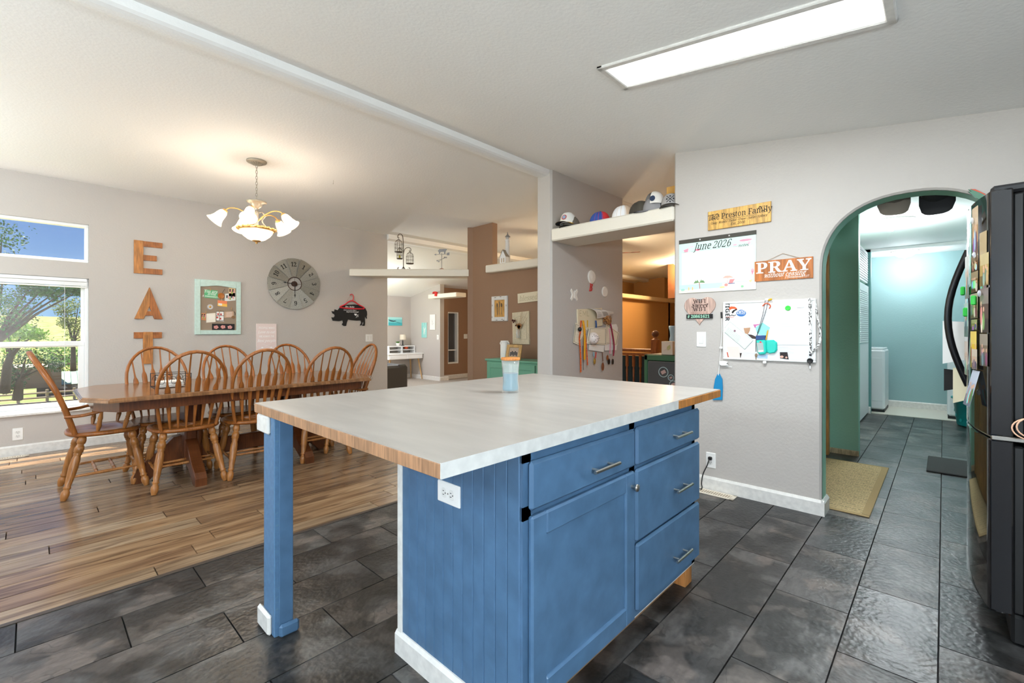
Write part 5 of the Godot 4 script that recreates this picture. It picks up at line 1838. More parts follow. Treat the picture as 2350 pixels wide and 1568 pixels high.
# ------------------------------------------------------------------ dining wall
func dining_wall_things() -> void:
	var honey := wood("letter_wood", rgb(208, 138, 70), 0.5, 3.0)
	var honey2 := wood("letter_wood_dark", rgb(186, 112, 52), 0.5, 3.0, false)
	var B := 6.55
	var t := thing("wall_letter", "honey wood board letter E on the dining wall", "letter", W(0.915, B, 2.04), 90, "wooden wall letters")
	plate(t, "upright", rect_outline(-0.127, -0.184, -0.045, 0.185), 0.0, 0.022, honey, 0.001)
	for q in [[0.127, 0.125], [0.075, -0.03], [0.127, -0.18]]:
		plate(t, "crossbar", rect_outline(-0.046, q[1] - 0.003, q[0], q[1] + 0.058), 0.0, 0.018, honey2, 0.001)
	t = thing("wall_letter", "honey wood board letter A on the dining wall", "letter", W(0.918, B, 1.525), 90, "wooden wall letters")
	plate(t, "slanted_board", PackedVector2Array([Vector2(-0.127, -0.178), Vector2(-0.045, -0.178), Vector2(0.01, -0.02), Vector2(0.012, 0.17), Vector2(0.006, 0.18)]), 0.0, 0.022, honey, 0.001)
	plate(t, "slanted_board", PackedVector2Array([Vector2(0.127, -0.178), Vector2(0.05, -0.178), Vector2(0.004, -0.03), Vector2(0.004, 0.13), Vector2(0.012, 0.17)]), 0.0, 0.018, honey2, 0.001)
	plate(t, "crossbar", rect_outline(-0.045, -0.14, 0.05, -0.09), 0.0, 0.014, honey2)
	t = thing("wall_letter", "honey wood board letter T on the dining wall behind the chairs", "letter", W(0.913, B, 1.02), 90, "wooden wall letters")
	plate(t, "crossbar", rect_outline(-0.125, 0.108, 0.125, 0.178), 0.0, 0.016, honey2, 0.001)
	plate(t, "stem", rect_outline(-0.045, -0.18, 0.042, 0.18), 0.0, 0.022, honey, 0.001)
	# pin board
	pin_board()
	# clock
	metal_clock()
	# pink sign
	t = thing("kitchen_sign", "pale pink paper sign about people who love to eat", "sign", W(2.158, B, 1.128), 90)
	plate(t, "board", rect_outline(-0.124, -0.178, 0.124, 0.178), 0.0, 0.012, M("pink_board", rgb(238, 220, 216), 0.8), 0.002)
	var ink := M("brown_ink", rgb(92, 70, 66), 0.8)
	text(t, "PEOPLE WHO", 0.038, Vector3(0.0, 0.122, 0.0125), ink, sans, 0, 0.85)
	text(t, "Love to eat", 0.047, Vector3(0.0, 0.066, 0.0125), ink, serif, 0.3, 0.85)
	text(t, "ARE ALWAYS THE", 0.036, Vector3(0.0, 0.010, 0.0125), ink, sans, 0, 0.68)
	text(t, "Best people", 0.049, Vector3(0.0, -0.048, 0.0125), ink, serif, 0.3, 0.85)
	var m := MB.new()
	for s in [-1.0, 1.0]:
		m.tube([Vector3(-0.055 * s, -0.14, 0.0125), Vector3(0.055 * s, -0.09, 0.0125)], 0.0022, 5, Vector2(1, 0.4))
		m.prism(oval_outline(0.012, 0.008, 12, Vector2(-0.055 * s, -0.138)), 0.0122, 0.0132)
	part(t, "crossed_cutlery", m, ink)
	# pig board on its hanger
	var o := Vector2(3.33, 1.5)
	t = thing("pig_chalkboard", "black pig-shaped chalkboard with white chalk writing", "chalkboard", W(o.x, B, o.y), 90)
	var pig := [[1395, 1170], [1450, 1178], [1457, 1135], [1520, 1152], [1560, 1100], [1620, 1062], [1700, 1042], [1850, 1036], [1990, 1056], [2070, 1112], [2103, 1180], [2106, 1240], [2096, 1285], [2105, 1310], [2092, 1325], [2077, 1295], [2064, 1262], [2060, 1320], [2066, 1400], [2060, 1460], [2020, 1466], [2013, 1448], [2036, 1420], [2030, 1372], [2006, 1412], [2000, 1450], [1962, 1456], [1990, 1402], [1976, 1356], [1900, 1360], [1790, 1350], [1725, 1336], [1700, 1400], [1686, 1466], [1640, 1466], [1602, 1436], [1626, 1400], [1616, 1352], [1550, 1370], [1420, 1360], [1392, 1296], [1445, 1294], [1460, 1262], [1450, 1230], [1415, 1212]]
	plate(t, "board", poly_b(pig, B, o, Vector2(600, 580), 8.7115), 0.004, 0.012, M("chalk_black", rgb(28, 28, 29), 0.8))
	var chalk := M("chalk", rgb(232, 230, 226), 0.9)
	var put := func(x: float, y: float) -> Vector3:
		var q := on_b(600 + x / 8.7115, 580 + y / 8.7115, B) - o
		return Vector3(q.x, q.y, 0.0125)
	text(t, "Mrs. Mable", 0.034, put.call(1760, 1085), chalk, serif, 0.2, 0.8)
	text(t, "I love you more than a", 0.024, put.call(1765, 1150), chalk, serif, 0.2, 0.8)
	text(t, "hog loves his mud!", 0.026, put.call(1815, 1185), chalk, serif, 0.2, 0.85)
	text(t, "JS", 0.05, put.call(1910, 1265), chalk, serif, 0.2, 0.9)
	m = MB.new()
	var hp: Vector3 = put.call(1872, 1238)
	m.prism(heart_outline(0.022, Vector2(hp.x, hp.y)), 0.0122, 0.0132)
	part(t, "chalk_heart", m, chalk)
	t = thing("coat_hanger", "red plastic coat hanger over the pig chalkboard", "hanger", W(o.x, B, o.y), 90)
	var red := M("red_plastic", rgb(222, 52, 66), 0.4)
	var path := []
	for q in [[1575, 1075], [1660, 1035], [1730, 985], [1790, 965], [1850, 985], [1930, 1040], [2030, 1095], [2035, 1120], [1990, 1125], [1800, 1120], [1610, 1105], [1560, 1092]]:
		path.append(put.call(q[0], q[1]) + Vector3(0, 0, 0.008))
	m = MB.new()
	m.tube(catmull(path, 4, true), 0.0095, 8, Vector2.ONE, Vector3.ZERO, true)
	part(t, "frame", m, red)
	path = []
	for q in [[1800, 968], [1822, 930], [1828, 880], [1805, 838], [1775, 835], [1757, 855]]:
		path.append(put.call(q[0], q[1]) + Vector3(0, 0, 0.008))
	m = MB.new()
	m.tube(catmull(path, 5), 0.006, 7)
	part(t, "hook", m, red)
	path = []
	for q in [[1690, 985], [1785, 845], [1935, 1040]]:
		path.append(put.call(q[0], q[1]) + Vector3(0, 0, -0.006))
	m = MB.new()
	m.tube(path, 0.0014, 5)
	solid("twine_loop", "thin twine loop hanging the pig board", "string", m, M("twine", rgb(172, 140, 100), 0.9), W(o.x, B, o.y), 90)
	t = thing("light_switch", "double white switch plate at the end of the dining wall", "switch", W(3.652, B, 1.097), 90)
	switch_plate(t, 2)
	t = thing("wall_outlet", "white outlet plate low on the wall under the dining window", "outlet", W(-0.087, B, 0.207), 90)
	outlet(t)
	t = thing("floor_vent", "white slotted floor register along the dining baseboard", "vent", W(-0.26, 6.47, 0.0), 90)
	vent(t, 0.5, 0.085)

func heart_outline(r: float, c := Vector2.ZERO, k := 28) -> PackedVector2Array:
	var p := PackedVector2Array()
	for i in k:
		var g := TAU * i / k
		p.append(c + Vector2(16 * pow(sin(g), 3), 13 * cos(g) - 5 * cos(2 * g) - 2 * cos(3 * g) - cos(4 * g)) * r / 17.0)
	return p

# floor register lying flat: x along, z out from the wall
func vent(t: Node3D, l: float, w: float) -> void:
	var m := MB.new()
	for q in [[-l / 2, l / 2, -w / 2, -w / 2 + 0.02], [-l / 2, l / 2, w / 2 - 0.022, w / 2], [-l / 2, -l / 2 + 0.03, -w / 2, w / 2], [l / 2 - 0.03, l / 2, -w / 2, w / 2]]:
		m.box(Vector3(q[0], 0.0, q[2]), Vector3(q[1], 0.006, q[3]), 0.002)
	part(t, "flange", m, M("vent_cream", rgb(228, 218, 200), 0.45))
	m = MB.new()
	m.box(Vector3(-l / 2 + 0.02, 0.0, -w / 2 + 0.015), Vector3(l / 2 - 0.02, 0.0015, w / 2 - 0.015))
	part(t, "duct_opening", m, M("duct", rgb(168, 150, 128), 0.6))
	var n := int((l - 0.06) / 0.016)
	for i in n:
		m = MB.new()
		var x := -l / 2 + 0.036 + (l - 0.072) * i / (n - 1)
		m.box(Vector3(x - 0.004, 0.001, -w / 2 + 0.018), Vector3(x + 0.004, 0.0055, w / 2 - 0.02), 0.001)
		part(t, "louver", m, M("vent_cream"))

func pin_board() -> void:
	var o := Vector2(1.602, 1.502)
	var B := 6.55
	var t := thing("pin_board", "mint green framed burlap pin board with an arched top rail", "pin board", W(o.x, B, o.y), 90)
	var mint := M("mint_paint", rgb(206, 232, 224), 0.5, 0, {"albedo_texture": grain, "uv1_triplanar": true, "uv1_scale": Vector3(2, 2, 2)})
	mint.albedo_texture = blotch_tex(111, 0.02, 0.08)
	plate(t, "burlap", rect_outline(-0.2, -0.29, 0.2, 0.29), 0.004, 0.010, M("burlap", rgb(190, 168, 146), 0.95, 0, {"albedo_texture": blotch_tex(112, 0.22, 0.35), "uv1_triplanar": true, "uv1_scale": Vector3(3, 3, 3)}))
	plate(t, "stile", rect_outline(-0.247, -0.335, -0.19, 0.335), 0.0, 0.026, mint, 0.004)
	plate(t, "stile", rect_outline(0.196, -0.335, 0.247, 0.335), 0.0, 0.026, mint, 0.004)
	plate(t, "bottom_rail", rect_outline(-0.19, -0.335, 0.196, -0.282), 0.0, 0.026, mint, 0.004)
	var top := PackedVector2Array([Vector2(0.196, 0.335), Vector2(-0.19, 0.335)])
	for i in 13:
		var s := i / 12.0
		top.append(Vector2(lerpf(-0.19, 0.196, s), 0.248 + 0.02 * sin(PI * s) * absf(sin(PI * s))))
	plate(t, "arched_rail", top, 0.0, 0.026, mint, 0.003)
	var z := Vector2(440, 630)
	var k := 8.709
	var put := func(q: Array) -> PackedVector2Array:
		return poly_b(q, B, o, z, k)
	var gp := func(x0: float, y0: float, x1: float, y1: float, lean := 0.0) -> PackedVector2Array:
		return poly_b([[x0, y0], [x1, y0 + lean], [x1, y1 + lean], [x0, y1]], B, o, z, k)
	var cards := [["greeting_card", "green card with white script in the pin board", [248, 300, 512, 465, 24], rgb(96, 184, 128)], ["orange_card", "orange and yellow note card pinned under the wood medallion", [512, 515, 700, 630, 20], rgb(246, 196, 92)], ["cream_card", "cream tag card pinned low in the pin board", [285, 785, 470, 965, -14], rgb(242, 236, 222)], ["tan_card", "tan thank-you card with a dark edge in the pin board", [643, 748, 830, 868, -10], rgb(206, 172, 146)], ["grid_print", "white print with four red pictures in the pin board", [482, 738, 638, 930, 10], rgb(244, 242, 240)], ["photo_strip", "black photo strip along the pin board bottom", [400, 985, 850, 1108, 6], rgb(34, 30, 32)], ["family_photo", "small orange-toned snapshot at the pin board edge", [186, 768, 280, 910, 12], rgb(206, 140, 96)], ["bright_photo", "colourful photo hanging in the pin board corner", [735, 255, 862, 440, 10], rgb(226, 196, 150)], ["white_photo", "white and green photo under the colourful corner photo", [655, 390, 868, 540, -20], rgb(226, 228, 224)]]
	for q in cards:
		var c := thing(q[0], q[1], "card", W(o.x, B - 0.011, o.y), 90)
		var e: Array = q[2]
		plate(c, "card", gp.call(e[0], e[1], e[2], e[3], e[4]), 0.0, 0.003, M(q[0] + "_m", q[3], 0.7))
		var cx: float = (e[0] + e[2]) / 2.0
		var cy: float = (e[1] + e[3]) / 2.0 + e[4] / 2.0
		var at := func(x: float, y: float) -> Vector3:
			var r := on_b(z.x + x / k, z.y + y / k, B) - o
			return Vector3(r.x, r.y, 0.0032)
		match q[0]:
			"greeting_card":
				text(c, "You are", 0.048, at.call(cx, cy - 50), M("chalk"), serif, 0.2, 0.8, -3.5)
				text(c, "loved", 0.042, at.call(cx + 20, cy), M("chalk"), serif, 0.2, 0.8, -3.5)
				text(c, "& remembered", 0.032, at.call(cx + 5, cy + 48), M("chalk"), serif, 0.2, 0.8, -3.5)
			"orange_card":
				plate(c, "orange_band", gp.call(512, 515, 700, 575, 20), 0.003, 0.0034, M("orange_band", rgb(240, 140, 96), 0.7))
				plate(c, "white_patch", gp.call(525, 575, 600, 615, 8), 0.003, 0.0036, M("paper_white"))
			"grid_print":
				for r in [[482, 738, 488, 930], [546, 738, 554, 930], [632, 738, 638, 930], [482, 822, 638, 830], [482, 736, 638, 744], [482, 920, 638, 930]]:
					plate(c, "black_line", gp.call(r[0], r[1], r[2], r[3]), 0.003, 0.0034, M("ink"))
				for r in [[520, 795], [578, 800], [505, 860], [565, 885]]:
					plate(c, "red_picture", gp.call(r[0] - 16, r[1] - 18, r[0] + 18, r[1] + 18), 0.003, 0.0034, M("red_print", rgb(200, 84, 76), 0.7))
			"photo_strip":
				for r in [[480, 1055], [620, 1050], [755, 1055]]:
					var a := MB.new()
					for w in 5:
						var g: float = w * 1.3 + r[0]
						var p: Vector3 = at.call(r[0] + 28 * cos(g), r[1] + 22 * sin(g))
						a.prism(oval_outline(0.013, 0.009, 10, Vector2(p.x, p.y)), 0.003, 0.0034 + 0.0002 * w)
					part(c, "pink_flowers", a, M("pink_print", rgb(226, 158, 152), 0.7))
			"tan_card", "cream_card":
				for w in 4:
					plate(c, "text_line", gp.call(e[0] + 40, cy - 40 + 24 * w, e[2] - 30, cy - 35 + 24 * w, e[4] * 0.6), 0.003, 0.0034, M("brown_ink"))
			_:
				for w in 5:
					var x: float = e[0] + (e[2] - e[0]) * (0.2 + 0.15 * w)
					var y: float = e[1] + (e[3] - e[1]) * (0.35 + 0.12 * (w % 3))
					plate(c, "figure", gp.call(x - 12, y - 26, x + 12, y + 30), 0.003, 0.0034 + 0.0002 * w, [M("ink"), M("pink_print", rgb(226, 158, 152), 0.7), M("leaf_green_print", rgb(150, 170, 90), 0.7)][w % 3])
	# medallion, daisy, wood slice
	var mk := func(x: float, y: float) -> Vector3:
		var r := on_b(z.x + x / k, z.y + y / k, B) - o
		return Vector3(r.x, r.y, 0)
	var md := thing("wood_medallion", "round carved orange wood medallion pinned in the pin board", "ornament", W(o.x, B - 0.011, o.y), 90)
	var m := MB.new()
	m.t = Transform3D(Basis(Vector3.RIGHT, PI / 2), mk.call(582, 430))
	m.lathe([Vector2(0, 0), Vector2(0.036, 0), Vector2(0.037, 0.006), Vector2(0.031, 0.009), Vector2(0.028, 0.006), Vector2(0.02, 0.008), Vector2(0.017, 0.006), Vector2(0, 0.008)], 24)
	part(md, "disc", m, wood("medallion", rgb(206, 122, 44), 0.5, 6.0))
	m = MB.new()
	m.tube([mk.call(600, 375) + Vector3(0, 0, 0.004), mk.call(655, 290) + Vector3(0, 0, 0.003)], 0.0016, 5)
	part(md, "cord", m, M("iron", rgb(28, 28, 30), 0.45))
	var fl := thing("paper_daisy", "grey paper daisy with a yellow centre in the pin board", "flower", W(o.x, B - 0.012, o.y), 90)
	for i in 14:
		m = MB.new()
		m.t = Transform3D(Basis(Vector3.BACK, TAU * i / 14) * Basis(Vector3.RIGHT, 0.12), mk.call(360, 650) + Vector3(0, 0, 0.003))
		m.prism(leaf_outline(0.014, 0.038, 5), 0, 0.001)
		part(fl, "petal", m, M("petal_grey", rgb(206, 206, 208), 0.8))
	m = MB.new()
	m.ball(mk.call(360, 650) + Vector3(0, 0, 0.006), Vector3(0.013, 0.013, 0.008), 12, 6)
	part(fl, "centre", m, M("daisy_centre", rgb(226, 176, 92), 0.8))
	var ws := thing("wood_slice", "brown wood slice with a looped twig in the pin board", "ornament", W(o.x, B - 0.011, o.y), 90)
	m = MB.new()
	m.t = Transform3D(Basis.IDENTITY, mk.call(825, 855))
	m.prism(oval_outline(0.022, 0.018, 16), 0, 0.008)
	part(ws, "slice", m, wood("slice", rgb(170, 128, 88), 0.7, 8.0))
	m = MB.new()
	m.tube(catmull([mk.call(800, 745), mk.call(840, 745), mk.call(862, 780), mk.call(860, 815)], 4), 0.003, 6)
	part(ws, "twig", m, M("bark_twig", rgb(90, 66, 48), 0.9))
	var pins := [[370, 300], [595, 500], [280, 760], [545, 735], [785, 685], [360, 620]]
	for q in pins:
		m = MB.new()
		m.t = Transform3D(Basis.IDENTITY, mk.call(q[0], q[1]) + Vector3(0, 0, 0.005))
		m.cbox(Vector3(-0.0022, 0, 0), Vector3(0.0035, 0.036, 0.005), 0.001)
		m.cbox(Vector3(0.0022, 0, 0), Vector3(0.0035, 0.036, 0.005), 0.001)
		solid("clothespin", "tiny wooden clothespin holding a card in the pin board", "clothespin", m, wood("pin_wood", rgb(222, 180, 124), 0.6, 8.0), W(o.x, B - 0.011, o.y), 90, "clothespins in the pin board")

func metal_clock() -> void:
	var t := thing("wall_clock", "round galvanized windmill clock with black numerals", "clock", W(2.51, 6.55, 1.862), 90)
	var zinc := []
	for i in 3:
		zinc.append(M("zinc_%d" % i, [rgb(196, 194, 184), rgb(182, 178, 166), rgb(206, 205, 196)][i], 0.45, 0.55, {"albedo_texture": blotch_tex(121 + i, 0.05, 0.3), "uv1_triplanar": true, "uv1_scale": Vector3(3, 3, 3)}))
	var iron: Material = M("iron", rgb(28, 28, 30), 0.45)
	var rust := M("rusty_iron", rgb(72, 48, 38), 0.6, 0.3)
	var nums := ["12", "1", "2", "3", "4", "5", "6", "7", "8", "9", "10", "11"]
	for i in 12:
		var g := deg_to_rad(-30.0 * i + 3.0)
		var m := MB.new()
		m.t = Transform3D(Basis(Vector3.BACK, g) * Basis(Vector3.UP, 0.13), Vector3(0, 0, 0.03))
		var pl := PackedVector2Array([Vector2(-0.024, 0.094), Vector2(0.024, 0.094)])
		for k in 7:
			var h := lerpf(0.258, -0.258, k / 6.0)
			pl.append(Vector2(0.352 * sin(h), 0.352 * cos(h)))
		m.prism(pl, -0.001, 0.001)
		var bl := part(t, "blade", m, zinc[i % 3])
		var n := text(bl, nums[i], 0.088, Vector3.ZERO, M("ink"), serif_bold, 0, 0.82, 0, "numeral", 0.001)
		var at := Vector3(0, 0.268, 0.0018)
		n.transform = m.t * Transform3D(Basis.from_scale(Vector3(0.82, 1, 1)), at)
	var m := MB.new()
	var ring := []
	for k in 32:
		ring.append(Vector3(0.092 * cos(TAU * k / 32), 0.092 * sin(TAU * k / 32), 0.032))
	m.tube(ring, 0.005, 6, Vector2.ONE, Vector3.ZERO, true)
	part(t, "inner_ring", m, rust)
	m = MB.new()
	for k in 4:
		var g := TAU * k / 4
		m.rod(Vector3(0.03 * cos(g), 0.03 * sin(g), 0.028), Vector3(0.092 * cos(g), 0.092 * sin(g), 0.03), 0.0018, 5)
	part(t, "spokes", m, rust)
	m = MB.new()
	m.t = Transform3D(Basis(Vector3.RIGHT, PI / 2), Vector3.ZERO)
	m.lathe([Vector2(0, 0), Vector2(0.036, 0), Vector2(0.036, 0.034), Vector2(0.03, 0.038), Vector2(0, 0.038)], 24)
	part(t, "hub", m, rust)
	for q in [[-89.0, 0.20, 0.042], [86.0, 0.165, 0.045]]:
		m = MB.new()
		# minute hand down, hour hand towards the nine
		var ang := deg_to_rad(180.0) if q[1] > 0.18 else deg_to_rad(q[0])
		m.t = Transform3D(Basis(Vector3.BACK, ang), Vector3(0, 0, q[2]))
		var l: float = q[1]
		m.prism(PackedVector2Array([Vector2(-0.0035, 0.0), Vector2(0.0035, 0.0), Vector2(0.0028, l * 0.7), Vector2(0.009, l * 0.8), Vector2(0.003, l * 0.9), Vector2(0, l), Vector2(-0.003, l * 0.9), Vector2(-0.009, l * 0.8), Vector2(-0.0028, l * 0.7)]), 0, 0.0015)
		part(t, "hand", m, iron)

# ------------------------------------------------------------------ ledges and what stands on them
func ledge_things() -> void:
	var white: Material = M("ledge_white")
	var m := MB.new()
	wb(m, 3.572, 3.985, 1.586, 2.849, 2.108, 2.232, 0.012)
	solid("cap_ledge", "white ledge with baseball caps between column and kitchen wall", "ledge", m, white)
	m = MB.new()
	m.t = Transform3D(Basis(Vector3.RIGHT, -PI / 2), Vector3(0, 2.046, 0))
	m.prism(PackedVector2Array([Vector2(-6.549, 3.325), Vector2(-6.535, 3.325), Vector2(-5.265, 4.595), Vector2(-5.345, 4.665), Vector2(-5.42, 4.9), Vector2(-6.549, 3.76)]), 0, 0.105, 0.01)
	solid("corner_ledge", "long white ledge from the dining wall end across the living room opening", "ledge", m, white)
	m = MB.new()
	wb(m, 4.53, 4.80, 3.047, 4.83, 2.051, 2.16, 0.012)
	solid("brown_wall_ledge", "white ledge along the top of the brown half wall", "ledge", m, white)
	bird_cages()
	# weather vane on the corner ledge
	var q := W(3.31 + 1.085, 6.55 - 0.88, 2.151)
	var t := thing("weather_vane", "small grey metal cow weather vane on the corner ledge", "weather vane", q, 45)
	var zinc := M("vane_metal", rgb(150, 150, 152), 0.5, 0.3)
	m = MB.new()
	m.lathe([Vector2(0, 0), Vector2(0.07, 0), Vector2(0.03, 0.025), Vector2(0.012, 0.035), Vector2(0, 0.035)], 14)
	part(t, "base", m, M("vane_base", rgb(196, 158, 140), 0.6))
	m = MB.new()
	m.rod(Vector3(0, 0.03, 0), Vector3(0, 0.27, 0), 0.005, 6)
	part(t, "rod", m, zinc)
	m = MB.new()
	m.rod(Vector3(-0.07, 0.15, 0), Vector3(0.07, 0.20, 0), 0.003, 5)
	m.rod(Vector3(-0.04, 0.13, 0.05), Vector3(0.04, 0.21, -0.05), 0.003, 5)
	for e in [Vector3(-0.07, 0.15, 0), Vector3(0.07, 0.20, 0), Vector3(-0.04, 0.13, 0.05), Vector3(0.04, 0.21, -0.05)]:
		m.cbox(e, Vector3(0.022, 0.018, 0.004))
	part(t, "direction_arms", m, zinc)
	m = MB.new()
	m.tube([Vector3(-0.105, 0.245, 0), Vector3(0.11, 0.255, 0)], 0.003, 5)
	m.prism(PackedVector2Array([Vector2(-0.12, 0.245), Vector2(-0.085, 0.262), Vector2(-0.085, 0.23)]), -0.002, 0.002)
	m.prism(PackedVector2Array([Vector2(0.08, 0.235), Vector2(0.12, 0.235), Vector2(0.12, 0.28), Vector2(0.08, 0.27)]), -0.002, 0.002)
	part(t, "arrow", m, zinc)
	m = MB.new()
	m.prism(PackedVector2Array([Vector2(-0.06, 0.30), Vector2(-0.035, 0.33), Vector2(0.07, 0.335), Vector2(0.085, 0.325), Vector2(0.07, 0.31), Vector2(0.06, 0.29), Vector2(0.055, 0.255), Vector2(0.04, 0.255), Vector2(0.035, 0.29), Vector2(-0.02, 0.285), Vector2(-0.025, 0.255), Vector2(-0.04, 0.255), Vector2(-0.045, 0.285)]), -0.003, 0.003)
	part(t, "cow_figure", m, zinc)
	# lighthouse on the brown wall ledge
	t = thing("toy_lighthouse", "white wooden lighthouse with a grey-roofed keeper house", "ornament", W(4.66, 4.5, 2.16))
	m = MB.new()
	m.lathe([Vector2(0, 0), Vector2(0.042, 0), Vector2(0.03, 0.33), Vector2(0.038, 0.335), Vector2(0.038, 0.345), Vector2(0.024, 0.345), Vector2(0.024, 0.385), Vector2(0, 0.385)], 16)
	part(t, "tower", m, M("vinyl_white"))
	m = MB.new()
	m.lathe([Vector2(0.04, 0.385), Vector2(0.008, 0.425), Vector2(0.006, 0.45), Vector2(0, 0.455)], 12)
	part(t, "lantern_roof", m, M("vane_metal"))
	m = MB.new()
	m.box(Vector3(-0.065, 0, 0.02), Vector3(0.045, 0.1, 0.09))
	m.prism(PackedVector2Array([Vector2(-0.065, 0.1), Vector2(0.045, 0.1), Vector2(-0.01, 0.19)]), 0.02, 0.089)
	part(t, "house", m, M("vinyl_white"))
	m = MB.new()
	m.face([Vector3(-0.072, 0.092, 0.015), Vector3(-0.072, 0.092, 0.095), Vector3(-0.01, 0.197, 0.095), Vector3(-0.01, 0.197, 0.015)], Vector3(-1, 1, 0))
	m.face([Vector3(0.052, 0.092, 0.015), Vector3(0.052, 0.092, 0.095), Vector3(-0.01, 0.197, 0.095), Vector3(-0.01, 0.197, 0.015)], Vector3(1, 1, 0))
	part(t, "house_roof", m, M("grey_roof", rgb(150, 142, 130), 0.7))
	for e in [-0.03, 0.012]:
		m = MB.new()
		m.box(Vector3(e - 0.007, 0.015, 0.09), Vector3(e + 0.007, 0.075, 0.0915))
		part(t, "window", m, M("tan_window", rgb(176, 150, 116), 0.6))
	# caps: place, turn, tilt, colours of front, back and brim
	var y := 2.232
	var c := cap("baseball_cap", "white and green cap with a yellow brim and round red badge", W(3.69, 2.72, y + 0.035), 10, rgb(240, 238, 232), rgb(34, 84, 60), rgb(240, 186, 52), rgb(30, 30, 34))
	badge(c)
	c = cap("baseball_cap", "grey camouflage cap under the white and green cap", W(3.72, 2.70, y), 12, rgb(112, 104, 94), rgb(96, 90, 82), rgb(52, 46, 42), rgb(52, 46, 42))
	cap("baseball_cap", "red and blue baseball cap on the cap ledge", W(3.76, 2.40, y), 115, rgb(214, 52, 54), rgb(50, 82, 160), rgb(50, 82, 160), rgb(50, 82, 160))
	cap("baseball_cap", "tan and white trucker cap on the cap ledge", W(3.72, 2.13, y), 110, rgb(222, 196, 168), rgb(240, 240, 242), rgb(222, 196, 168), rgb(222, 196, 168))
	cap("baseball_cap", "dark olive cap beside the white cap", W(3.70, 1.95, y), 80, rgb(78, 72, 62), rgb(70, 64, 56), rgb(66, 60, 54), rgb(60, 54, 48))
	cap("baseball_cap", "grey flat-brim cap beneath the white cap", W(3.68, 1.80, y), -60, rgb(150, 148, 150), rgb(140, 138, 142), rgb(142, 140, 144), rgb(70, 66, 96))
	c = cap("baseball_cap", "cream white cap stacked on the other caps", W(3.68, 1.80, y + 0.05), 195, rgb(240, 232, 222), rgb(242, 236, 228), rgb(238, 230, 220), rgb(238, 230, 220))
	var mm := MB.new()
	mm.prism(oval_outline(0.022, 0.026, 16), 0, 0.003)
	var k := part(c, "strap_gap", mm, M("navy", rgb(40, 56, 84), 0.5))
	k.transform = Transform3D(Basis(Vector3.UP, PI) * Basis(Vector3.RIGHT, -0.3), Vector3(0, 0.045, -0.097))
	cap("baseball_cap", "small cream cap behind the white cap", W(3.86, 1.74, y), 60, rgb(232, 218, 186), rgb(228, 214, 182), rgb(228, 214, 182), rgb(228, 214, 182))
	c = cap("baseball_cap", "grey cap with a crossed black emblem by the cardboard box", W(3.68, 1.655, y), 20, rgb(172, 168, 166), rgb(160, 156, 156), rgb(110, 104, 98), rgb(90, 84, 80))
	mm = MB.new()
	for s in [-1.0, 1.0]:
		mm.tube([Vector3(-0.028 * s, -0.028, 0), Vector3(0.028 * s, 0.028, 0.001)], 0.004, 5, Vector2(1, 0.4))
		mm.prism(oval_outline(0.006, 0.006, 8, Vector2(0.0, 0.026 * s)), 0, 0.002)
		mm.prism(oval_outline(0.006, 0.006, 8, Vector2(0.026 * s, 0.0)), 0, 0.002)
	k = part(c, "emblem", mm, M("ink"))
	k.transform = Transform3D(Basis(Vector3.RIGHT, -0.32), Vector3(0, 0.062, 0.095))
	t = thing("cardboard_box", "yellow cardboard box with green vertical lettering on the cap ledge", "box", W(3.86, 1.68, y))
	m = MB.new()
	m.box(Vector3(-0.07, 0.0, -0.06), Vector3(0.09, 0.23, 0.06), 0.002)
	part(t, "carton", m, M("cardboard", rgb(222, 170, 92), 0.8))
	text(t, "HANDLE", 0.045, Vector3(0.035, 0.14, 0.061), M("olive_ink", rgb(110, 110, 60), 0.8), sans, 0, 1, -90)

func badge(c: Node3D) -> void:
	var m := MB.new()
	m.prism(oval_outline(0.026, 0.026, 24), 0, 0.002)
	var o := part(c, "badge", m, M("badge_red", rgb(196, 66, 56), 0.7))
	o.transform = Transform3D(Basis(Vector3.RIGHT, -0.32), Vector3(0, 0.062, 0.094))
	m = MB.new()
	m.prism(oval_outline(0.019, 0.019, 20), 0.002, 0.003)
	m.t = Transform3D(Basis.IDENTITY, Vector3.ZERO)
	part(o, "badge_centre", m, M("badge_blue", rgb(150, 176, 206), 0.7))

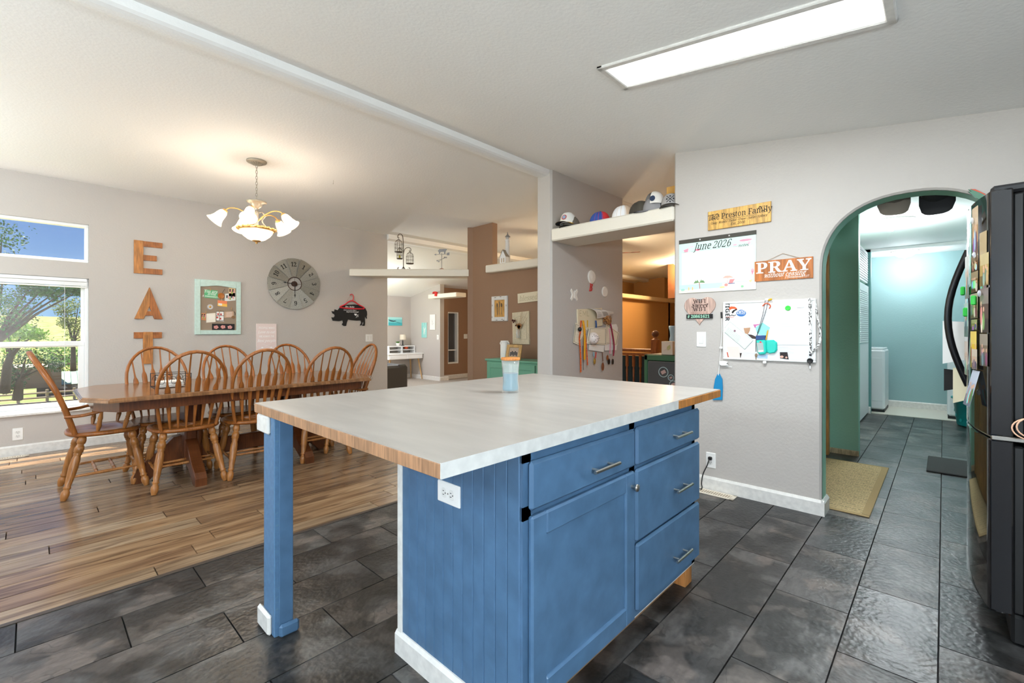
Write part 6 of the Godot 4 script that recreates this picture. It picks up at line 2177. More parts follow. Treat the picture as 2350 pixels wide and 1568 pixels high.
# a ball cap: six-panel crown, button, curved brim; +z is the brim side
func cap(called: String, label: String, at: Vector3, turn: float, front: Color, back: Color, brim: Color, under: Color) -> Node3D:
	var t := thing(called, label, "cap", at, turn, "caps on the kitchen ledge")
	var cloth := func(c: Color) -> Material:
		return M("cap_%s" % c.to_html(false), c, 0.9)
	for h in 2:
		var m := MB.new()
		var rows := []
		for i in 8:
			var e := PI / 2 * i / 7
			var row := []
			for j in 11:
				var g := (-0.14 if h == 0 else 0.86) * PI + 1.0 * PI * j / 10 * (1.28 if h == 0 else 0.72)
				var rr := pow(cos(e), 0.75)
				var z := sin(g) * 0.1 * rr
				row.append(Vector3(cos(g) * 0.083 * rr, 0.006 + 0.118 * sin(e) * (1.0 + (0.1 if z > 0 else -0.02) * cos(e)), z))
			rows.append(row)
		m.grid(rows)
		part(t, "crown_front" if h == 0 else "crown_back", m, cloth.call(front if h == 0 else back))
	var m := MB.new()
	m.ball(Vector3(0, 0.125, 0), Vector3(0.007, 0.004, 0.007), 8, 5)
	part(t, "button", m, cloth.call(back))
	for k in 2:
		m = MB.new()
		var rows := []
		for i in 6:
			var s := i / 5.0
			var row := []
			for j in 13:
				var u := (j - 6) / 6.0
				var x := u * 0.084
				var z0 := 0.1 * sqrt(maxf(0.02, 1.0 - u * u * 0.98))
				var z1 := 0.1 + 0.075 * sqrt(maxf(0.0, 1.0 - pow(absf(u), 3.0)))
				row.append(Vector3(x, 0.018 - 0.016 * u * u - 0.012 * s - (0.0025 if k == 1 else 0.0), lerpf(z0 * 0.9, maxf(z1, z0), s)))
			rows.append(row)
		m.grid(rows)
		part(t, "brim" if k == 0 else "brim_underside", m, cloth.call(brim if k == 0 else under))
	return t

func bird_cages() -> void:
	var iron: Material = M("cage_iron", rgb(84, 70, 56), 0.55, 0.3)
	var o := W(4.03, 6.17, 2.151)
	var t := thing("birdcage_stand", "scrolled iron stand holding little birdcages on the corner ledge", "stand", o, 45)
	var m := MB.new()
	m.tube(catmull([Vector3(0.0, 0.03, 0), Vector3(0.0, 0.25, 0), Vector3(-0.005, 0.5, 0), Vector3(-0.03, 0.575, 0), Vector3(-0.075, 0.575, 0), Vector3(-0.09, 0.53, 0), Vector3(-0.065, 0.52, 0)], 6), 0.006, 6)
	part(t, "tall_hook", m, iron)
	m = MB.new()
	m.tube(catmull([Vector3(0.0, 0.26, 0), Vector3(0.02, 0.34, 0), Vector3(0.07, 0.37, 0), Vector3(0.115, 0.35, 0), Vector3(0.11, 0.31, 0), Vector3(0.085, 0.32, 0)], 6), 0.005, 6)
	part(t, "short_hook", m, iron)
	for i in 4:
		var g := TAU * i / 4 + 0.5
		m = MB.new()
		m.tube(catmull([Vector3(0, 0.07, 0), Vector3(0.05 * cos(g), 0.012, 0.05 * sin(g)), Vector3(0.11 * cos(g), 0.006, 0.11 * sin(g)), Vector3(0.13 * cos(g), 0.035, 0.13 * sin(g)), Vector3(0.105 * cos(g), 0.045, 0.105 * sin(g))], 5), 0.005, 6)
		part(t, "scroll_foot", m, iron)
	for q in [[Vector3(-0.075, 0.30, 0.0), 0.062, 0.2, "larger brown wire birdcage hanging from the tall hook"], [Vector3(-0.05, 0.19, 0.04), 0.045, 0.17, "small wire birdcage with a yellow bird below the larger cage"], [Vector3(0.10, 0.12, 0.0), 0.058, 0.18, "pale wire birdcage hanging from the short hook"]]:
		var c := thing("wire_birdcage", q[3], "birdcage", o + Basis(Vector3.UP, PI / 4) * q[0], 45, "birdcages on the corner ledge")
		var r: float = q[1]
		var h: float = q[2]
		m = MB.new()
		for i in 12:
			var g := TAU * i / 12
			var e := Vector3(cos(g), 0, sin(g)) * r
			m.tube([e, e + Vector3.UP * h * 0.6, e * 0.8 + Vector3.UP * h * 0.82, e * 0.1 + Vector3.UP * h], 0.0018, 4)
		for y in [0.0, h * 0.3, h * 0.6]:
			var ring := []
			for k in 16:
				ring.append(Vector3(cos(TAU * k / 16) * r, y, sin(TAU * k / 16) * r))
			m.tube(ring, 0.0022, 4, Vector2.ONE, Vector3.ZERO, true)
		part(c, "wires", m, iron)
		m = MB.new()
		m.lathe([Vector2(0, -0.012), Vector2(r * 0.95, -0.01), Vector2(r * 1.06, 0.0), Vector2(0, 0.004)], 16)
		part(c, "tray", m, iron)
		m = MB.new()
		m.rod(Vector3(0, h * 0.98, 0), Vector3(0, h + 0.05, 0), 0.002, 5)
		part(c, "hanging_wire", m, iron)
	m = MB.new()
	m.ball(Vector3(0, 0.02, 0), Vector3(0.018, 0.016, 0.026), 10, 7)
	m.ball(Vector3(0, 0.036, 0.02), Vector3(0.011, 0.011, 0.012), 8, 6)
	solid("toy_bird", "tiny yellow ornament bird in the lower birdcage", "ornament", m, M("bird_yellow", rgb(206, 190, 60), 0.7), o + Basis(Vector3.UP, PI / 4) * Vector3(-0.05, 0.195, 0.04), 45)

# ------------------------------------------------------------------ brown half wall
func brown_wall_things() -> void:
	var A := 4.65
	# distressed frame with cutlery
	var t := thing("cutlery_picture", "distressed white frame with fork, knife and spoon on amber board", "picture", W(A, 4.64, 1.53))
	var worn := M("worn_white", rgb(240, 238, 234), 0.6, 0, {"albedo_texture": blotch_tex(131, 0.04, 0.12), "uv1_triplanar": true, "uv1_scale": Vector3(4, 4, 4)})
	for q in [[-0.16, -0.18, -0.105, 0.18], [0.105, -0.18, 0.16, 0.18], [-0.105, -0.18, 0.105, -0.12], [-0.105, 0.125, 0.105, 0.18]]:
		plate(t, "frame_board", rect_outline(q[0], q[1], q[2], q[3]), 0.0, 0.022, worn, 0.004)
	for q in [[-0.08, 0.162], [0.03, 0.168], [-0.05, -0.165], [0.06, -0.155], [-0.14, 0.05], [-0.145, -0.12], [0.142, 0.04], [0.09, -0.168]]:
		plate(t, "scuff", oval_outline(0.02 if absf(q[1]) > 0.13 else 0.004, 0.004 if absf(q[1]) > 0.13 else 0.016, 8, Vector2(q[0], q[1])), 0.0215, 0.0224, M("scuff", rgb(92, 74, 60), 0.8))
	plate(t, "amber_board", rect_outline(-0.105, -0.12, 0.105, 0.125), 0.0, 0.010, wood("amber", rgb(232, 176, 96), 0.5, 4.0))
	var steel := M("old_silver", rgb(140, 128, 116), 0.4, 0.6)
	for i in 3:
		var x := -0.045 + 0.042 * i
		var m := MB.new()
		m.tube([Vector3(x, -0.085, 0.012), Vector3(x, 0.02, 0.014)], [0.006, 0.0035], 6, Vector2(1, 0.5))
		if i == 0:
			m.cbox(Vector3(x, 0.03, 0.014), Vector3(0.018, 0.014, 0.003))
			for e in 4:
				m.cbox(Vector3(x - 0.0075 + 0.005 * e, 0.055, 0.014), Vector3(0.0022, 0.045, 0.003))
		elif i == 1:
			m.prism(PackedVector2Array([Vector2(x - 0.006, 0.02), Vector2(x + 0.007, 0.02), Vector2(x + 0.008, 0.085), Vector2(x, 0.105), Vector2(x - 0.006, 0.09)]), 0.012, 0.015)
		else:
			m.ball(Vector3(x, 0.05, 0.014), Vector3(0.013, 0.03, 0.005), 12, 6)
		part(t, ["fork", "knife", "spoon"][i], m, steel)
	t = thing("lettered_plaque", "cream carved word plaque half hidden by the column", "sign", W(A, 4.08, 1.665))
	plate(t, "board", PackedVector2Array([Vector2(-0.20, -0.075), Vector2(0.2, -0.055), Vector2(0.2, 0.078), Vector2(-0.205, 0.058)]), 0.0, 0.018, M("plaque_cream", rgb(226, 216, 190), 0.7), 0.003)
	text(t, "blessed", 0.1, Vector3(0.0, -0.006, 0.0185), M("plaque_letter", rgb(206, 194, 164), 0.7), serif, 0.25, 0.95, 2.5, "lettering", 0.004)
	# panel with dried flowers in a jar
	t = thing("flower_panel", "cream cabinet-door panel with dried flowers in a glass jar", "wall decor", W(A, 4.22, 1.248))
	var cream := M("aged_cream", rgb(226, 212, 182), 0.6, 0, {"albedo_texture": blotch_tex(132, 0.03, 0.12), "uv1_triplanar": true, "uv1_scale": Vector3(3, 3, 3)})
	plate(t, "door_panel", PackedVector2Array([Vector2(-0.155, -0.222), Vector2(0.155, -0.222), Vector2(0.15, 0.232), Vector2(-0.165, 0.215)]), 0.0, 0.022, cream, 0.004)
	var arch := []
	for i in 13:
		var g := PI * i / 12
		arch.append(Vector3(-0.11 * cos(g), 0.12 + 0.045 * sin(g), 0.022))
	arch.append(Vector3(0.11, -0.15, 0.022)); arch.append(Vector3(-0.11, -0.15, 0.022))
	var m := MB.new()
	m.tube(arch, 0.006, 5, Vector2(1, 0.6), Vector3.ZERO, true)
	part(t, "moulding", m, cream)
	var jar := thing("bud_jar", "little glass bottle wired to the cream panel", "jar", W(A - 0.05, 4.24, 1.11))
	m = MB.new()
	m.lathe([Vector2(0, 0), Vector2(0.03, 0), Vector2(0.032, 0.01), Vector2(0.032, 0.085), Vector2(0.022, 0.1), Vector2(0.022, 0.125), Vector2(0.02, 0.125), Vector2(0.02, 0.1), Vector2(0.029, 0.084), Vector2(0.029, 0.006), Vector2(0, 0.005)], 16)
	part(jar, "glass", m, M("jar_glass"))
	var fl := thing("dried_flowers", "dried brown stems and dark rose heads in the bottle", "flowers", W(A - 0.05, 4.24, 1.115))
	var r := RandomNumberGenerator.new()
	r.seed = 5
	for i in 12:
		m = MB.new()
		var e := Vector3(r.randf_range(-0.12, 0.17), r.randf_range(0.2, 0.36), r.randf_range(-0.02, 0.02))
		m.tube([Vector3(0, 0.01, 0), Vector3(e.x * 0.15, 0.12, 0), e], [0.0016, 0.0016, 0.001], 5)
		part(fl, "stem", m, M("straw", rgb(176, 138, 84), 0.9))
	for q in [[-0.09, 0.24, 0.016], [-0.075, 0.215, 0.013], [-0.055, 0.235, 0.014], [-0.03, 0.17, 0.012]]:
		m = MB.new()
		m.ball(Vector3(q[0], q[1], 0.015), Vector3(q[2], q[2], q[2]), 9, 6)
		part(fl, "rose_head", m, M("dry_rose", rgb(84, 44, 34), 0.9))
	for i in 5:
		m = MB.new()
		m.t = Transform3D(Basis(Vector3.BACK, -0.7 + 0.3 * i), Vector3(0.02, 0.12, 0.012))
		m.prism(leaf_outline(0.03, 0.09, 5), 0, 0.0012)
		part(fl, "leaf", m, M("dry_leaf", rgb(150, 104, 60), 0.9))
	# green cabinet
	var gr := M("cabinet_green", rgb(112, 170, 142), 0.45)
	t = thing("green_sideboard", "sage green painted sideboard against the brown wall", "cabinet", W(4.46, 3.87, 0))
	var o := t.position
	part(t, "body", pb(o, 4.285, 4.645, 3.2, 4.53, 0.05, 0.805), gr)
	part(t, "base", pb(o, 4.30, 4.645, 3.21, 4.52, 0.0, 0.05), gr)
	part(t, "top", pb(o, 4.262, 4.648, 3.18, 4.552, 0.805, 0.832, 0.006), gr)
	for i in 3:
		var b0 := 3.215 + 0.435 * i
		var d := part(t, "door", pb(o, 4.268, 4.285, b0, b0 + 0.42, 0.10, 0.785, 0.004), gr)
		m = MB.new()
		m.t = Transform3D(Basis.IDENTITY, -o)
		for q in [[b0, b0 + 0.06, 0.10, 0.785], [b0 + 0.36, b0 + 0.42, 0.10, 0.785], [b0 + 0.06, b0 + 0.36, 0.10, 0.17], [b0 + 0.06, b0 + 0.36, 0.715, 0.785]]:
			wb(m, 4.258, 4.27, q[0], q[1], q[2], q[3], 0.004)
		part(d, "door_frame", m, gr)
	t = thing("milk_jug", "tall glossy white jug with two looped handles on the sideboard", "jug", W(4.42, 4.325, 0.8325))
	m = MB.new()
	m.lathe([Vector2(0, 0), Vector2(0.055, 0), Vector2(0.058, 0.006), Vector2(0.058, 0.185), Vector2(0.05, 0.205), Vector2(0.05, 0.225), Vector2(0.057, 0.245), Vector2(0.053, 0.245), Vector2(0.045, 0.22), Vector2(0, 0.2)], 22)
	part(t, "jug_body", m, M("glaze_white", rgb(240, 240, 236), 0.12))
	for s in [-1.0, 1.0]:
		m = MB.new()
		m.tube(catmull([Vector3(0.05 * s, 0.225, 0), Vector3(0.075 * s, 0.225, 0), Vector3(0.082 * s, 0.2, 0), Vector3(0.057 * s, 0.178, 0)], 5), 0.007, 7)
		part(t, "handle", m, M("glaze_white"))
	t = thing("framed_photo", "light wood photo frame leaning on the sideboard", "picture frame", W(4.34, 4.09, 0.8325), 8)
	var lean := Basis(Vector3.RIGHT, -0.22)
	for q in [[-0.12, 0.0, -0.075, 0.2], [0.075, 0.0, 0.12, 0.2], [-0.075, 0.0, 0.075, 0.04], [-0.075, 0.16, 0.075, 0.2]]:
		m = MB.new()
		m.t = Transform3D(lean, Vector3.ZERO)
		m.box(Vector3(q[0], q[1] + 0.002, 0), Vector3(q[2], q[3], 0.016), 0.003)
		part(t, "frame_rail", m, wood("frame_pale", rgb(222, 178, 110), 0.5, 5.0))
	var p := Pic.new(96, 72, rgb(176, 158, 140))
	for i in 5:
		p.oval(18 + 15 * i, 48 - 8 * (i % 2), 9, 20, rgb(70, 64, 60))
		p.oval(18 + 15 * i, 30 - 8 * (i % 2), 5, 6, rgb(200, 176, 156))
	m = MB.new()
	m.t = Transform3D(lean, Vector3.ZERO)
	m.sheet(-0.075, 0.04, 0.075, 0.16, 0.006)
	part(t, "photograph", m, printed("family_print", p.tex(), 0.3))

# ------------------------------------------------------------------ column wall
func column_things() -> void:
	var B := 2.85
	var z := Vector2(1290, 690)
	var k := 8.713
	var o := Vector2(4.35, 1.1)
	var pos := W(o.x, B, o.y)
	var at := func(x: float, y: float, zz := 0.0) -> Vector3:
		var q := on_b(z.x + x / k, z.y + y / k, B) - o
		return Vector3(q.x, q.y, zz)
	var quad := func(pts: Array) -> PackedVector2Array:
		return poly_b(pts, B, o, z, k)
	# plaster ornaments
	var plaster := M("plaster", rgb(236, 230, 220), 0.85)
	var c := on_b(1357, 636, B)
	var t := thing("plaster_balloon", "white round plaster ornament with a red letter tail on the column", "wall ornament", W(c.x, B, c.y), 90)
	var m := MB.new()
	m.t = Transform3D(Basis(Vector3.RIGHT, PI / 2), Vector3.ZERO)
	m.lathe([Vector2(0, 0), Vector2(0.075, 0), Vector2(0.078, 0.008), Vector2(0.06, 0.016), Vector2(0.045, 0.012), Vector2(0.03, 0.018), Vector2(0, 0.02)], 22)
	part(t, "medallion", m, plaster)
	text(t, "B", 0.13, Vector3(-0.012, -0.115, 0.004), M("red_cloth"), serif_bold, 0.2, 0.7, 0, "letter", 0.006)
	c = on_b(1317, 677, B)
	t = thing("plaster_butterfly", "white plaster butterfly on the column", "wall ornament", W(c.x, B, c.y), 90)
	for s in [-1.0, 1.0]:
		plate(t, "wing", PackedVector2Array([Vector2(0, 0.02), Vector2(0.05 * s, 0.062), Vector2(0.062 * s, 0.04), Vector2(0.04 * s, 0.0), Vector2(0.062 * s, -0.045), Vector2(0.045 * s, -0.062), Vector2(0, -0.02)]), 0.0, 0.01, plaster, 0.002)
	m = MB.new()
	m.tube([Vector3(0, -0.04, 0.01), Vector3(0, 0.045, 0.01)], 0.006, 6)
	part(t, "body", m, plaster)
	c = on_b(1387, 670, B)
	t = thing("plaster_disc", "small white round plaster ornament on the column", "wall ornament", W(c.x, B, c.y), 90)
	m = MB.new()
	m.t = Transform3D(Basis(Vector3.RIGHT, PI / 2), Vector3.ZERO)
	m.lathe([Vector2(0, 0), Vector2(0.06, 0), Vector2(0.062, 0.008), Vector2(0.05, 0.015), Vector2(0.035, 0.01), Vector2(0, 0.014)], 20)
	part(t, "disc", m, plaster)
	# award board and papers
	t = thing("award_board", "cream wooden board hung with awards on the column", "board", pos, 90)
	plate(t, "board", quad.call([[285, 175], [780, 150], [790, 500], [300, 620]]), 0.002, 0.014, M("board_cream", rgb(226, 212, 180), 0.7), 0.002)
	var carve := M("carved_line", rgb(188, 172, 136), 0.8)
	m = MB.new()
	for q in [[[330, 200], [330, 310]], [[330, 200], [365, 200]], [[330, 255], [360, 255]], [[330, 310], [370, 310]], [[395, 310], [395, 205]], [[395, 205], [430, 290]], [[430, 290], [450, 205]], [[450, 205], [450, 310]], [[480, 205], [480, 310]], [[480, 310], [515, 310]]]:
		m.tube([at.call(q[0][0], q[0][1], 0.0142), at.call(q[1][0], q[1][1], 0.0142)], 0.0025, 4)
	part(t, "carved_letters", m, carve)
	var paper := M("certificate", rgb(238, 228, 204), 0.8)
	var sheets := [["tilted certificate behind the orange ribbon", [[240, 440], [490, 580], [300, 890], [195, 840]], 0.016, true], ["white sheet at the top of the certificate pile", [[960, 480], [1060, 470], [1090, 545], [1075, 900], [900, 880]], 0.016, false], ["slanted bordered certificate beneath the maroon ribbon", [[850, 460], [1110, 645], [1060, 900], [840, 860]], 0.019, true], ["bordered award certificate in the middle of the column", [[500, 540], [855, 545], [855, 890], [450, 860]], 0.023, true], ["blank white sheet under the award certificate", [[510, 880], [815, 895], [800, 1030], [500, 985]], 0.020, false], ["white paper below the maroon ribbon", [[830, 870], [1070, 890], [1065, 990], [830, 1000]], 0.014, false]]
	for q in sheets:
		t = thing("certificate_sheet", q[0], "paper", pos, 90)
		var pl: PackedVector2Array = quad.call(q[1])
		plate(t, "sheet", pl, q[2], q[2] + 0.0015, paper if q[3] else M("paper_white"))
		if q[3]:
			var cen := Vector2.ZERO
			for e in pl:
				cen += e / pl.size()
			m = MB.new()
			var ring := []
			for e in pl:
				var w: Vector2 = cen.lerp(e, 0.87)
				ring.append(Vector3(w.x, w.y, q[2] + 0.0016))
			for i in ring.size():
				m.tube([ring[i], ring[(i + 1) % ring.size()]], 0.003, 4, Vector2(1, 0.3))
			part(t, "black_border", m, M("ink"))
			m = MB.new()
			for i in 5:
				m.tube([Vector3(cen.x - 0.07, cen.y + 0.06 - 0.028 * i, q[2] + 0.0016), Vector3(cen.x + 0.07, cen.y + 0.06 - 0.028 * i, q[2] + 0.0016)], 0.0012, 4, Vector2(1, 0.4))
			part(t, "text_lines", m, M("faint_ink", rgb(190, 176, 148), 0.8))
	# curled magazine over the top
	t = thing("magazine", "open magazine curling over the award board", "magazine", pos, 90)
	var p := Pic.new(128, 128, rgb(232, 230, 226))
	var r := RandomNumberGenerator.new()
	r.seed = 3
	p.lines(10, 14, 46, 9, 9, rgb(150, 148, 146), r, 2)
	p.rect(66, 12, 50, 46, rgb(176, 174, 170)); p.rect(80, 96, 36, 10, rgb(30, 30, 30))
	p.lines(66, 66, 50, 4, 8, rgb(150, 148, 146), r, 2)
	m = MB.new()
	var rows := []
	for i in 7:
		var s := i / 6.0
		var row := []
		for j in 7:
			var u := j / 6.0
			var a0: Vector3 = at.call(lerpf(470, 660, u), 150 + 20 * u, 0.018)
			var b0: Vector3 = at.call(lerpf(620, 880, u), 362 - 40 * u, 0.05)
			row.append(a0.lerp(b0, s) + Vector3(0, 0.02 * sin(PI * s), 0.045 * sin(PI * s)))
		rows.append(row)
	m.grid(rows)
	part(t, "curled_page", m, printed("magazine_print", p.tex(), 0.4))
	m = MB.new()
	rows = []
	for i in 5:
		var s := i / 4.0
		var row := []
		for j in 5:
			var u := j / 4.0
			row.append(at.call(lerpf(620, 980, u), lerpf(165, 215, u), 0.02).lerp(at.call(lerpf(700, 890, u), lerpf(330, 300, u), 0.05), s) + Vector3(0, 0, 0.03 * sin(PI * s)))
		rows.append(row)
	m.grid(rows)
	part(t, "back_page", m, M("page_grey", rgb(206, 200, 192), 0.5))
	# softball
	var bc: Vector3 = at.call(545, 755, 0.05)
	t = thing("trophy_ball", "white dotted ball hanging in front of the certificates", "ball", pos + Basis(Vector3.UP, PI / 2) * bc)
	m = MB.new()
	m.ball(Vector3.ZERO, Vector3(0.068, 0.068, 0.045), 22, 14)
	part(t, "ball", m, M("ball_pink", rgb(240, 228, 222), 0.5))
	for i in 16:
		var e := Vector3(1, 0, 0).rotated(Vector3.UP, r.randf_range(-1.2, 1.2)).rotated(Vector3.BACK, r.randf_range(-0.9, 0.9))
		m = MB.new()
		m.ball(Vector3(e.x * 0.068, e.y * 0.068, e.z * 0.045), Vector3(0.004, 0.004, 0.004), 6, 4)
		part(t, "dot", m, M("ink"))
	# ribbons and medals
	ribbon("orange polka-dot ribbon hanging longest at the edge of the award board", [at.call(335, 400, 0.03), at.call(310, 640, 0.035), at.call(300, 760, 0.032), at.call(325, 1100, 0.03), at.call(335, 1430, 0.026)], 0.024, rgb(236, 104, 44), pos, true)
	ribbon("bright yellow ribbon beside the orange polka-dot one", [at.call(355, 400, 0.042), at.call(375, 560, 0.045), at.call(385, 820, 0.045), at.call(388, 1180, 0.04)], 0.036, rgb(246, 178, 40), pos, false)
	ribbon("second orange polka-dot ribbon behind the yellow one", [at.call(400, 520, 0.034), at.call(430, 880, 0.035), at.call(465, 1290, 0.03)], 0.02, rgb(232, 98, 46), pos, true)
	ribbon("narrow black cord with a tassel under the yellow ribbon", [at.call(365, 900, 0.03), at.call(372, 1180, 0.032), at.call(382, 1385, 0.03)], 0.007, rgb(36, 32, 34), pos, false)
	ribbon("short yellow tag on the award board", [at.call(480, 395, 0.018), at.call(478, 530, 0.02)], 0.02, rgb(236, 186, 40), pos, false)
	ribbon("red, white and blue medal ribbon at the top of the board", [at.call(628, 400, 0.03), at.call(630, 480, 0.035), at.call(635, 545, 0.03)], 0.032, rgb(56, 96, 158), pos, false)
	ribbon("maroon medal ribbon across the certificates", [at.call(915, 420, 0.03), at.call(950, 640, 0.036), at.call(990, 900, 0.034), at.call(985, 1105, 0.028)], 0.03, rgb(150, 32, 72), pos, false)
	ribbon("pink and white medal ribbon beside the maroon one", [at.call(900, 560, 0.026), at.call(920, 760, 0.03), at.call(915, 1060, 0.026)], 0.02, rgb(240, 168, 190), pos, false)
	ribbon("white medal ribbon between the pink and maroon ones", [at.call(935, 700, 0.027), at.call(945, 880, 0.03), at.call(940, 1070, 0.026)], 0.02, rgb(240, 232, 236), pos, false)
	ribbon("light blue striped ribbon below the blank sheet", [at.call(600, 1030, 0.02), at.call(602, 1110, 0.02)], 0.025, rgb(150, 196, 222), pos, false)
	ribbon("red striped ribbon below the blank sheet", [at.call(650, 1030, 0.02), at.call(635, 1150, 0.022)], 0.022, rgb(206, 70, 70), pos, false)
	ribbon("brown cord of the lowest bronze medal", [at.call(775, 1040, 0.02), at.call(785, 1210, 0.022)], 0.016, rgb(120, 86, 72), pos, false)
	medal("gold medal below the red striped ribbon", at.call(615, 1210, 0.024), 0.02, 0.034, rgb(206, 176, 92), pos)
	medal("large bronze medal hanging lowest on the column", at.call(775, 1320, 0.026), 0.026, 0.045, rgb(176, 120, 90), pos)
	medal("copper medal below the white medal ribbon", at.call(870, 1140, 0.026), 0.02, 0.03, rgb(190, 116, 70), pos)
	medal("dark medal behind the copper one", at.call(905, 1220, 0.022), 0.022, 0.034, rgb(62, 50, 44), pos)
	medal("dark round medal under the maroon ribbon", at.call(975, 1220, 0.026), 0.02, 0.034, rgb(76, 64, 58), pos)
	m = MB.new()
	m.ball(at.call(285, 575, 0.045), Vector3(0.024, 0.024, 0.02), 14, 10)
	solid("black_bauble", "round black bauble on the tilted certificate", "bauble", m, M("black"), pos, 90)
	# woven ornament
	t = thing("woven_ball", "brown woven twig ball under the magazine", "ornament", pos + Basis(Vector3.UP, PI / 2) * (at.call(835, 390, 0.045) as Vector3))
	for i in 9:
		m = MB.new()
		var ring := []
		var ax := Basis.from_euler(Vector3(r.randf() * TAU, r.randf() * TAU, 0))
		for e in 18:
			ring.append(ax * Vector3(cos(TAU * e / 18), sin(TAU * e / 18), 0) * Vector3(0.044, 0.06, 0.06))
		m.tube(ring, 0.004, 5, Vector2.ONE, Vector3.ZERO, true)
		part(t, "twig_loop", m, M("twig_brown", rgb(170, 116, 66), 0.9))

func ribbon(label: String, pts: Array, w: float, c: Color, pos: Vector3, dots: bool) -> void:
	var t := thing("award_ribbon", label, "ribbon", pos, 90, "ribbons on the award board")
	var line := catmull(pts, 6)
	var l := []
	for p in line:
		l.append([p + Vector3(-w / 2, 0, 0.0), p + Vector3(0, 0, 0.003), p + Vector3(w / 2, 0, 0.0)])
	var m := MB.new()
	m.grid(l)
	part(t, "band", m, M("ribbon_%s" % c.to_html(false), c, 0.7))
	if dots:
		for i in range(1, line.size(), 2):
			m = MB.new()
			m.prism(oval_outline(0.0042, 0.0042, 8, Vector2(line[i].x, line[i].y)), line[i].z + 0.002, line[i].z + 0.004)
			part(t, "dot", m, M("ink"))

func medal(label: String, at: Vector3, rx: float, ry: float, c: Color, pos: Vector3) -> void:
	var t := thing("medal", label, "medal", pos + Basis(Vector3.UP, PI / 2) * at, 90, "medals on the award board")
	plate(t, "disc", oval_outline(rx, ry, 20), -0.003, 0.003, M("medal_%s" % c.to_html(false), c, 0.35, 0.7), 0.001)
	plate(t, "relief", oval_outline(rx * 0.6, ry * 0.6, 16), 0.003, 0.0045, M("medal_%s" % c.to_html(false)), 0.001)
	var m := MB.new()
	var ring := []
	for k in 10:
		ring.append(Vector3(0.006 * cos(TAU * k / 10), ry + 0.005 + 0.006 * sin(TAU * k / 10), 0))
	m.tube(ring, 0.0015, 5, Vector2.ONE, Vector3.ZERO, true)
	part(t, "ring", m, M("chrome"))

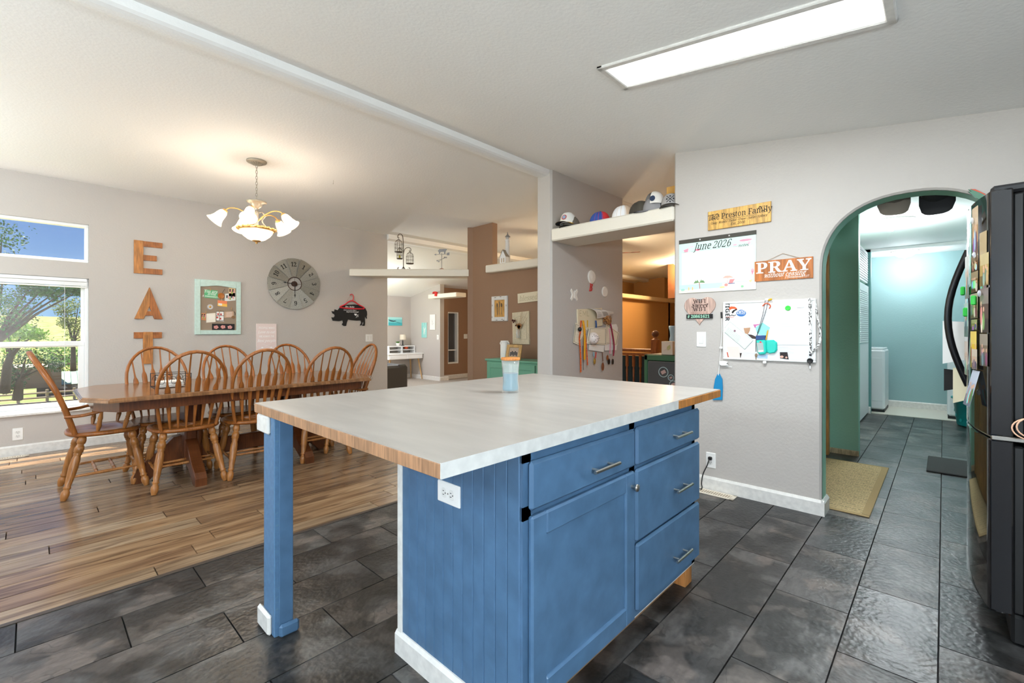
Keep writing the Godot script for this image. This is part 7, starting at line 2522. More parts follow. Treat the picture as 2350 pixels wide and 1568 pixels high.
# ------------------------------------------------------------------ kitchen wall
func kitchen_wall_things() -> void:
	var A := 3.58
	var ink: Material = M("ink")
	# family name board
	var t := thing("name_board", "yellow wood family name board with black lettering", "sign", W(A, 1.095, 2.054))
	plate(t, "board", rect_outline(-0.216, -0.071, 0.216, 0.071), 0.002, 0.016, wood("yellow_pine", rgb(240, 186, 96), 0.45, 3.0, false), 0.002)
	text(t, "The Preston Family", 0.058, Vector3(0.005, 0.022, 0.0165), ink, serif, 0.05, 0.82)
	var m := MB.new()
	m.box(Vector3(-0.1, -0.008, 0.016), Vector3(0.115, -0.006, 0.0165))
	part(t, "underline", m, ink)
	text(t, "Craig - Mandy - Fisher - Chase - Justin - Sydney", 0.022, Vector3(0.0, -0.022, 0.0165), ink, serif, 0.15, 0.8)
	text(t, "Est. 2000", 0.026, Vector3(0.0, -0.047, 0.0165), ink, serif, 0.15, 0.9)
	for s in [-1.0, 1.0]:
		m = MB.new()
		m.tube(catmull([Vector3(0.135 * s, 0.035, 0.0165), Vector3(0.165 * s, 0.044, 0.0165), Vector3(0.188 * s, 0.035, 0.0165), Vector3(0.19 * s, 0.005, 0.0165)], 4), 0.0012, 4)
		for i in 9:
			var g := i / 8.0
			var c := Vector2(0.137, 0.036).lerp(Vector2(0.19, 0.042 if g < 0.5 else 0.008), g) + Vector2(0, 0.008 * sin(g * 9))
			m.prism(oval_outline(0.005, 0.003, 8, Vector2(c.x * s, c.y)), 0.016, 0.0168)
		part(t, "leaf_flourish", m, ink)
	# calendar
	var p := Pic.new(560, 420, rgb(206, 236, 222))
	var pink := rgb(244, 150, 170)
	p.rect(22, 80, 516, 270, rgb(250, 249, 247))
	p.rect(0, 352, 560, 68, rgb(196, 222, 240)); p.rect(0, 392, 560, 28, rgb(240, 232, 214)); p.rect(330, 356, 230, 64, rgb(236, 240, 236))
	p.poly([Vector2(36, 56), Vector2(76, 44), Vector2(72, 74), Vector2(46, 78)], pink)
	p.oval(148, 62, 20, 12, rgb(244, 112, 140)); p.rect(126, 48, 44, 12, rgb(206, 236, 222))
	p.oval(492, 34, 42, 9, pink); p.oval(516, 58, 10, 12, rgb(248, 190, 200)); p.oval(420, 62, 14, 7, rgb(248, 176, 190)); p.oval(100, 34, 18, 5, rgb(248, 190, 205))
	for i in 8:
		p.rect(22 + 66 * i, 88, 1, 262, rgb(228, 228, 228))
	for i in 6:
		p.rect(22, 96 + 50 * i, 396, 1, rgb(228, 228, 228))
	var r := RandomNumberGenerator.new()
	r.seed = 9
	for i in 26:
		p.rect(30 + 66 * (i % 6), 112 + 50 * (i / 6) + r.randf() * 20, r.randf_range(8, 36), 2, rgb(206, 206, 208))
	for i in 7:
		p.rect(34 + 62 * i, 74, 34, 2, rgb(140, 176, 160))
	p.poly([Vector2(330, 318), Vector2(352, 300), Vector2(384, 300), Vector2(412, 318)], rgb(246, 176, 160)); p.line(Vector2(370, 318), Vector2(366, 372), 3, rgb(230, 160, 140))
	p.poly([Vector2(384, 330), Vector2(420, 330), Vector2(404, 360), Vector2(376, 360)], rgb(244, 140, 140)); p.rect(372, 360, 46, 7, rgb(120, 120, 150)); p.oval(358, 372, 13, 12, rgb(240, 150, 140))
	p.oval(330, 388, 20, 8, rgb(230, 210, 150))
	for i in 7:
		var g := PI * (0.05 + 0.9 * i / 6.0)
		p.poly([Vector2(160, 340), Vector2(160 + 38 * cos(g), 334 - 26 * sin(g)), Vector2(160 + 44 * cos(g), 346 - 14 * sin(g))], rgb(104, 146, 92))
	p.line(Vector2(160, 338), Vector2(164, 390), 6, rgb(180, 120, 90))
	p.oval(78, 384, 6, 14, rgb(248, 196, 130)); p.oval(108, 384, 6, 14, rgb(248, 196, 130))
	p.poly([Vector2(528, 274), Vector2(550, 274), Vector2(537, 312)], rgb(244, 140, 160)); p.oval(539, 268, 11, 9, rgb(248, 170, 180))
	p.poly([Vector2(512, 352), Vector2(540, 340), Vector2(528, 366)], rgb(248, 210, 150)); p.oval(30, 392, 16, 10, rgb(160, 206, 190)); p.oval(470, 392, 10, 10, rgb(150, 206, 160))
	for i in 5:
		for j in 7:
			p.rect(438 + 10 * j, 200 + 12 * i, 3, 4, rgb(214, 214, 220))
			p.rect(438 + 10 * j, 278 + 12 * i, 3, 4, rgb(214, 214, 220))
	t = thing("wall_calendar", "large mint desk-pad calendar with beach art hung on the wall", "calendar", W(A, 1.258, 1.725))
	plate(t, "pad", rect_outline(-0.281, -0.211, 0.281, 0.211), 0.001, 0.008, M("paper_white"), 0.0)
	m = MB.new()
	m.sheet(-0.281, -0.211, 0.281, 0.183, 0.0086)
	part(t, "month_page", m, printed("calendar_print", p.tex(), 0.6))
	plate(t, "binding", rect_outline(-0.282, 0.181, 0.282, 0.2125), 0.0, 0.0105, M("binding", rgb(62, 58, 50), 0.6), 0.001)
	for x in [-0.115, 0.1]:
		m = MB.new()
		m.ball(Vector3(x, 0.198, 0.0105), Vector3(0.006, 0.006, 0.003), 10, 6)
		part(t, "tack", m, M("plastic_white"))
	text(t, "June 2026", 0.075, Vector3(-0.02, 0.145, 0.009), ink, serif, 0.3, 0.78)
	text(t, "notes", 0.03, Vector3(0.2, 0.115, 0.009), ink, serif, 0.3, 0.9)
	# PRAY board
	t = thing("pray_board", "rust brown wooden sign with white lettering on a string", "sign", W(A, 0.808, 1.639))
	plate(t, "board", rect_outline(-0.178, -0.0715, 0.178, 0.0715), 0.001, 0.0095, wood("rust_wood", rgb(206, 122, 58), 0.55, 2.5, false), 0.001)
	text(t, "PRAY", 0.108, Vector3(0.0, 0.022, 0.0098), M("paint_white", rgb(248, 246, 240), 0.6), serif_bold, 0, 1.12)
	text(t, "without ceasing", 0.042, Vector3(0.012, -0.032, 0.0098), M("paint_white"), serif, 0.35, 0.8, 1.0)
	text(t, "1 Thessalonians 5:17", 0.018, Vector3(0.085, -0.055, 0.0098), M("paint_white"), serif, 0.3, 0.8)
	m = MB.new()
	m.tube([Vector3(-0.1, 0.07, 0.006), Vector3(0.0, 0.112, 0.006), Vector3(0.1, 0.07, 0.006)], 0.0014, 5)
	part(t, "twine", m, M("twine", rgb(172, 140, 100), 0.9))
	# heart sign
	t = thing("heart_sign", "pale pink wooden heart sign with a black number strip", "sign", W(A, 1.377, 1.385))
	var hp := heart_outline(0.128, Vector2(0, 0.0), 40)
	var planks := [-0.2, -0.052, 0.05, 0.2]
	var pinkw := wood("pink_wood", rgb(228, 192, 176), 0.7, 3.0)
	for i in 3:
		var cut := PackedVector2Array([Vector2(planks[i] + 0.0008, -0.3), Vector2(planks[i + 1] - 0.0008, -0.3), Vector2(planks[i + 1] - 0.0008, 0.3), Vector2(planks[i] + 0.0008, 0.3)])
		for q in Geometry2D.intersect_polygons(hp, cut):
			plate(t, "heart_plank", q, 0.001, 0.010, pinkw, 0.001)
	text(t, "WIFI", 0.042, Vector3(0, 0.06, 0.0102), M("dark_ink", rgb(66, 44, 40), 0.8), serif_bold, 0, 0.95)
	text(t, "Sweet", 0.044, Vector3(0.004, 0.028, 0.0102), M("dark_ink"), serif_bold, 0.35, 0.95)
	text(t, "WIFI", 0.042, Vector3(0, -0.003, 0.0102), M("dark_ink"), serif_bold, 0, 0.95)
	text(t, "PASSWORD IS", 0.023, Vector3(0.0, -0.032, 0.0102), M("faded_ink", rgb(160, 120, 108), 0.8), sans, 0, 0.95)
	plate(t, "number_strip", rect_outline(-0.1, -0.075, 0.1, -0.041), 0.008, 0.018, M("chalk_black"), 0.002)
	text(t, "# 20861621", 0.034, Vector3(-0.005, -0.058, 0.0182), M("mint_chalk", rgb(176, 232, 200), 0.8), serif_bold, 0, 0.95)
	t = thing("light_switch", "single white rocker switch under the heart sign", "switch", W(A, 1.366, 1.148))
	switch_plate(t, 1)
	whiteboard()
	# low outlet, plug and cord
	t = thing("wall_outlet", "white outlet with a black plug above the kitchen baseboard", "outlet", W(A, 1.294, 0.225))
	outlet(t)
	t = thing("power_cord", "black power cord plugged in and running behind the island", "cord", W(A, 1.294, 0.242))
	m = MB.new()
	m.box(Vector3(-0.013, -0.012, 0.007), Vector3(0.013, 0.012, 0.03), 0.004)
	part(t, "plug", m, M("black"))
	m = MB.new()
	m.tube(catmull([Vector3(-0.002, -0.005, 0.03), Vector3(-0.012, -0.05, 0.045), Vector3(-0.04, -0.12, 0.05), Vector3(-0.05, -0.19, 0.055), Vector3(-0.045, -0.225, 0.06), Vector3(-0.07, -0.236, 0.07), Vector3(-0.2, -0.237, 0.09), Vector3(-0.42, -0.237, 0.05)], 6), 0.0042, 7)
	part(t, "cord", m, M("black"))
	t = thing("floor_vent", "cream slotted floor register under the low kitchen outlet", "vent", W(3.502, 1.265, 0.0))
	vent(t, 0.34, 0.105)
	# painted fish above the fridge
	var o := Vector2(-0.12, 2.0)
	t = thing("painted_fish", "red and green painted wooden fish beside the arch", "wall decor", W(A, o.x, o.y))
	plate(t, "green_half", poly_a([[2222, 436], [2229, 441], [2222, 441], [2240, 456], [2256, 463], [2268, 468], [2285, 470], [2270, 450], [2240, 437]], A, o), 0.001, 0.014, M("fish_green", rgb(96, 140, 118), 0.6), 0.001)
	plate(t, "red_half", poly_a([[2227, 435.5], [2238, 435.5], [2262, 447], [2288, 466], [2276, 458], [2252, 445]], A, o), 0.001, 0.0155, M("fish_red", rgb(214, 96, 72), 0.6), 0.001)

func whiteboard() -> void:
	var A := 3.58
	var o := Vector2(0.907, 1.217)
	var z := Vector2(1640, 680)
	var k := 9.0385
	var at := func(x: float, y: float, zz := 0.0) -> Vector3:
		var q := on_a(z.x + x / k, z.y + y / k, A) - o
		return Vector3(-q.x, q.y, zz)
	var pl := func(pts: Array) -> PackedVector2Array:
		return poly_a(pts, A, o, z, k)
	var pos := W(A, o.x, o.y)
	var t := thing("whiteboard", "white framed dry-erase board covered with notes", "whiteboard", pos)
	plate(t, "panel", round_rect(0.586, 0.426, 0.012), 0.002, 0.012, M("whiteboard_face", rgb(240, 241, 241), 0.25))
	var m := MB.new()
	for q in [[-0.294, -0.214, 0.294, -0.199], [-0.294, 0.199, 0.294, 0.214], [-0.294, -0.199, -0.279, 0.199], [0.279, -0.199, 0.294, 0.199]]:
		m.box(Vector3(q[0], q[1], 0.0), Vector3(q[2], q[3], 0.018), 0.004)
	part(t, "frame", m, M("plastic_white"))
	for q in [[150, 1070], [1050, 1370], [1100, 75]]:
		m = MB.new()
		m.cbox(at.call(q[0], q[1], 0.014), Vector3(0.022, 0.018, 0.02), 0.003)
		part(t, "clip", m, M("plastic_white"))
	m = MB.new()
	m.rod(at.call(1140, 85, 0.02), at.call(1200, 65, 0.03), 0.007, 8)
	part(t, "yellow_peg", m, M("yellow_plastic", rgb(236, 190, 50), 0.4))
	# stickers
	var z1 := 0.0125
	t = thing("tiger_sticker", "orange and black tiger head sticker on the whiteboard", "sticker", pos)
	plate(t, "orange_fur", pl.call([[305, 230], [360, 212], [430, 220], [475, 250], [480, 290], [420, 262], [370, 265], [330, 290], [310, 260]]), z1, z1 + 0.001, M("tiger_orange", rgb(240, 96, 44), 0.6))
	plate(t, "white_muzzle", pl.call([[320, 290], [370, 265], [440, 275], [480, 300], [460, 360], [430, 405], [370, 410], [330, 380]]), z1, z1 + 0.0008, M("paper_white"))
	plate(t, "black_eye", pl.call([[365, 330], [400, 290], [470, 262], [478, 285], [430, 310], [400, 350], [375, 360]]), z1, z1 + 0.0014, M("ink"))
	plate(t, "black_mouth", pl.call([[320, 405], [370, 385], [430, 400], [440, 380], [455, 395], [420, 412], [370, 400], [330, 412]]), z1, z1 + 0.0014, M("ink"))
	text(t, "TIGER", 0.04, at.call(277, 318, z1 + 0.001), M("ink"), sans_bold, 0, 1.25, -90)
	text(t, "PRIDE", 0.016, at.call(330, 438, z1), M("tiger_orange"), sans, 0, 1.3)
	t = thing("oval_sticker", "blue oval sticker with white lettering on the whiteboard", "sticker", pos)
	plate(t, "oval", pl.call(ring_pts(562, 352, 102, 70)), z1, z1 + 0.001, M("sticker_oval", rgb(48, 116, 188), 0.4))
	text(t, "IWSI", 0.03, at.call(560, 328, z1 + 0.001), M("paint_white"), serif_bold, 0, 0.8)
	m = MB.new()
	m.tube([at.call(480, 368, z1 + 0.001), at.call(640, 372, z1 + 0.001)], 0.0016, 4)
	part(t, "white_line", m, M("paint_white"))
	# papers
	var papers := [
		["letter_sheet", "white typed letter held by a green magnet", [[1225, 108], [1958, 66], [1978, 1012], [1228, 1006]], 0.016, rgb(240, 240, 240)],
		["check_slip", "pale green slip lying at an angle on the whiteboard", [[182, 712], [332, 528], [812, 916], [640, 1098]], 0.0155, rgb(226, 232, 224)],
		["clear_sleeve", "white note under the black lanyard on the whiteboard", [[715, 772], [992, 220], [1215, 250], [1205, 900], [880, 840]], 0.0138, rgb(236, 236, 238)],
		["teal_note", "light teal square note beneath the lanyard", [[858, 655], [1000, 545], [1162, 652], [1086, 830], [900, 792]], 0.0148, rgb(150, 226, 220)],
		["brown_photo", "brown photograph peeking out by the slip", [[612, 662], [752, 650], [742, 720], [700, 792], [640, 768]], 0.0132, rgb(190, 146, 112)],
		["dark_photo", "dark photograph edge beside the blue wallet", [[690, 790], [800, 800], [880, 850], [872, 886], [790, 880]], 0.0134, rgb(66, 50, 46)],
		["corner_photo", "cream photograph with dark edges in the whiteboard corner", [[268, 1042], [520, 1044], [556, 1290], [300, 1288]], 0.0132, rgb(232, 222, 214)],
		["dark_snapshot", "black and pink snapshot at the whiteboard bottom", [[1364, 1160], [1520, 1160], [1550, 1312], [1370, 1286]], 0.0152, rgb(40, 30, 30)],
		["blue_note", "light blue note at the whiteboard bottom", [[905, 1212], [1112, 1208], [1108, 1304], [898, 1302]], 0.0134, rgb(178, 204, 232)],
		["form_sheet", "white form sheet below the typed letter", [[1330, 1010], [1975, 1018], [1960, 1310], [1330, 1310]], 0.0130, rgb(234, 236, 238)],
		["small_note", "white scribbled note beside the corner photo", [[575, 1120], [850, 1110], [855, 1290], [585, 1290]], 0.0128, rgb(236, 238, 240)]]
	for q in papers:
		t = thing(q[0], q[1], "paper", pos)
		plate(t, "sheet", pl.call(q[2]), q[3], q[3] + 0.0006, M("paper_" + q[0], q[4], 0.6))
		var lz: float = q[3] + 0.0007
		var grey := M("print_grey", rgb(176, 178, 182), 0.8)
		m = MB.new()
		match q[0]:
			"letter_sheet":
				for i in 14:
					var y := 335 + 30 * i + (25 if i > 8 else 0)
					m.tube([at.call(1305, y, lz), at.call(1305 + [190, 560, 560, 300, 420, 240, 320, 560, 440, 430, 300, 280, 240, 180][i], y - 4, lz)], 0.0009, 4, Vector2(1, 0.5))
				part(t, "text_lines", m, grey)
				m = MB.new()
				m.tube([at.call(1722, 240, lz), at.call(1868, 236, lz)], 0.002, 4, Vector2(1, 0.4))
				part(t, "heading", m, M("print_dark", rgb(90, 90, 92), 0.8))
			"check_slip":
				for i in 5:
					m.tube([at.call(290 - 14 * i, 650 + 24 * i, lz), at.call(560 - 14 * i, 850 + 24 * i, lz)], 0.0008, 4, Vector2(1, 0.5))
				for e in [[182, 712, 332, 528], [332, 528, 812, 916], [812, 916, 640, 1098], [640, 1098, 182, 712]]:
					m.tube([at.call(e[0], e[1], lz), at.call(e[2], e[3], lz)], 0.001, 4, Vector2(1, 0.5))
				part(t, "printed_lines", m, M("print_green", rgb(130, 150, 136), 0.8))
				m = MB.new()
				m.prism(pl.call(ring_pts(432, 720, 22, 22)), lz, lz + 0.0006)
				part(t, "seal", m, M("seal", rgb(140, 100, 116), 0.7))
			"corner_photo":
				plate(t, "red_edge", pl.call([[262, 1160], [285, 1160], [312, 1286], [290, 1286]]), lz, lz + 0.0004, M("fish_red", rgb(214, 96, 72), 0.6))
				plate(t, "dark_edge", pl.call([[532, 1178], [578, 1176], [550, 1290], [500, 1290], [545, 1282]]), lz, lz + 0.0004, M("paper_dark_photo"))
			"dark_snapshot":
				plate(t, "pink_shape", pl.call(ring_pts(1405, 1255, 38, 26)), lz, lz + 0.0004, M("skin_print", rgb(222, 176, 158), 0.7))
				plate(t, "pink_shape", pl.call(ring_pts(1500, 1270, 24, 20)), lz, lz + 0.0004, M("skin_print"))
			"form_sheet", "small_note":
				for i in 7:
					var x0: float = q[2][0][0] + 30
					m.tube([at.call(x0, q[2][0][1] + 40 + 26 * i, lz), at.call(x0 + 180 + 60 * (i % 3), q[2][0][1] + 40 + 26 * i, lz)], 0.0009, 4, Vector2(1, 0.5))
				part(t, "text_lines", m, grey)
			"clear_sleeve":
				for i in 6:
					m.tube([at.call(900 + 20 * i, 640 - 60 * i, lz), at.call(1000 + 22 * i, 680 - 70 * i, lz)], 0.0009, 4, Vector2(1, 0.5))
				part(t, "text_lines", m, grey)
	# magnets and hanging things
	t = thing("green_magnet", "round bright green magnet holding the typed letter", "magnet", pos)
	m = MB.new()
	m.t = Transform3D(Basis(Vector3.RIGHT, PI / 2), at.call(1535, 248, 0.0168))
	m.lathe([Vector2(0, 0), Vector2(0.017, 0), Vector2(0.017, 0.006), Vector2(0.014, 0.008), Vector2(0.01, 0.006), Vector2(0, 0.006)], 20)
	part(t, "button", m, M("neon_green", rgb(60, 220, 70), 0.4))
	t = thing("red_hook", "orange-red plastic hook at the whiteboard top", "hook", pos)
	m = MB.new()
	m.tube(catmull([at.call(1010, 210, 0.02), at.call(1060, 160, 0.022), at.call(1130, 155, 0.022), at.call(1175, 200, 0.022), at.call(1150, 255, 0.02)], 5), 0.0035, 7)
	part(t, "hook", m, M("tiger_orange"))
	t = thing("pink_chevron", "pink paper chevron on the whiteboard", "paper shape", pos)
	plate(t, "chevron", pl.call([[812, 588], [942, 578], [942, 600], [872, 612], [868, 665], [848, 660]]), 0.0146, 0.0152, M("chevron_pink", rgb(206, 120, 170), 0.7))
	t = thing("black_lanyard", "thin black lanyard with a key hanging down the whiteboard", "lanyard", pos)
	m = MB.new()
	m.tube(catmull([at.call(1065, 90, 0.022), at.call(1020, 380, 0.024), at.call(905, 770, 0.022)], 6), 0.0016, 5)
	m.tube(catmull([at.call(1135, 90, 0.022), at.call(1060, 380, 0.024), at.call(915, 775, 0.022)], 6), 0.0016, 5)
	m.tube([at.call(905, 780, 0.022), at.call(880, 920, 0.026), at.call(878, 1150, 0.024)], 0.0022, 5)
	part(t, "cord", m, M("black"))
	m = MB.new()
	m.prism(pl.call(ring_pts(880, 1222, 28, 36)), 0.02, 0.022)
	m.prism(pl.call([[868, 1250], [882, 1250], [884, 1310], [866, 1310]]), 0.02, 0.022)
	part(t, "key", m, M("old_brass", rgb(150, 126, 100), 0.4, 0.7), "worn brass key")
	t = thing("turquoise_case", "turquoise plastic case with a grey label on the whiteboard", "case", pos)
	var tq := M("turquoise", rgb(40, 206, 188), 0.35)
	plate(t, "shell", pl.call([[886, 930], [905, 912], [1060, 905], [1092, 930], [1100, 1160], [1062, 1205], [960, 1208], [918, 1170]]), 0.016, 0.034, tq, 0.006)
	plate(t, "shell", pl.call([[1085, 915], [1240, 905], [1312, 960], [1315, 1110], [1270, 1172], [1160, 1190], [1104, 1160]]), 0.014, 0.032, tq, 0.006)
	plate(t, "label", pl.call([[900, 965], [1030, 960], [1055, 1150], [935, 1165]]), 0.034, 0.0346, M("label_grey", rgb(176, 188, 186), 0.6))
	plate(t, "label_bar", pl.call([[935, 1118], [1036, 1112], [1040, 1148], [938, 1158]]), 0.0346, 0.0352, M("paper_white"))
	plate(t, "red_mark", pl.call(ring_pts(982, 950, 20, 16)), 0.034, 0.035, M("red_plastic"))
	t = thing("blue_wallet", "navy blue wallet on the whiteboard", "wallet", pos)
	plate(t, "wallet", pl.call([[880, 815], [1078, 812], [1076, 908], [874, 908]]), 0.018, 0.03, M("wallet_navy", rgb(44, 76, 132), 0.6), 0.003)
	t = thing("yellow_pencil", "short yellow pencil leaning by the blue wallet", "pencil", pos)
	m = MB.new()
	m.turned(at.call(1085, 905, 0.024), at.call(1125, 690, 0.022), [Vector2(0.0045, 0), Vector2(0.0045, 0.8), Vector2(0.0006, 1)], 6)
	part(t, "pencil", m, M("pencil_yellow", rgb(226, 170, 50), 0.5))
	# patterned strap with a badge reel
	var pt := Pic.new(32, 256, rgb(230, 228, 224))
	var r := RandomNumberGenerator.new()
	r.seed = 4
	for i in 90:
		pt.oval(r.randf() * 32, r.randf() * 256, r.randf_range(2, 5), r.randf_range(2, 5), rgb(30, 28, 28))
	t = thing("badge_strap", "black and white patterned strap with a round badge reel", "lanyard", pos)
	var strap := printed("strap_print", pt.tex(), 0.7)
	m = MB.new()
	var rows := []
	for i in 9:
		var y := 38 + 1140 * i / 8.0
		rows.append([at.call(1962 + 16 * i / 8.0, y, 0.021), at.call(2024 + 6 * i / 8.0, y, 0.021)])
	m.grid(rows)
	part(t, "front_strap", m, strap)
	m = MB.new()
	rows = []
	for q in catmull([at.call(2100, 150, 0.012), at.call(2140, 400, 0.02), at.call(2205, 750, 0.026), at.call(2195, 950, 0.026), at.call(2110, 1080, 0.024), at.call(2015, 1185, 0.022)], 5):
		rows.append([q + Vector3(-0.006, 0.002, 0), q + Vector3(0.006, -0.002, 0)])
	m.grid(rows)
	part(t, "loop_strap", m, strap)
	m = MB.new()
	m.t = Transform3D(Basis(Vector3.RIGHT, PI / 2), at.call(1992, 1338, 0.016))
	m.lathe([Vector2(0, 0), Vector2(0.0175, 0), Vector2(0.0175, 0.009), Vector2(0.014, 0.011), Vector2(0.012, 0.009), Vector2(0, 0.009)], 20)
	part(t, "badge_reel", m, M("black"))
	m = MB.new()
	m.cbox(at.call(2000, 1218, 0.022), Vector3(0.014, 0.012, 0.006), 0.002)
	m.cbox(at.call(1992, 1410, 0.022), Vector3(0.005, 0.016, 0.004), 0.001)
	part(t, "buckle", m, M("black"))
	m = MB.new()
	m.cbox(at.call(1995, 1470, 0.02), Vector3(0.009, 0.022, 0.003), 0.001)
	part(t, "clip_tail", m, M("clear_plastic", rgb(225, 225, 225), 0.2))
	# fly swatter and white hinge clip beside the board
	t = thing("fly_swatter", "blue fly swatter on a white rod hanging beside the whiteboard", "fly swatter", pos)
	m = MB.new()
	m.rod(at.call(158, 460, 0.012), at.call(150, 330, 0.012), 0.006, 8)
	part(t, "grip", m, M("black"))
	m = MB.new()
	m.tube([at.call(160, 460, 0.012), at.call(165, 700, 0.012), at.call(120, 1330, 0.012), at.call(90, 1640, 0.012)], 0.0032, 6)
	part(t, "rod", m, M("plastic_white"))
	plate(t, "paddle", pl.call([[72, 1610], [118, 1610], [172, 1720], [180, 1900], [170, 2150], [-30, 2150], [-10, 1900], [20, 1720]]), 0.008, 0.013, M("swatter_blue", rgb(0, 132, 186), 0.45), 0.001)
	t = thing("white_clip", "white plastic clip with a thin arm below the whiteboard corner", "clip", pos)
	plate(t, "jaw", pl.call([[115, 1345], [215, 1340], [300, 1362], [262, 1400], [300, 1430], [250, 1440], [150, 1440], [115, 1400]]), 0.012, 0.024, M("plastic_white"), 0.002)
	m = MB.new()
	m.rod(at.call(180, 1430, 0.016), at.call(372, 1465, 0.016), 0.0025, 6)
	part(t, "arm", m, M("plastic_white"))

func ring_pts(x: float, y: float, rx: float, ry: float) -> Array:
	var p := []
	for i in 24:
		p.append([x + rx * cos(TAU * i / 24), y + ry * sin(TAU * i / 24)])
	return p

# ------------------------------------------------------------------ refrigerator
func door_b(a: float) -> float:
	var u := (a - 3.015) / 0.415
	return -0.134 + 0.056 * (1.0 - u * u)

func refrigerator() -> void:
	var gloss := M("fridge_gloss", rgb(20, 20, 22), 0.07, 0, {"clearcoat_enabled": true, "clearcoat": 0.6, "clearcoat_roughness": 0.03})
	var side := M("fridge_side", rgb(26, 26, 28), 0.38, 0, {"normal_enabled": true, "normal_texture": peel, "normal_scale": 0.3, "uv1_triplanar": true, "uv1_scale": Vector3(9, 9, 9)})
	var edge := M("fridge_edge", rgb(34, 34, 36), 0.22)
	var t := thing("refrigerator", "tall black refrigerator with a bottom freezer and arched door handle", "refrigerator", W(3.015, -0.5, 0))
	var o := t.position
	part(t, "cabinet", pb(o, 2.605, 3.425, -0.90, -0.225, 0.06, 1.735, 0.006), side)
	part(t, "top_cover", pb(o, 2.605, 3.425, -0.90, -0.24, 1.735, 1.752, 0.004), edge)
	part(t, "toe_grille", pb(o, 2.62, 3.41, -0.85, -0.19, 0.0, 0.115, 0.01), M("black"))
	for q in [["upper_door", 0.805, 1.770], ["freezer_drawer", 0.118, 0.79]]:
		var m := MB.new()
		m.t = Transform3D(Basis.IDENTITY, -o)
		var ol := PackedVector2Array()
		ol.append(Vector2(0.194, 2.6))
		for i in 25:
			var a := 2.6 + 0.83 * i / 24
			ol.append(Vector2(-door_b(a), a))
		ol.append(Vector2(0.194, 3.43))
		m.t = m.t * Transform3D(Basis(Vector3.RIGHT, -PI / 2), Vector3(0, q[1], 0))
		m.prism(ol, 0, q[2] - q[1], 0.004, true)
		var d := part(t, q[0], m, gloss)
		var e := pb(o, 2.599, 2.601, -0.19, -0.136, q[1] + 0.006, q[2] - 0.006)
		part(d, "side_cap", e, edge)
		part(d, "gasket", pb(o, 2.612, 3.418, -0.226, -0.194, q[1] + 0.006, q[2] - 0.02, 0.006), M("black"))
	# bright trim under the upper door
	var m := MB.new()
	m.t = Transform3D(Basis.IDENTITY, -o)
	var line := []
	for i in 19:
		var a := 2.602 + 0.82 * i / 18
		line.append(W(a, door_b(a) - 0.012, 0.7975))
	m.tube(line, 0.005, 6)
	part(t, "door_trim", m, M("chrome"))
	# hinge cover
	m = pb(o, 2.61, 2.72, -0.26, -0.135, 1.755, 1.79, 0.01)
	part(t, "hinge_cover", m, edge)
	m = MB.new()
	m.t = Transform3D(Basis.IDENTITY, -o)
	m.rod(W(2.63, -0.175, 1.735), W(2.63, -0.175, 1.778), 0.014, 14)
	part(t, "hinge_pin", m, M("chrome"))
	part(t, "lower_hinge", pb(o, 2.597, 2.63, -0.225, -0.135, 0.789, 0.806, 0.003), M("chrome"))
	# arched handle
	m = MB.new()
	m.t = Transform3D(Basis.IDENTITY, -o)
	var hd := []
	for i in 15:
		var s := i / 14.0
		hd.append(W(3.24, door_b(3.24) + 0.004 + 0.075 * sin(PI * s), lerpf(0.94, 1.62, s)))
	m.tube(hd, 0.015, 10, Vector2(1.0, 0.75), Vector3.BACK)
	part(t, "handle", m, M("handle_black", rgb(18, 18, 20), 0.18))
	fridge_papers(o)
	# rope loop at the side
	m = MB.new()
	for e in 2:
		var loop := []
		for i in 24:
			var g := TAU * i / 24
			loop.append(Vector3(0.055 * cos(g) + 0.012 * e, 0.042 * sin(g) + 0.006 * e, 0.004 * e))
		m.tube(loop, 0.0028, 6, Vector2.ONE, Vector3.ZERO, true)
	solid("rope_loop", "tan rope loops hanging at the refrigerator side", "rope", m, M("rope_tan", rgb(226, 178, 148), 0.8), W(2.592, -0.245, 0.845))
	m = MB.new()
	m.box(Vector3(-0.01, 0.0, -0.012), Vector3(0.02, 0.11, 0.004), 0.004)
	solid("wood_scrap", "small bare wood wedge on the floor by the refrigerator", "wood scrap", m, wood("raw_orange"), W(2.58, -0.245, 0.0))

# a card lying on the curved door: near edge a0, far edge a1, heights
func door_card(t: Node3D, o: Vector3, a0: float, a1: float, h0: float, h1: float, off: float, m: Material, called := "print", lift := 0.0) -> void:
	var mb := MB.new()
	var rows := []
	for i in 4:
		var s := i / 3.0
		var row := []
		for j in 4:
			var a := lerpf(a1, a0, j / 3.0)
			row.append(W(a, door_b(a) + off + lift * (1.0 - s), lerpf(h0, h1, s)) - o)
		rows.append(row)
	mb.grid(rows)
	part(t, called, mb, m)

func snapshot(sd: int, base: Color) -> ImageTexture:
	var r := RandomNumberGenerator.new()
	r.seed = sd
	var p := Pic.new(64, 96, base)
	p.rect(0, 0, 64, 34, base.lightened(0.25))
	p.rect(0, 66, 64, 30, base.darkened(0.35))
	for i in 4:
		var x := r.randf_range(8, 56)
		var y := r.randf_range(40, 60)
		var c := Color.from_hsv(r.randf(), r.randf_range(0.1, 0.5), r.randf_range(0.4, 0.95))
		p.oval(x, y + 18, 8, 20, c)
		p.oval(x, y - 8, 5, 6, rgb(224, 178, 150))
	return p.tex()

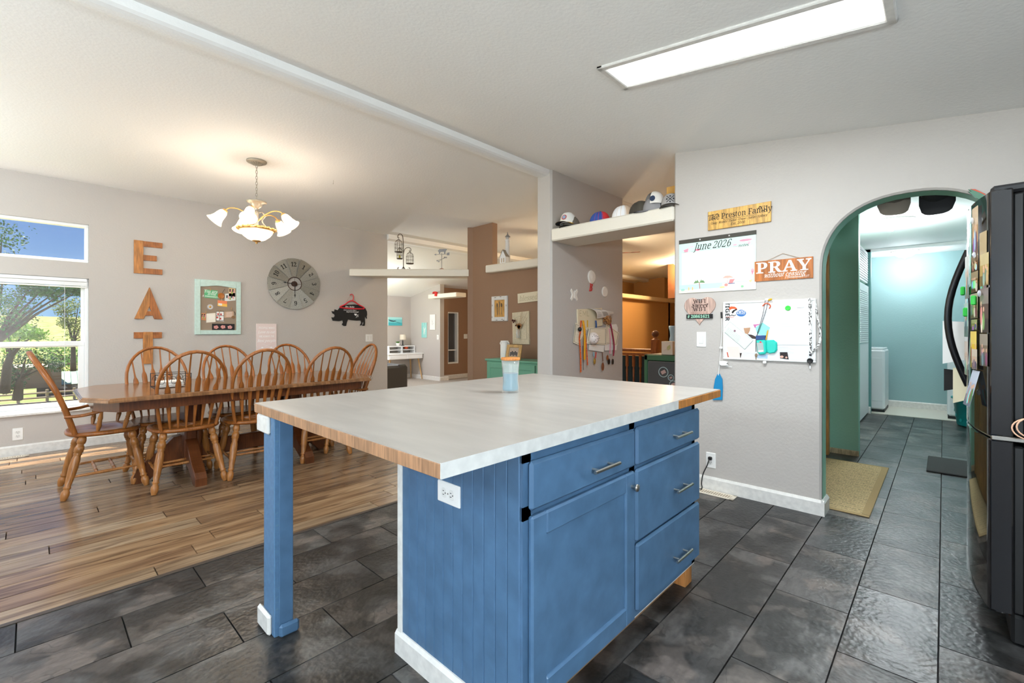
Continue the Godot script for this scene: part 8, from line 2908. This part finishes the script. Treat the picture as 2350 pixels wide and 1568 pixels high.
func fridge_papers(o: Vector3) -> void:
	var list := [
		[2.625, 2.70, 1.30, 1.62, rgb(150, 120, 70), "tall brown photo card near the top door corner"],
		[2.605, 2.69, 1.40, 1.53, rgb(176, 150, 90), "outdoor photo under the tall brown card"],
		[2.605, 2.69, 1.21, 1.39, rgb(90, 70, 62), "dark portrait card with a long-haired figure"],
		[2.61, 2.69, 1.075, 1.205, rgb(120, 104, 84), "brown collage card below the dark portrait"],
		[2.705, 2.79, 1.52, 1.74, rgb(176, 140, 100), "striped photo card by the upper door hinge"],
		[2.70, 2.80, 1.47, 1.535, rgb(96, 64, 30), "dark brown card with white script"],
		[2.70, 2.80, 1.38, 1.468, rgb(120, 96, 54), "brown photo below the white script card"],
		[2.70, 2.805, 1.27, 1.375, rgb(140, 134, 96), "meadow photo beside the dark portrait"],
		[2.705, 2.79, 1.22, 1.265, rgb(120, 130, 60), "green sports photo under the meadow photo"],
		[2.71, 2.80, 1.06, 1.215, rgb(236, 196, 60), "yellow and white graduate card"],
		[2.70, 2.775, 1.055, 1.14, rgb(206, 186, 160), "pale snapshot on the yellow card's lower corner"],
		[2.82, 2.92, 1.36, 1.55, rgb(200, 196, 190), "pale photo beside the door handle"],
		[2.83, 2.95, 1.19, 1.34, rgb(170, 200, 190), "mint photo beside the door handle"],
		[2.83, 2.93, 1.02, 1.17, rgb(214, 190, 176), "baby photo low beside the door handle"]]
	var k := 0
	for q in list:
		var t := thing("fridge_photo", q[5] + " on the refrigerator", "photo", o, 0, "photos on the refrigerator")
		door_card(t, Vector3(o.x, 0, o.z), q[0], q[1], q[2], q[3], 0.003 + 0.0007 * k, printed("snapshot_%d" % k, snapshot(40 + k, q[4]), 0.3))
		k += 1
	# a loose photo curling off, low on the door
	var t := thing("fridge_photo", "loose photo tilting off the lower refrigerator door", "photo", o, 0, "photos on the refrigerator")
	door_card(t, Vector3(o.x, 0, o.z), 2.69, 2.79, 0.90, 1.05, 0.004, printed("snapshot_loose", snapshot(77, rgb(176, 186, 206)), 0.3), "print", 0.03)
	for q in [[2.72, 1.345, "middle green door magnet clip"], [2.86, 1.30, "green magnet clip by the handle"], [2.95, 1.40, "highest green magnet clip"]]:
		var m := MB.new()
		var at := W(q[0], door_b(q[0]) + 0.016, q[1])
		m.cbox(Vector3.ZERO, Vector3(0.016, 0.04, 0.026), 0.004)
		solid("magnet_clip", q[2] + " on the refrigerator", "magnet", m, M("magnet_green", rgb(40, 176, 60), 0.35), at, 0, "magnet clips on the refrigerator")
	for q in [[2.75, 1.685], [2.72, 1.535], [2.66, 1.37], [2.78, 0.955]]:
		var m := MB.new()
		m.ball(Vector3.ZERO, Vector3(0.006, 0.014, 0.014), 10, 7)
		solid("clear_magnet", "small clear dome magnet on the refrigerator door", "magnet", m, M("clear_magnet", Color(0.9, 0.92, 0.95, 0.35), 0.05, 0, {"transparency": BaseMaterial3D.TRANSPARENCY_ALPHA}), W(q[0], door_b(q[0]) + 0.014, q[1]), 0, "clear magnets on the refrigerator")
	# loose sheets flaring out past the handle
	var sheets := [["white lined sheet flaring out behind the refrigerator handle", 3.34, 1.08, 1.26, 0.115, rgb(236, 236, 232)], ["white folded note sticking out above the lined sheet", 3.30, 1.18, 1.38, 0.03, rgb(226, 228, 226)], ["cream sheet hanging low behind the refrigerator handle", 3.36, 0.87, 1.01, 0.075, rgb(226, 218, 186)], ["black card behind the cream sheet", 3.39, 0.93, 1.0, 0.11, rgb(24, 24, 24)]]
	for q in sheets:
		t = thing("loose_sheet", q[0], "paper", o, 0)
		var mb := MB.new()
		var rows := []
		for i in 6:
			var s := i / 5.0
			var row := []
			for j in 5:
				var u := j / 4.0
				var out: float = q[4] * pow(u, 1.2)
				row.append(W(q[1] + 0.03 * u, door_b(3.35) + 0.004 + out, lerpf(q[2], q[3], s) - 0.05 * u * (1.0 - s) + 0.01 * u) - Vector3(o.x, 0, o.z))
			rows.append(row)
		mb.grid(rows)
		part(t, "sheet", mb, M("loose_%s" % q[5].to_html(false), q[5], 0.8))

# ------------------------------------------------------------------ hall and laundry
func hall_things() -> void:
	# jute rug
	var p := Pic.new(256, 512, rgb(214, 188, 140))
	var r := RandomNumberGenerator.new()
	r.seed = 12
	for i in 64:
		var y := i * 8
		if i % 5 in [0, 1, 3]:
			for x in range(0, 256, 6):
				p.rect(x + r.randf_range(0, 3), y + r.randf_range(0, 4), r.randf_range(3, 7), r.randf_range(2, 5), rgb(110, 100, 76).lerp(rgb(196, 168, 118), r.randf() * 0.5))
		else:
			p.rect(0, y, 256, 2, rgb(188, 160, 112))
	var t := thing("jute_rug", "tan braided jute rug with dark stripes inside the arch", "rug", W(4.47, 0.6, 0.0))
	var jt := p.tex()
	var mb := MB.new()
	mb.box(Vector3(-0.222, 0.0005, -0.70), Vector3(0.21, 0.009, 0.71), 0.003)
	part(t, "woven_field", mb, M("jute", Color.WHITE, 0.95, 0, {"albedo_texture": jt, "uv1_triplanar": true, "uv1_scale": Vector3(1.6, 1.0, 0.9)}))
	for q in [[-0.238, -0.222, -0.72, 0.725], [0.205, 0.25, -0.715, 0.725], [-0.222, 0.25, -0.72, -0.695], [-0.222, 0.25, 0.70, 0.728]]:
		mb = MB.new()
		mb.box(Vector3(q[0], 0.0005, q[2]), Vector3(q[1], 0.0105, q[3]), 0.003)
		part(t, "border", mb, M("jute_plain", rgb(212, 182, 130), 0.95, 0, {"albedo_texture": blotch_tex(141, 0.2, 0.25), "uv1_triplanar": true, "uv1_scale": Vector3(4, 4, 4)}))
	t = thing("door_mat", "dark grey shaggy mat farther down the hall", "mat", W(5.62, -0.2, 0.0))
	mb = MB.new()
	mb.box(Vector3(-0.31, 0.0005, -0.32), Vector3(0.4, 0.014, 0.31), 0.006)
	part(t, "pile", mb, M("mat_grey", rgb(86, 84, 84), 1.0, 0, {"albedo_texture": blotch_tex(142, 0.15, 0.5), "uv1_triplanar": true, "uv1_scale": Vector3(5, 5, 5), "normal_enabled": true, "normal_texture": peel, "normal_scale": 1.0}))
	# furnace
	t = thing("furnace_closet", "white louvered furnace door on the hall wall", "furnace", W(7.9, 0.83, 0))
	mb = MB.new()
	mb.box(Vector3(-0.01, 0.02, -0.55), Vector3(0.03, 1.86, 0.5), 0.004)
	part(t, "door_body", mb, M("vinyl_white"))
	for i in 26:
		mb = MB.new()
		mb.box(Vector3(0.03, 1.05 + i * 0.028, -0.42), Vector3(0.038, 1.066 + i * 0.028, 0.4), 0.002)
		part(t, "louver", mb, M("vinyl_white"))
	t = thing("return_grille", "tall white return air grille above the furnace door", "vent", W(7.9, 0.83, 1.9))
	mb = MB.new()
	mb.box(Vector3(-0.01, 0.0, -0.55), Vector3(0.02, 0.46, 0.5), 0.003)
	part(t, "frame", mb, M("vinyl_white"))
	for i in 12:
		mb = MB.new()
		mb.box(Vector3(0.02, 0.03 + i * 0.034, -0.5), Vector3(0.028, 0.048 + i * 0.034, 0.45), 0.002)
		part(t, "louver", mb, M("grille_grey", rgb(190, 192, 194), 0.5))
	# ceiling lights
	var lit := M("lit_dome", rgb(252, 252, 250), 0.35, 0, {"emission_enabled": true, "emission": rgb(250, 252, 255), "emission_energy_multiplier": 0.9})
	for q in [[6.36, 0.40, 0.185, "round glass dome light with a white rim on the hall ceiling", 0.7], [8.95, 0.42, 0.16, "flush round light on the laundry ceiling", 0.35]]:
		t = thing("dome_light", q[3], "ceiling light", W(q[0], q[1], 2.40))
		var rr: float = q[2]
		mb = MB.new()
		mb.lathe([Vector2(rr * 0.85, -0.02), Vector2(rr, -0.016), Vector2(rr * 1.04, -0.008), Vector2(rr * 1.02, 0), Vector2(0, 0), Vector2(0, -0.01)], 32)
		part(t, "rim", mb, M("trim_white"))
		mb = MB.new()
		mb.lathe([Vector2(rr * 0.86, -0.02), Vector2(rr * 0.75, -0.055), Vector2(rr * 0.5, -0.082), Vector2(rr * 0.2, -0.095), Vector2(0, -0.097)], 32)
		part(t, "glass_dome", mb, lit)
		mb = MB.new()
		mb.lathe([Vector2(0.012, -0.095), Vector2(0.009, -0.105), Vector2(0.011, -0.112), Vector2(0, -0.12)], 12)
		part(t, "finial", mb, M("trim_white"))
		bulb("dome_lamp", t, Vector3(0, -0.2, 0), q[4], Color(0.96, 0.98, 1.0), 0.15)
	# caps hung above the arch on the hall side
	for q in [[0.235, 2.13, rgb(118, 108, 98), rgb(84, 78, 74), rgb(132, 122, 110), "grey-brown cap hanging brim down above the arch"], [0.03, 2.10, rgb(30, 30, 32), rgb(26, 26, 28), rgb(30, 30, 32), "black cap hanging brim down above the arch"]]:
		var c := cap("hanging_cap", q[5], W(3.83, q[0], q[1]), 0, q[2], q[2], q[4], q[3])
		c.set_meta("group", "caps hanging above the arch")
		c.rotation = Vector3(deg_to_rad(82), 0.0, 0.0)
		c.rotation.y = deg_to_rad(12 if q[0] > 0.1 else -8)
	# washer and dryer
	for q in [[8.98, 0.955, "white washing machine with a rounded edge beside the teal wall", "washing_machine"], [8.98, -0.36, "white dryer against the far laundry wall", "clothes_dryer"]]:
		t = thing(q[3], q[2], "appliance", W(q[0], q[1], 0.007))
		mb = MB.new()
		mb.box(Vector3(-0.325, 0.03, -0.33), Vector3(0.325, 0.93, 0.33), 0.03)
		part(t, "body", mb, M("enamel", rgb(238, 240, 242), 0.2))
		mb = MB.new()
		mb.box(Vector3(-0.32, 0.0, -0.32), Vector3(0.32, 0.035, 0.32))
		part(t, "base", mb, M("black"))
		mb = MB.new()
		mb.box(Vector3(-0.31, 0.93, -0.31), Vector3(0.31, 0.945, 0.31), 0.008)
		part(t, "top_panel", mb, M("enamel"))
		mb = MB.new()
		mb.box(Vector3(-0.3, 0.16, 0.33), Vector3(0.3, 0.8, 0.336), 0.01)
		part(t, "front_panel", mb, M("enamel"))
	# laundry basket
	t = thing("laundry_basket", "teal plastic laundry basket with round holes", "basket", W(8.2, -0.3, 0.0))
	mb = MB.new()
	mb.lathe([Vector2(0, 0.005), Vector2(0.17, 0.005), Vector2(0.18, 0.02), Vector2(0.215, 0.34), Vector2(0.235, 0.345), Vector2(0.235, 0.365), Vector2(0.21, 0.365), Vector2(0.175, 0.03), Vector2(0, 0.02)], 26)
	part(t, "tub", mb, M("teal_plastic", rgb(20, 150, 150), 0.4))
	for i in 40:
		var g := PI * 0.1 + i * 0.42
		var y := 0.08 + 0.055 * (i % 5)
		var rr := 0.182 + 0.1 * y
		mb = MB.new()
		mb.t = Transform3D(Basis(Vector3.UP, -g), Vector3.ZERO) * Transform3D(Basis(Vector3.UP, PI / 2), Vector3(rr, y, 0))
		mb.prism(oval_outline(0.014, 0.02, 10), -0.001, 0.003)
		part(t, "hole", mb, M("teal_plastic"))
	t = thing("clothes_heap", "small heap of clothes showing over the teal basket rim", "clothes", W(8.2, -0.3, 0.30))
	for q in [[-0.06, 0.05, 0.02, rgb(206, 150, 160)], [0.07, 0.06, -0.03, rgb(200, 204, 210)], [0.0, 0.07, 0.07, rgb(120, 150, 160)]]:
		mb = MB.new()
		mb.ball(Vector3(q[0], q[1], q[2]), Vector3(0.1, 0.045, 0.09), 12, 7)
		part(t, "garment", mb, M("cloth_%s" % q[3].to_html(false), q[3], 0.95))
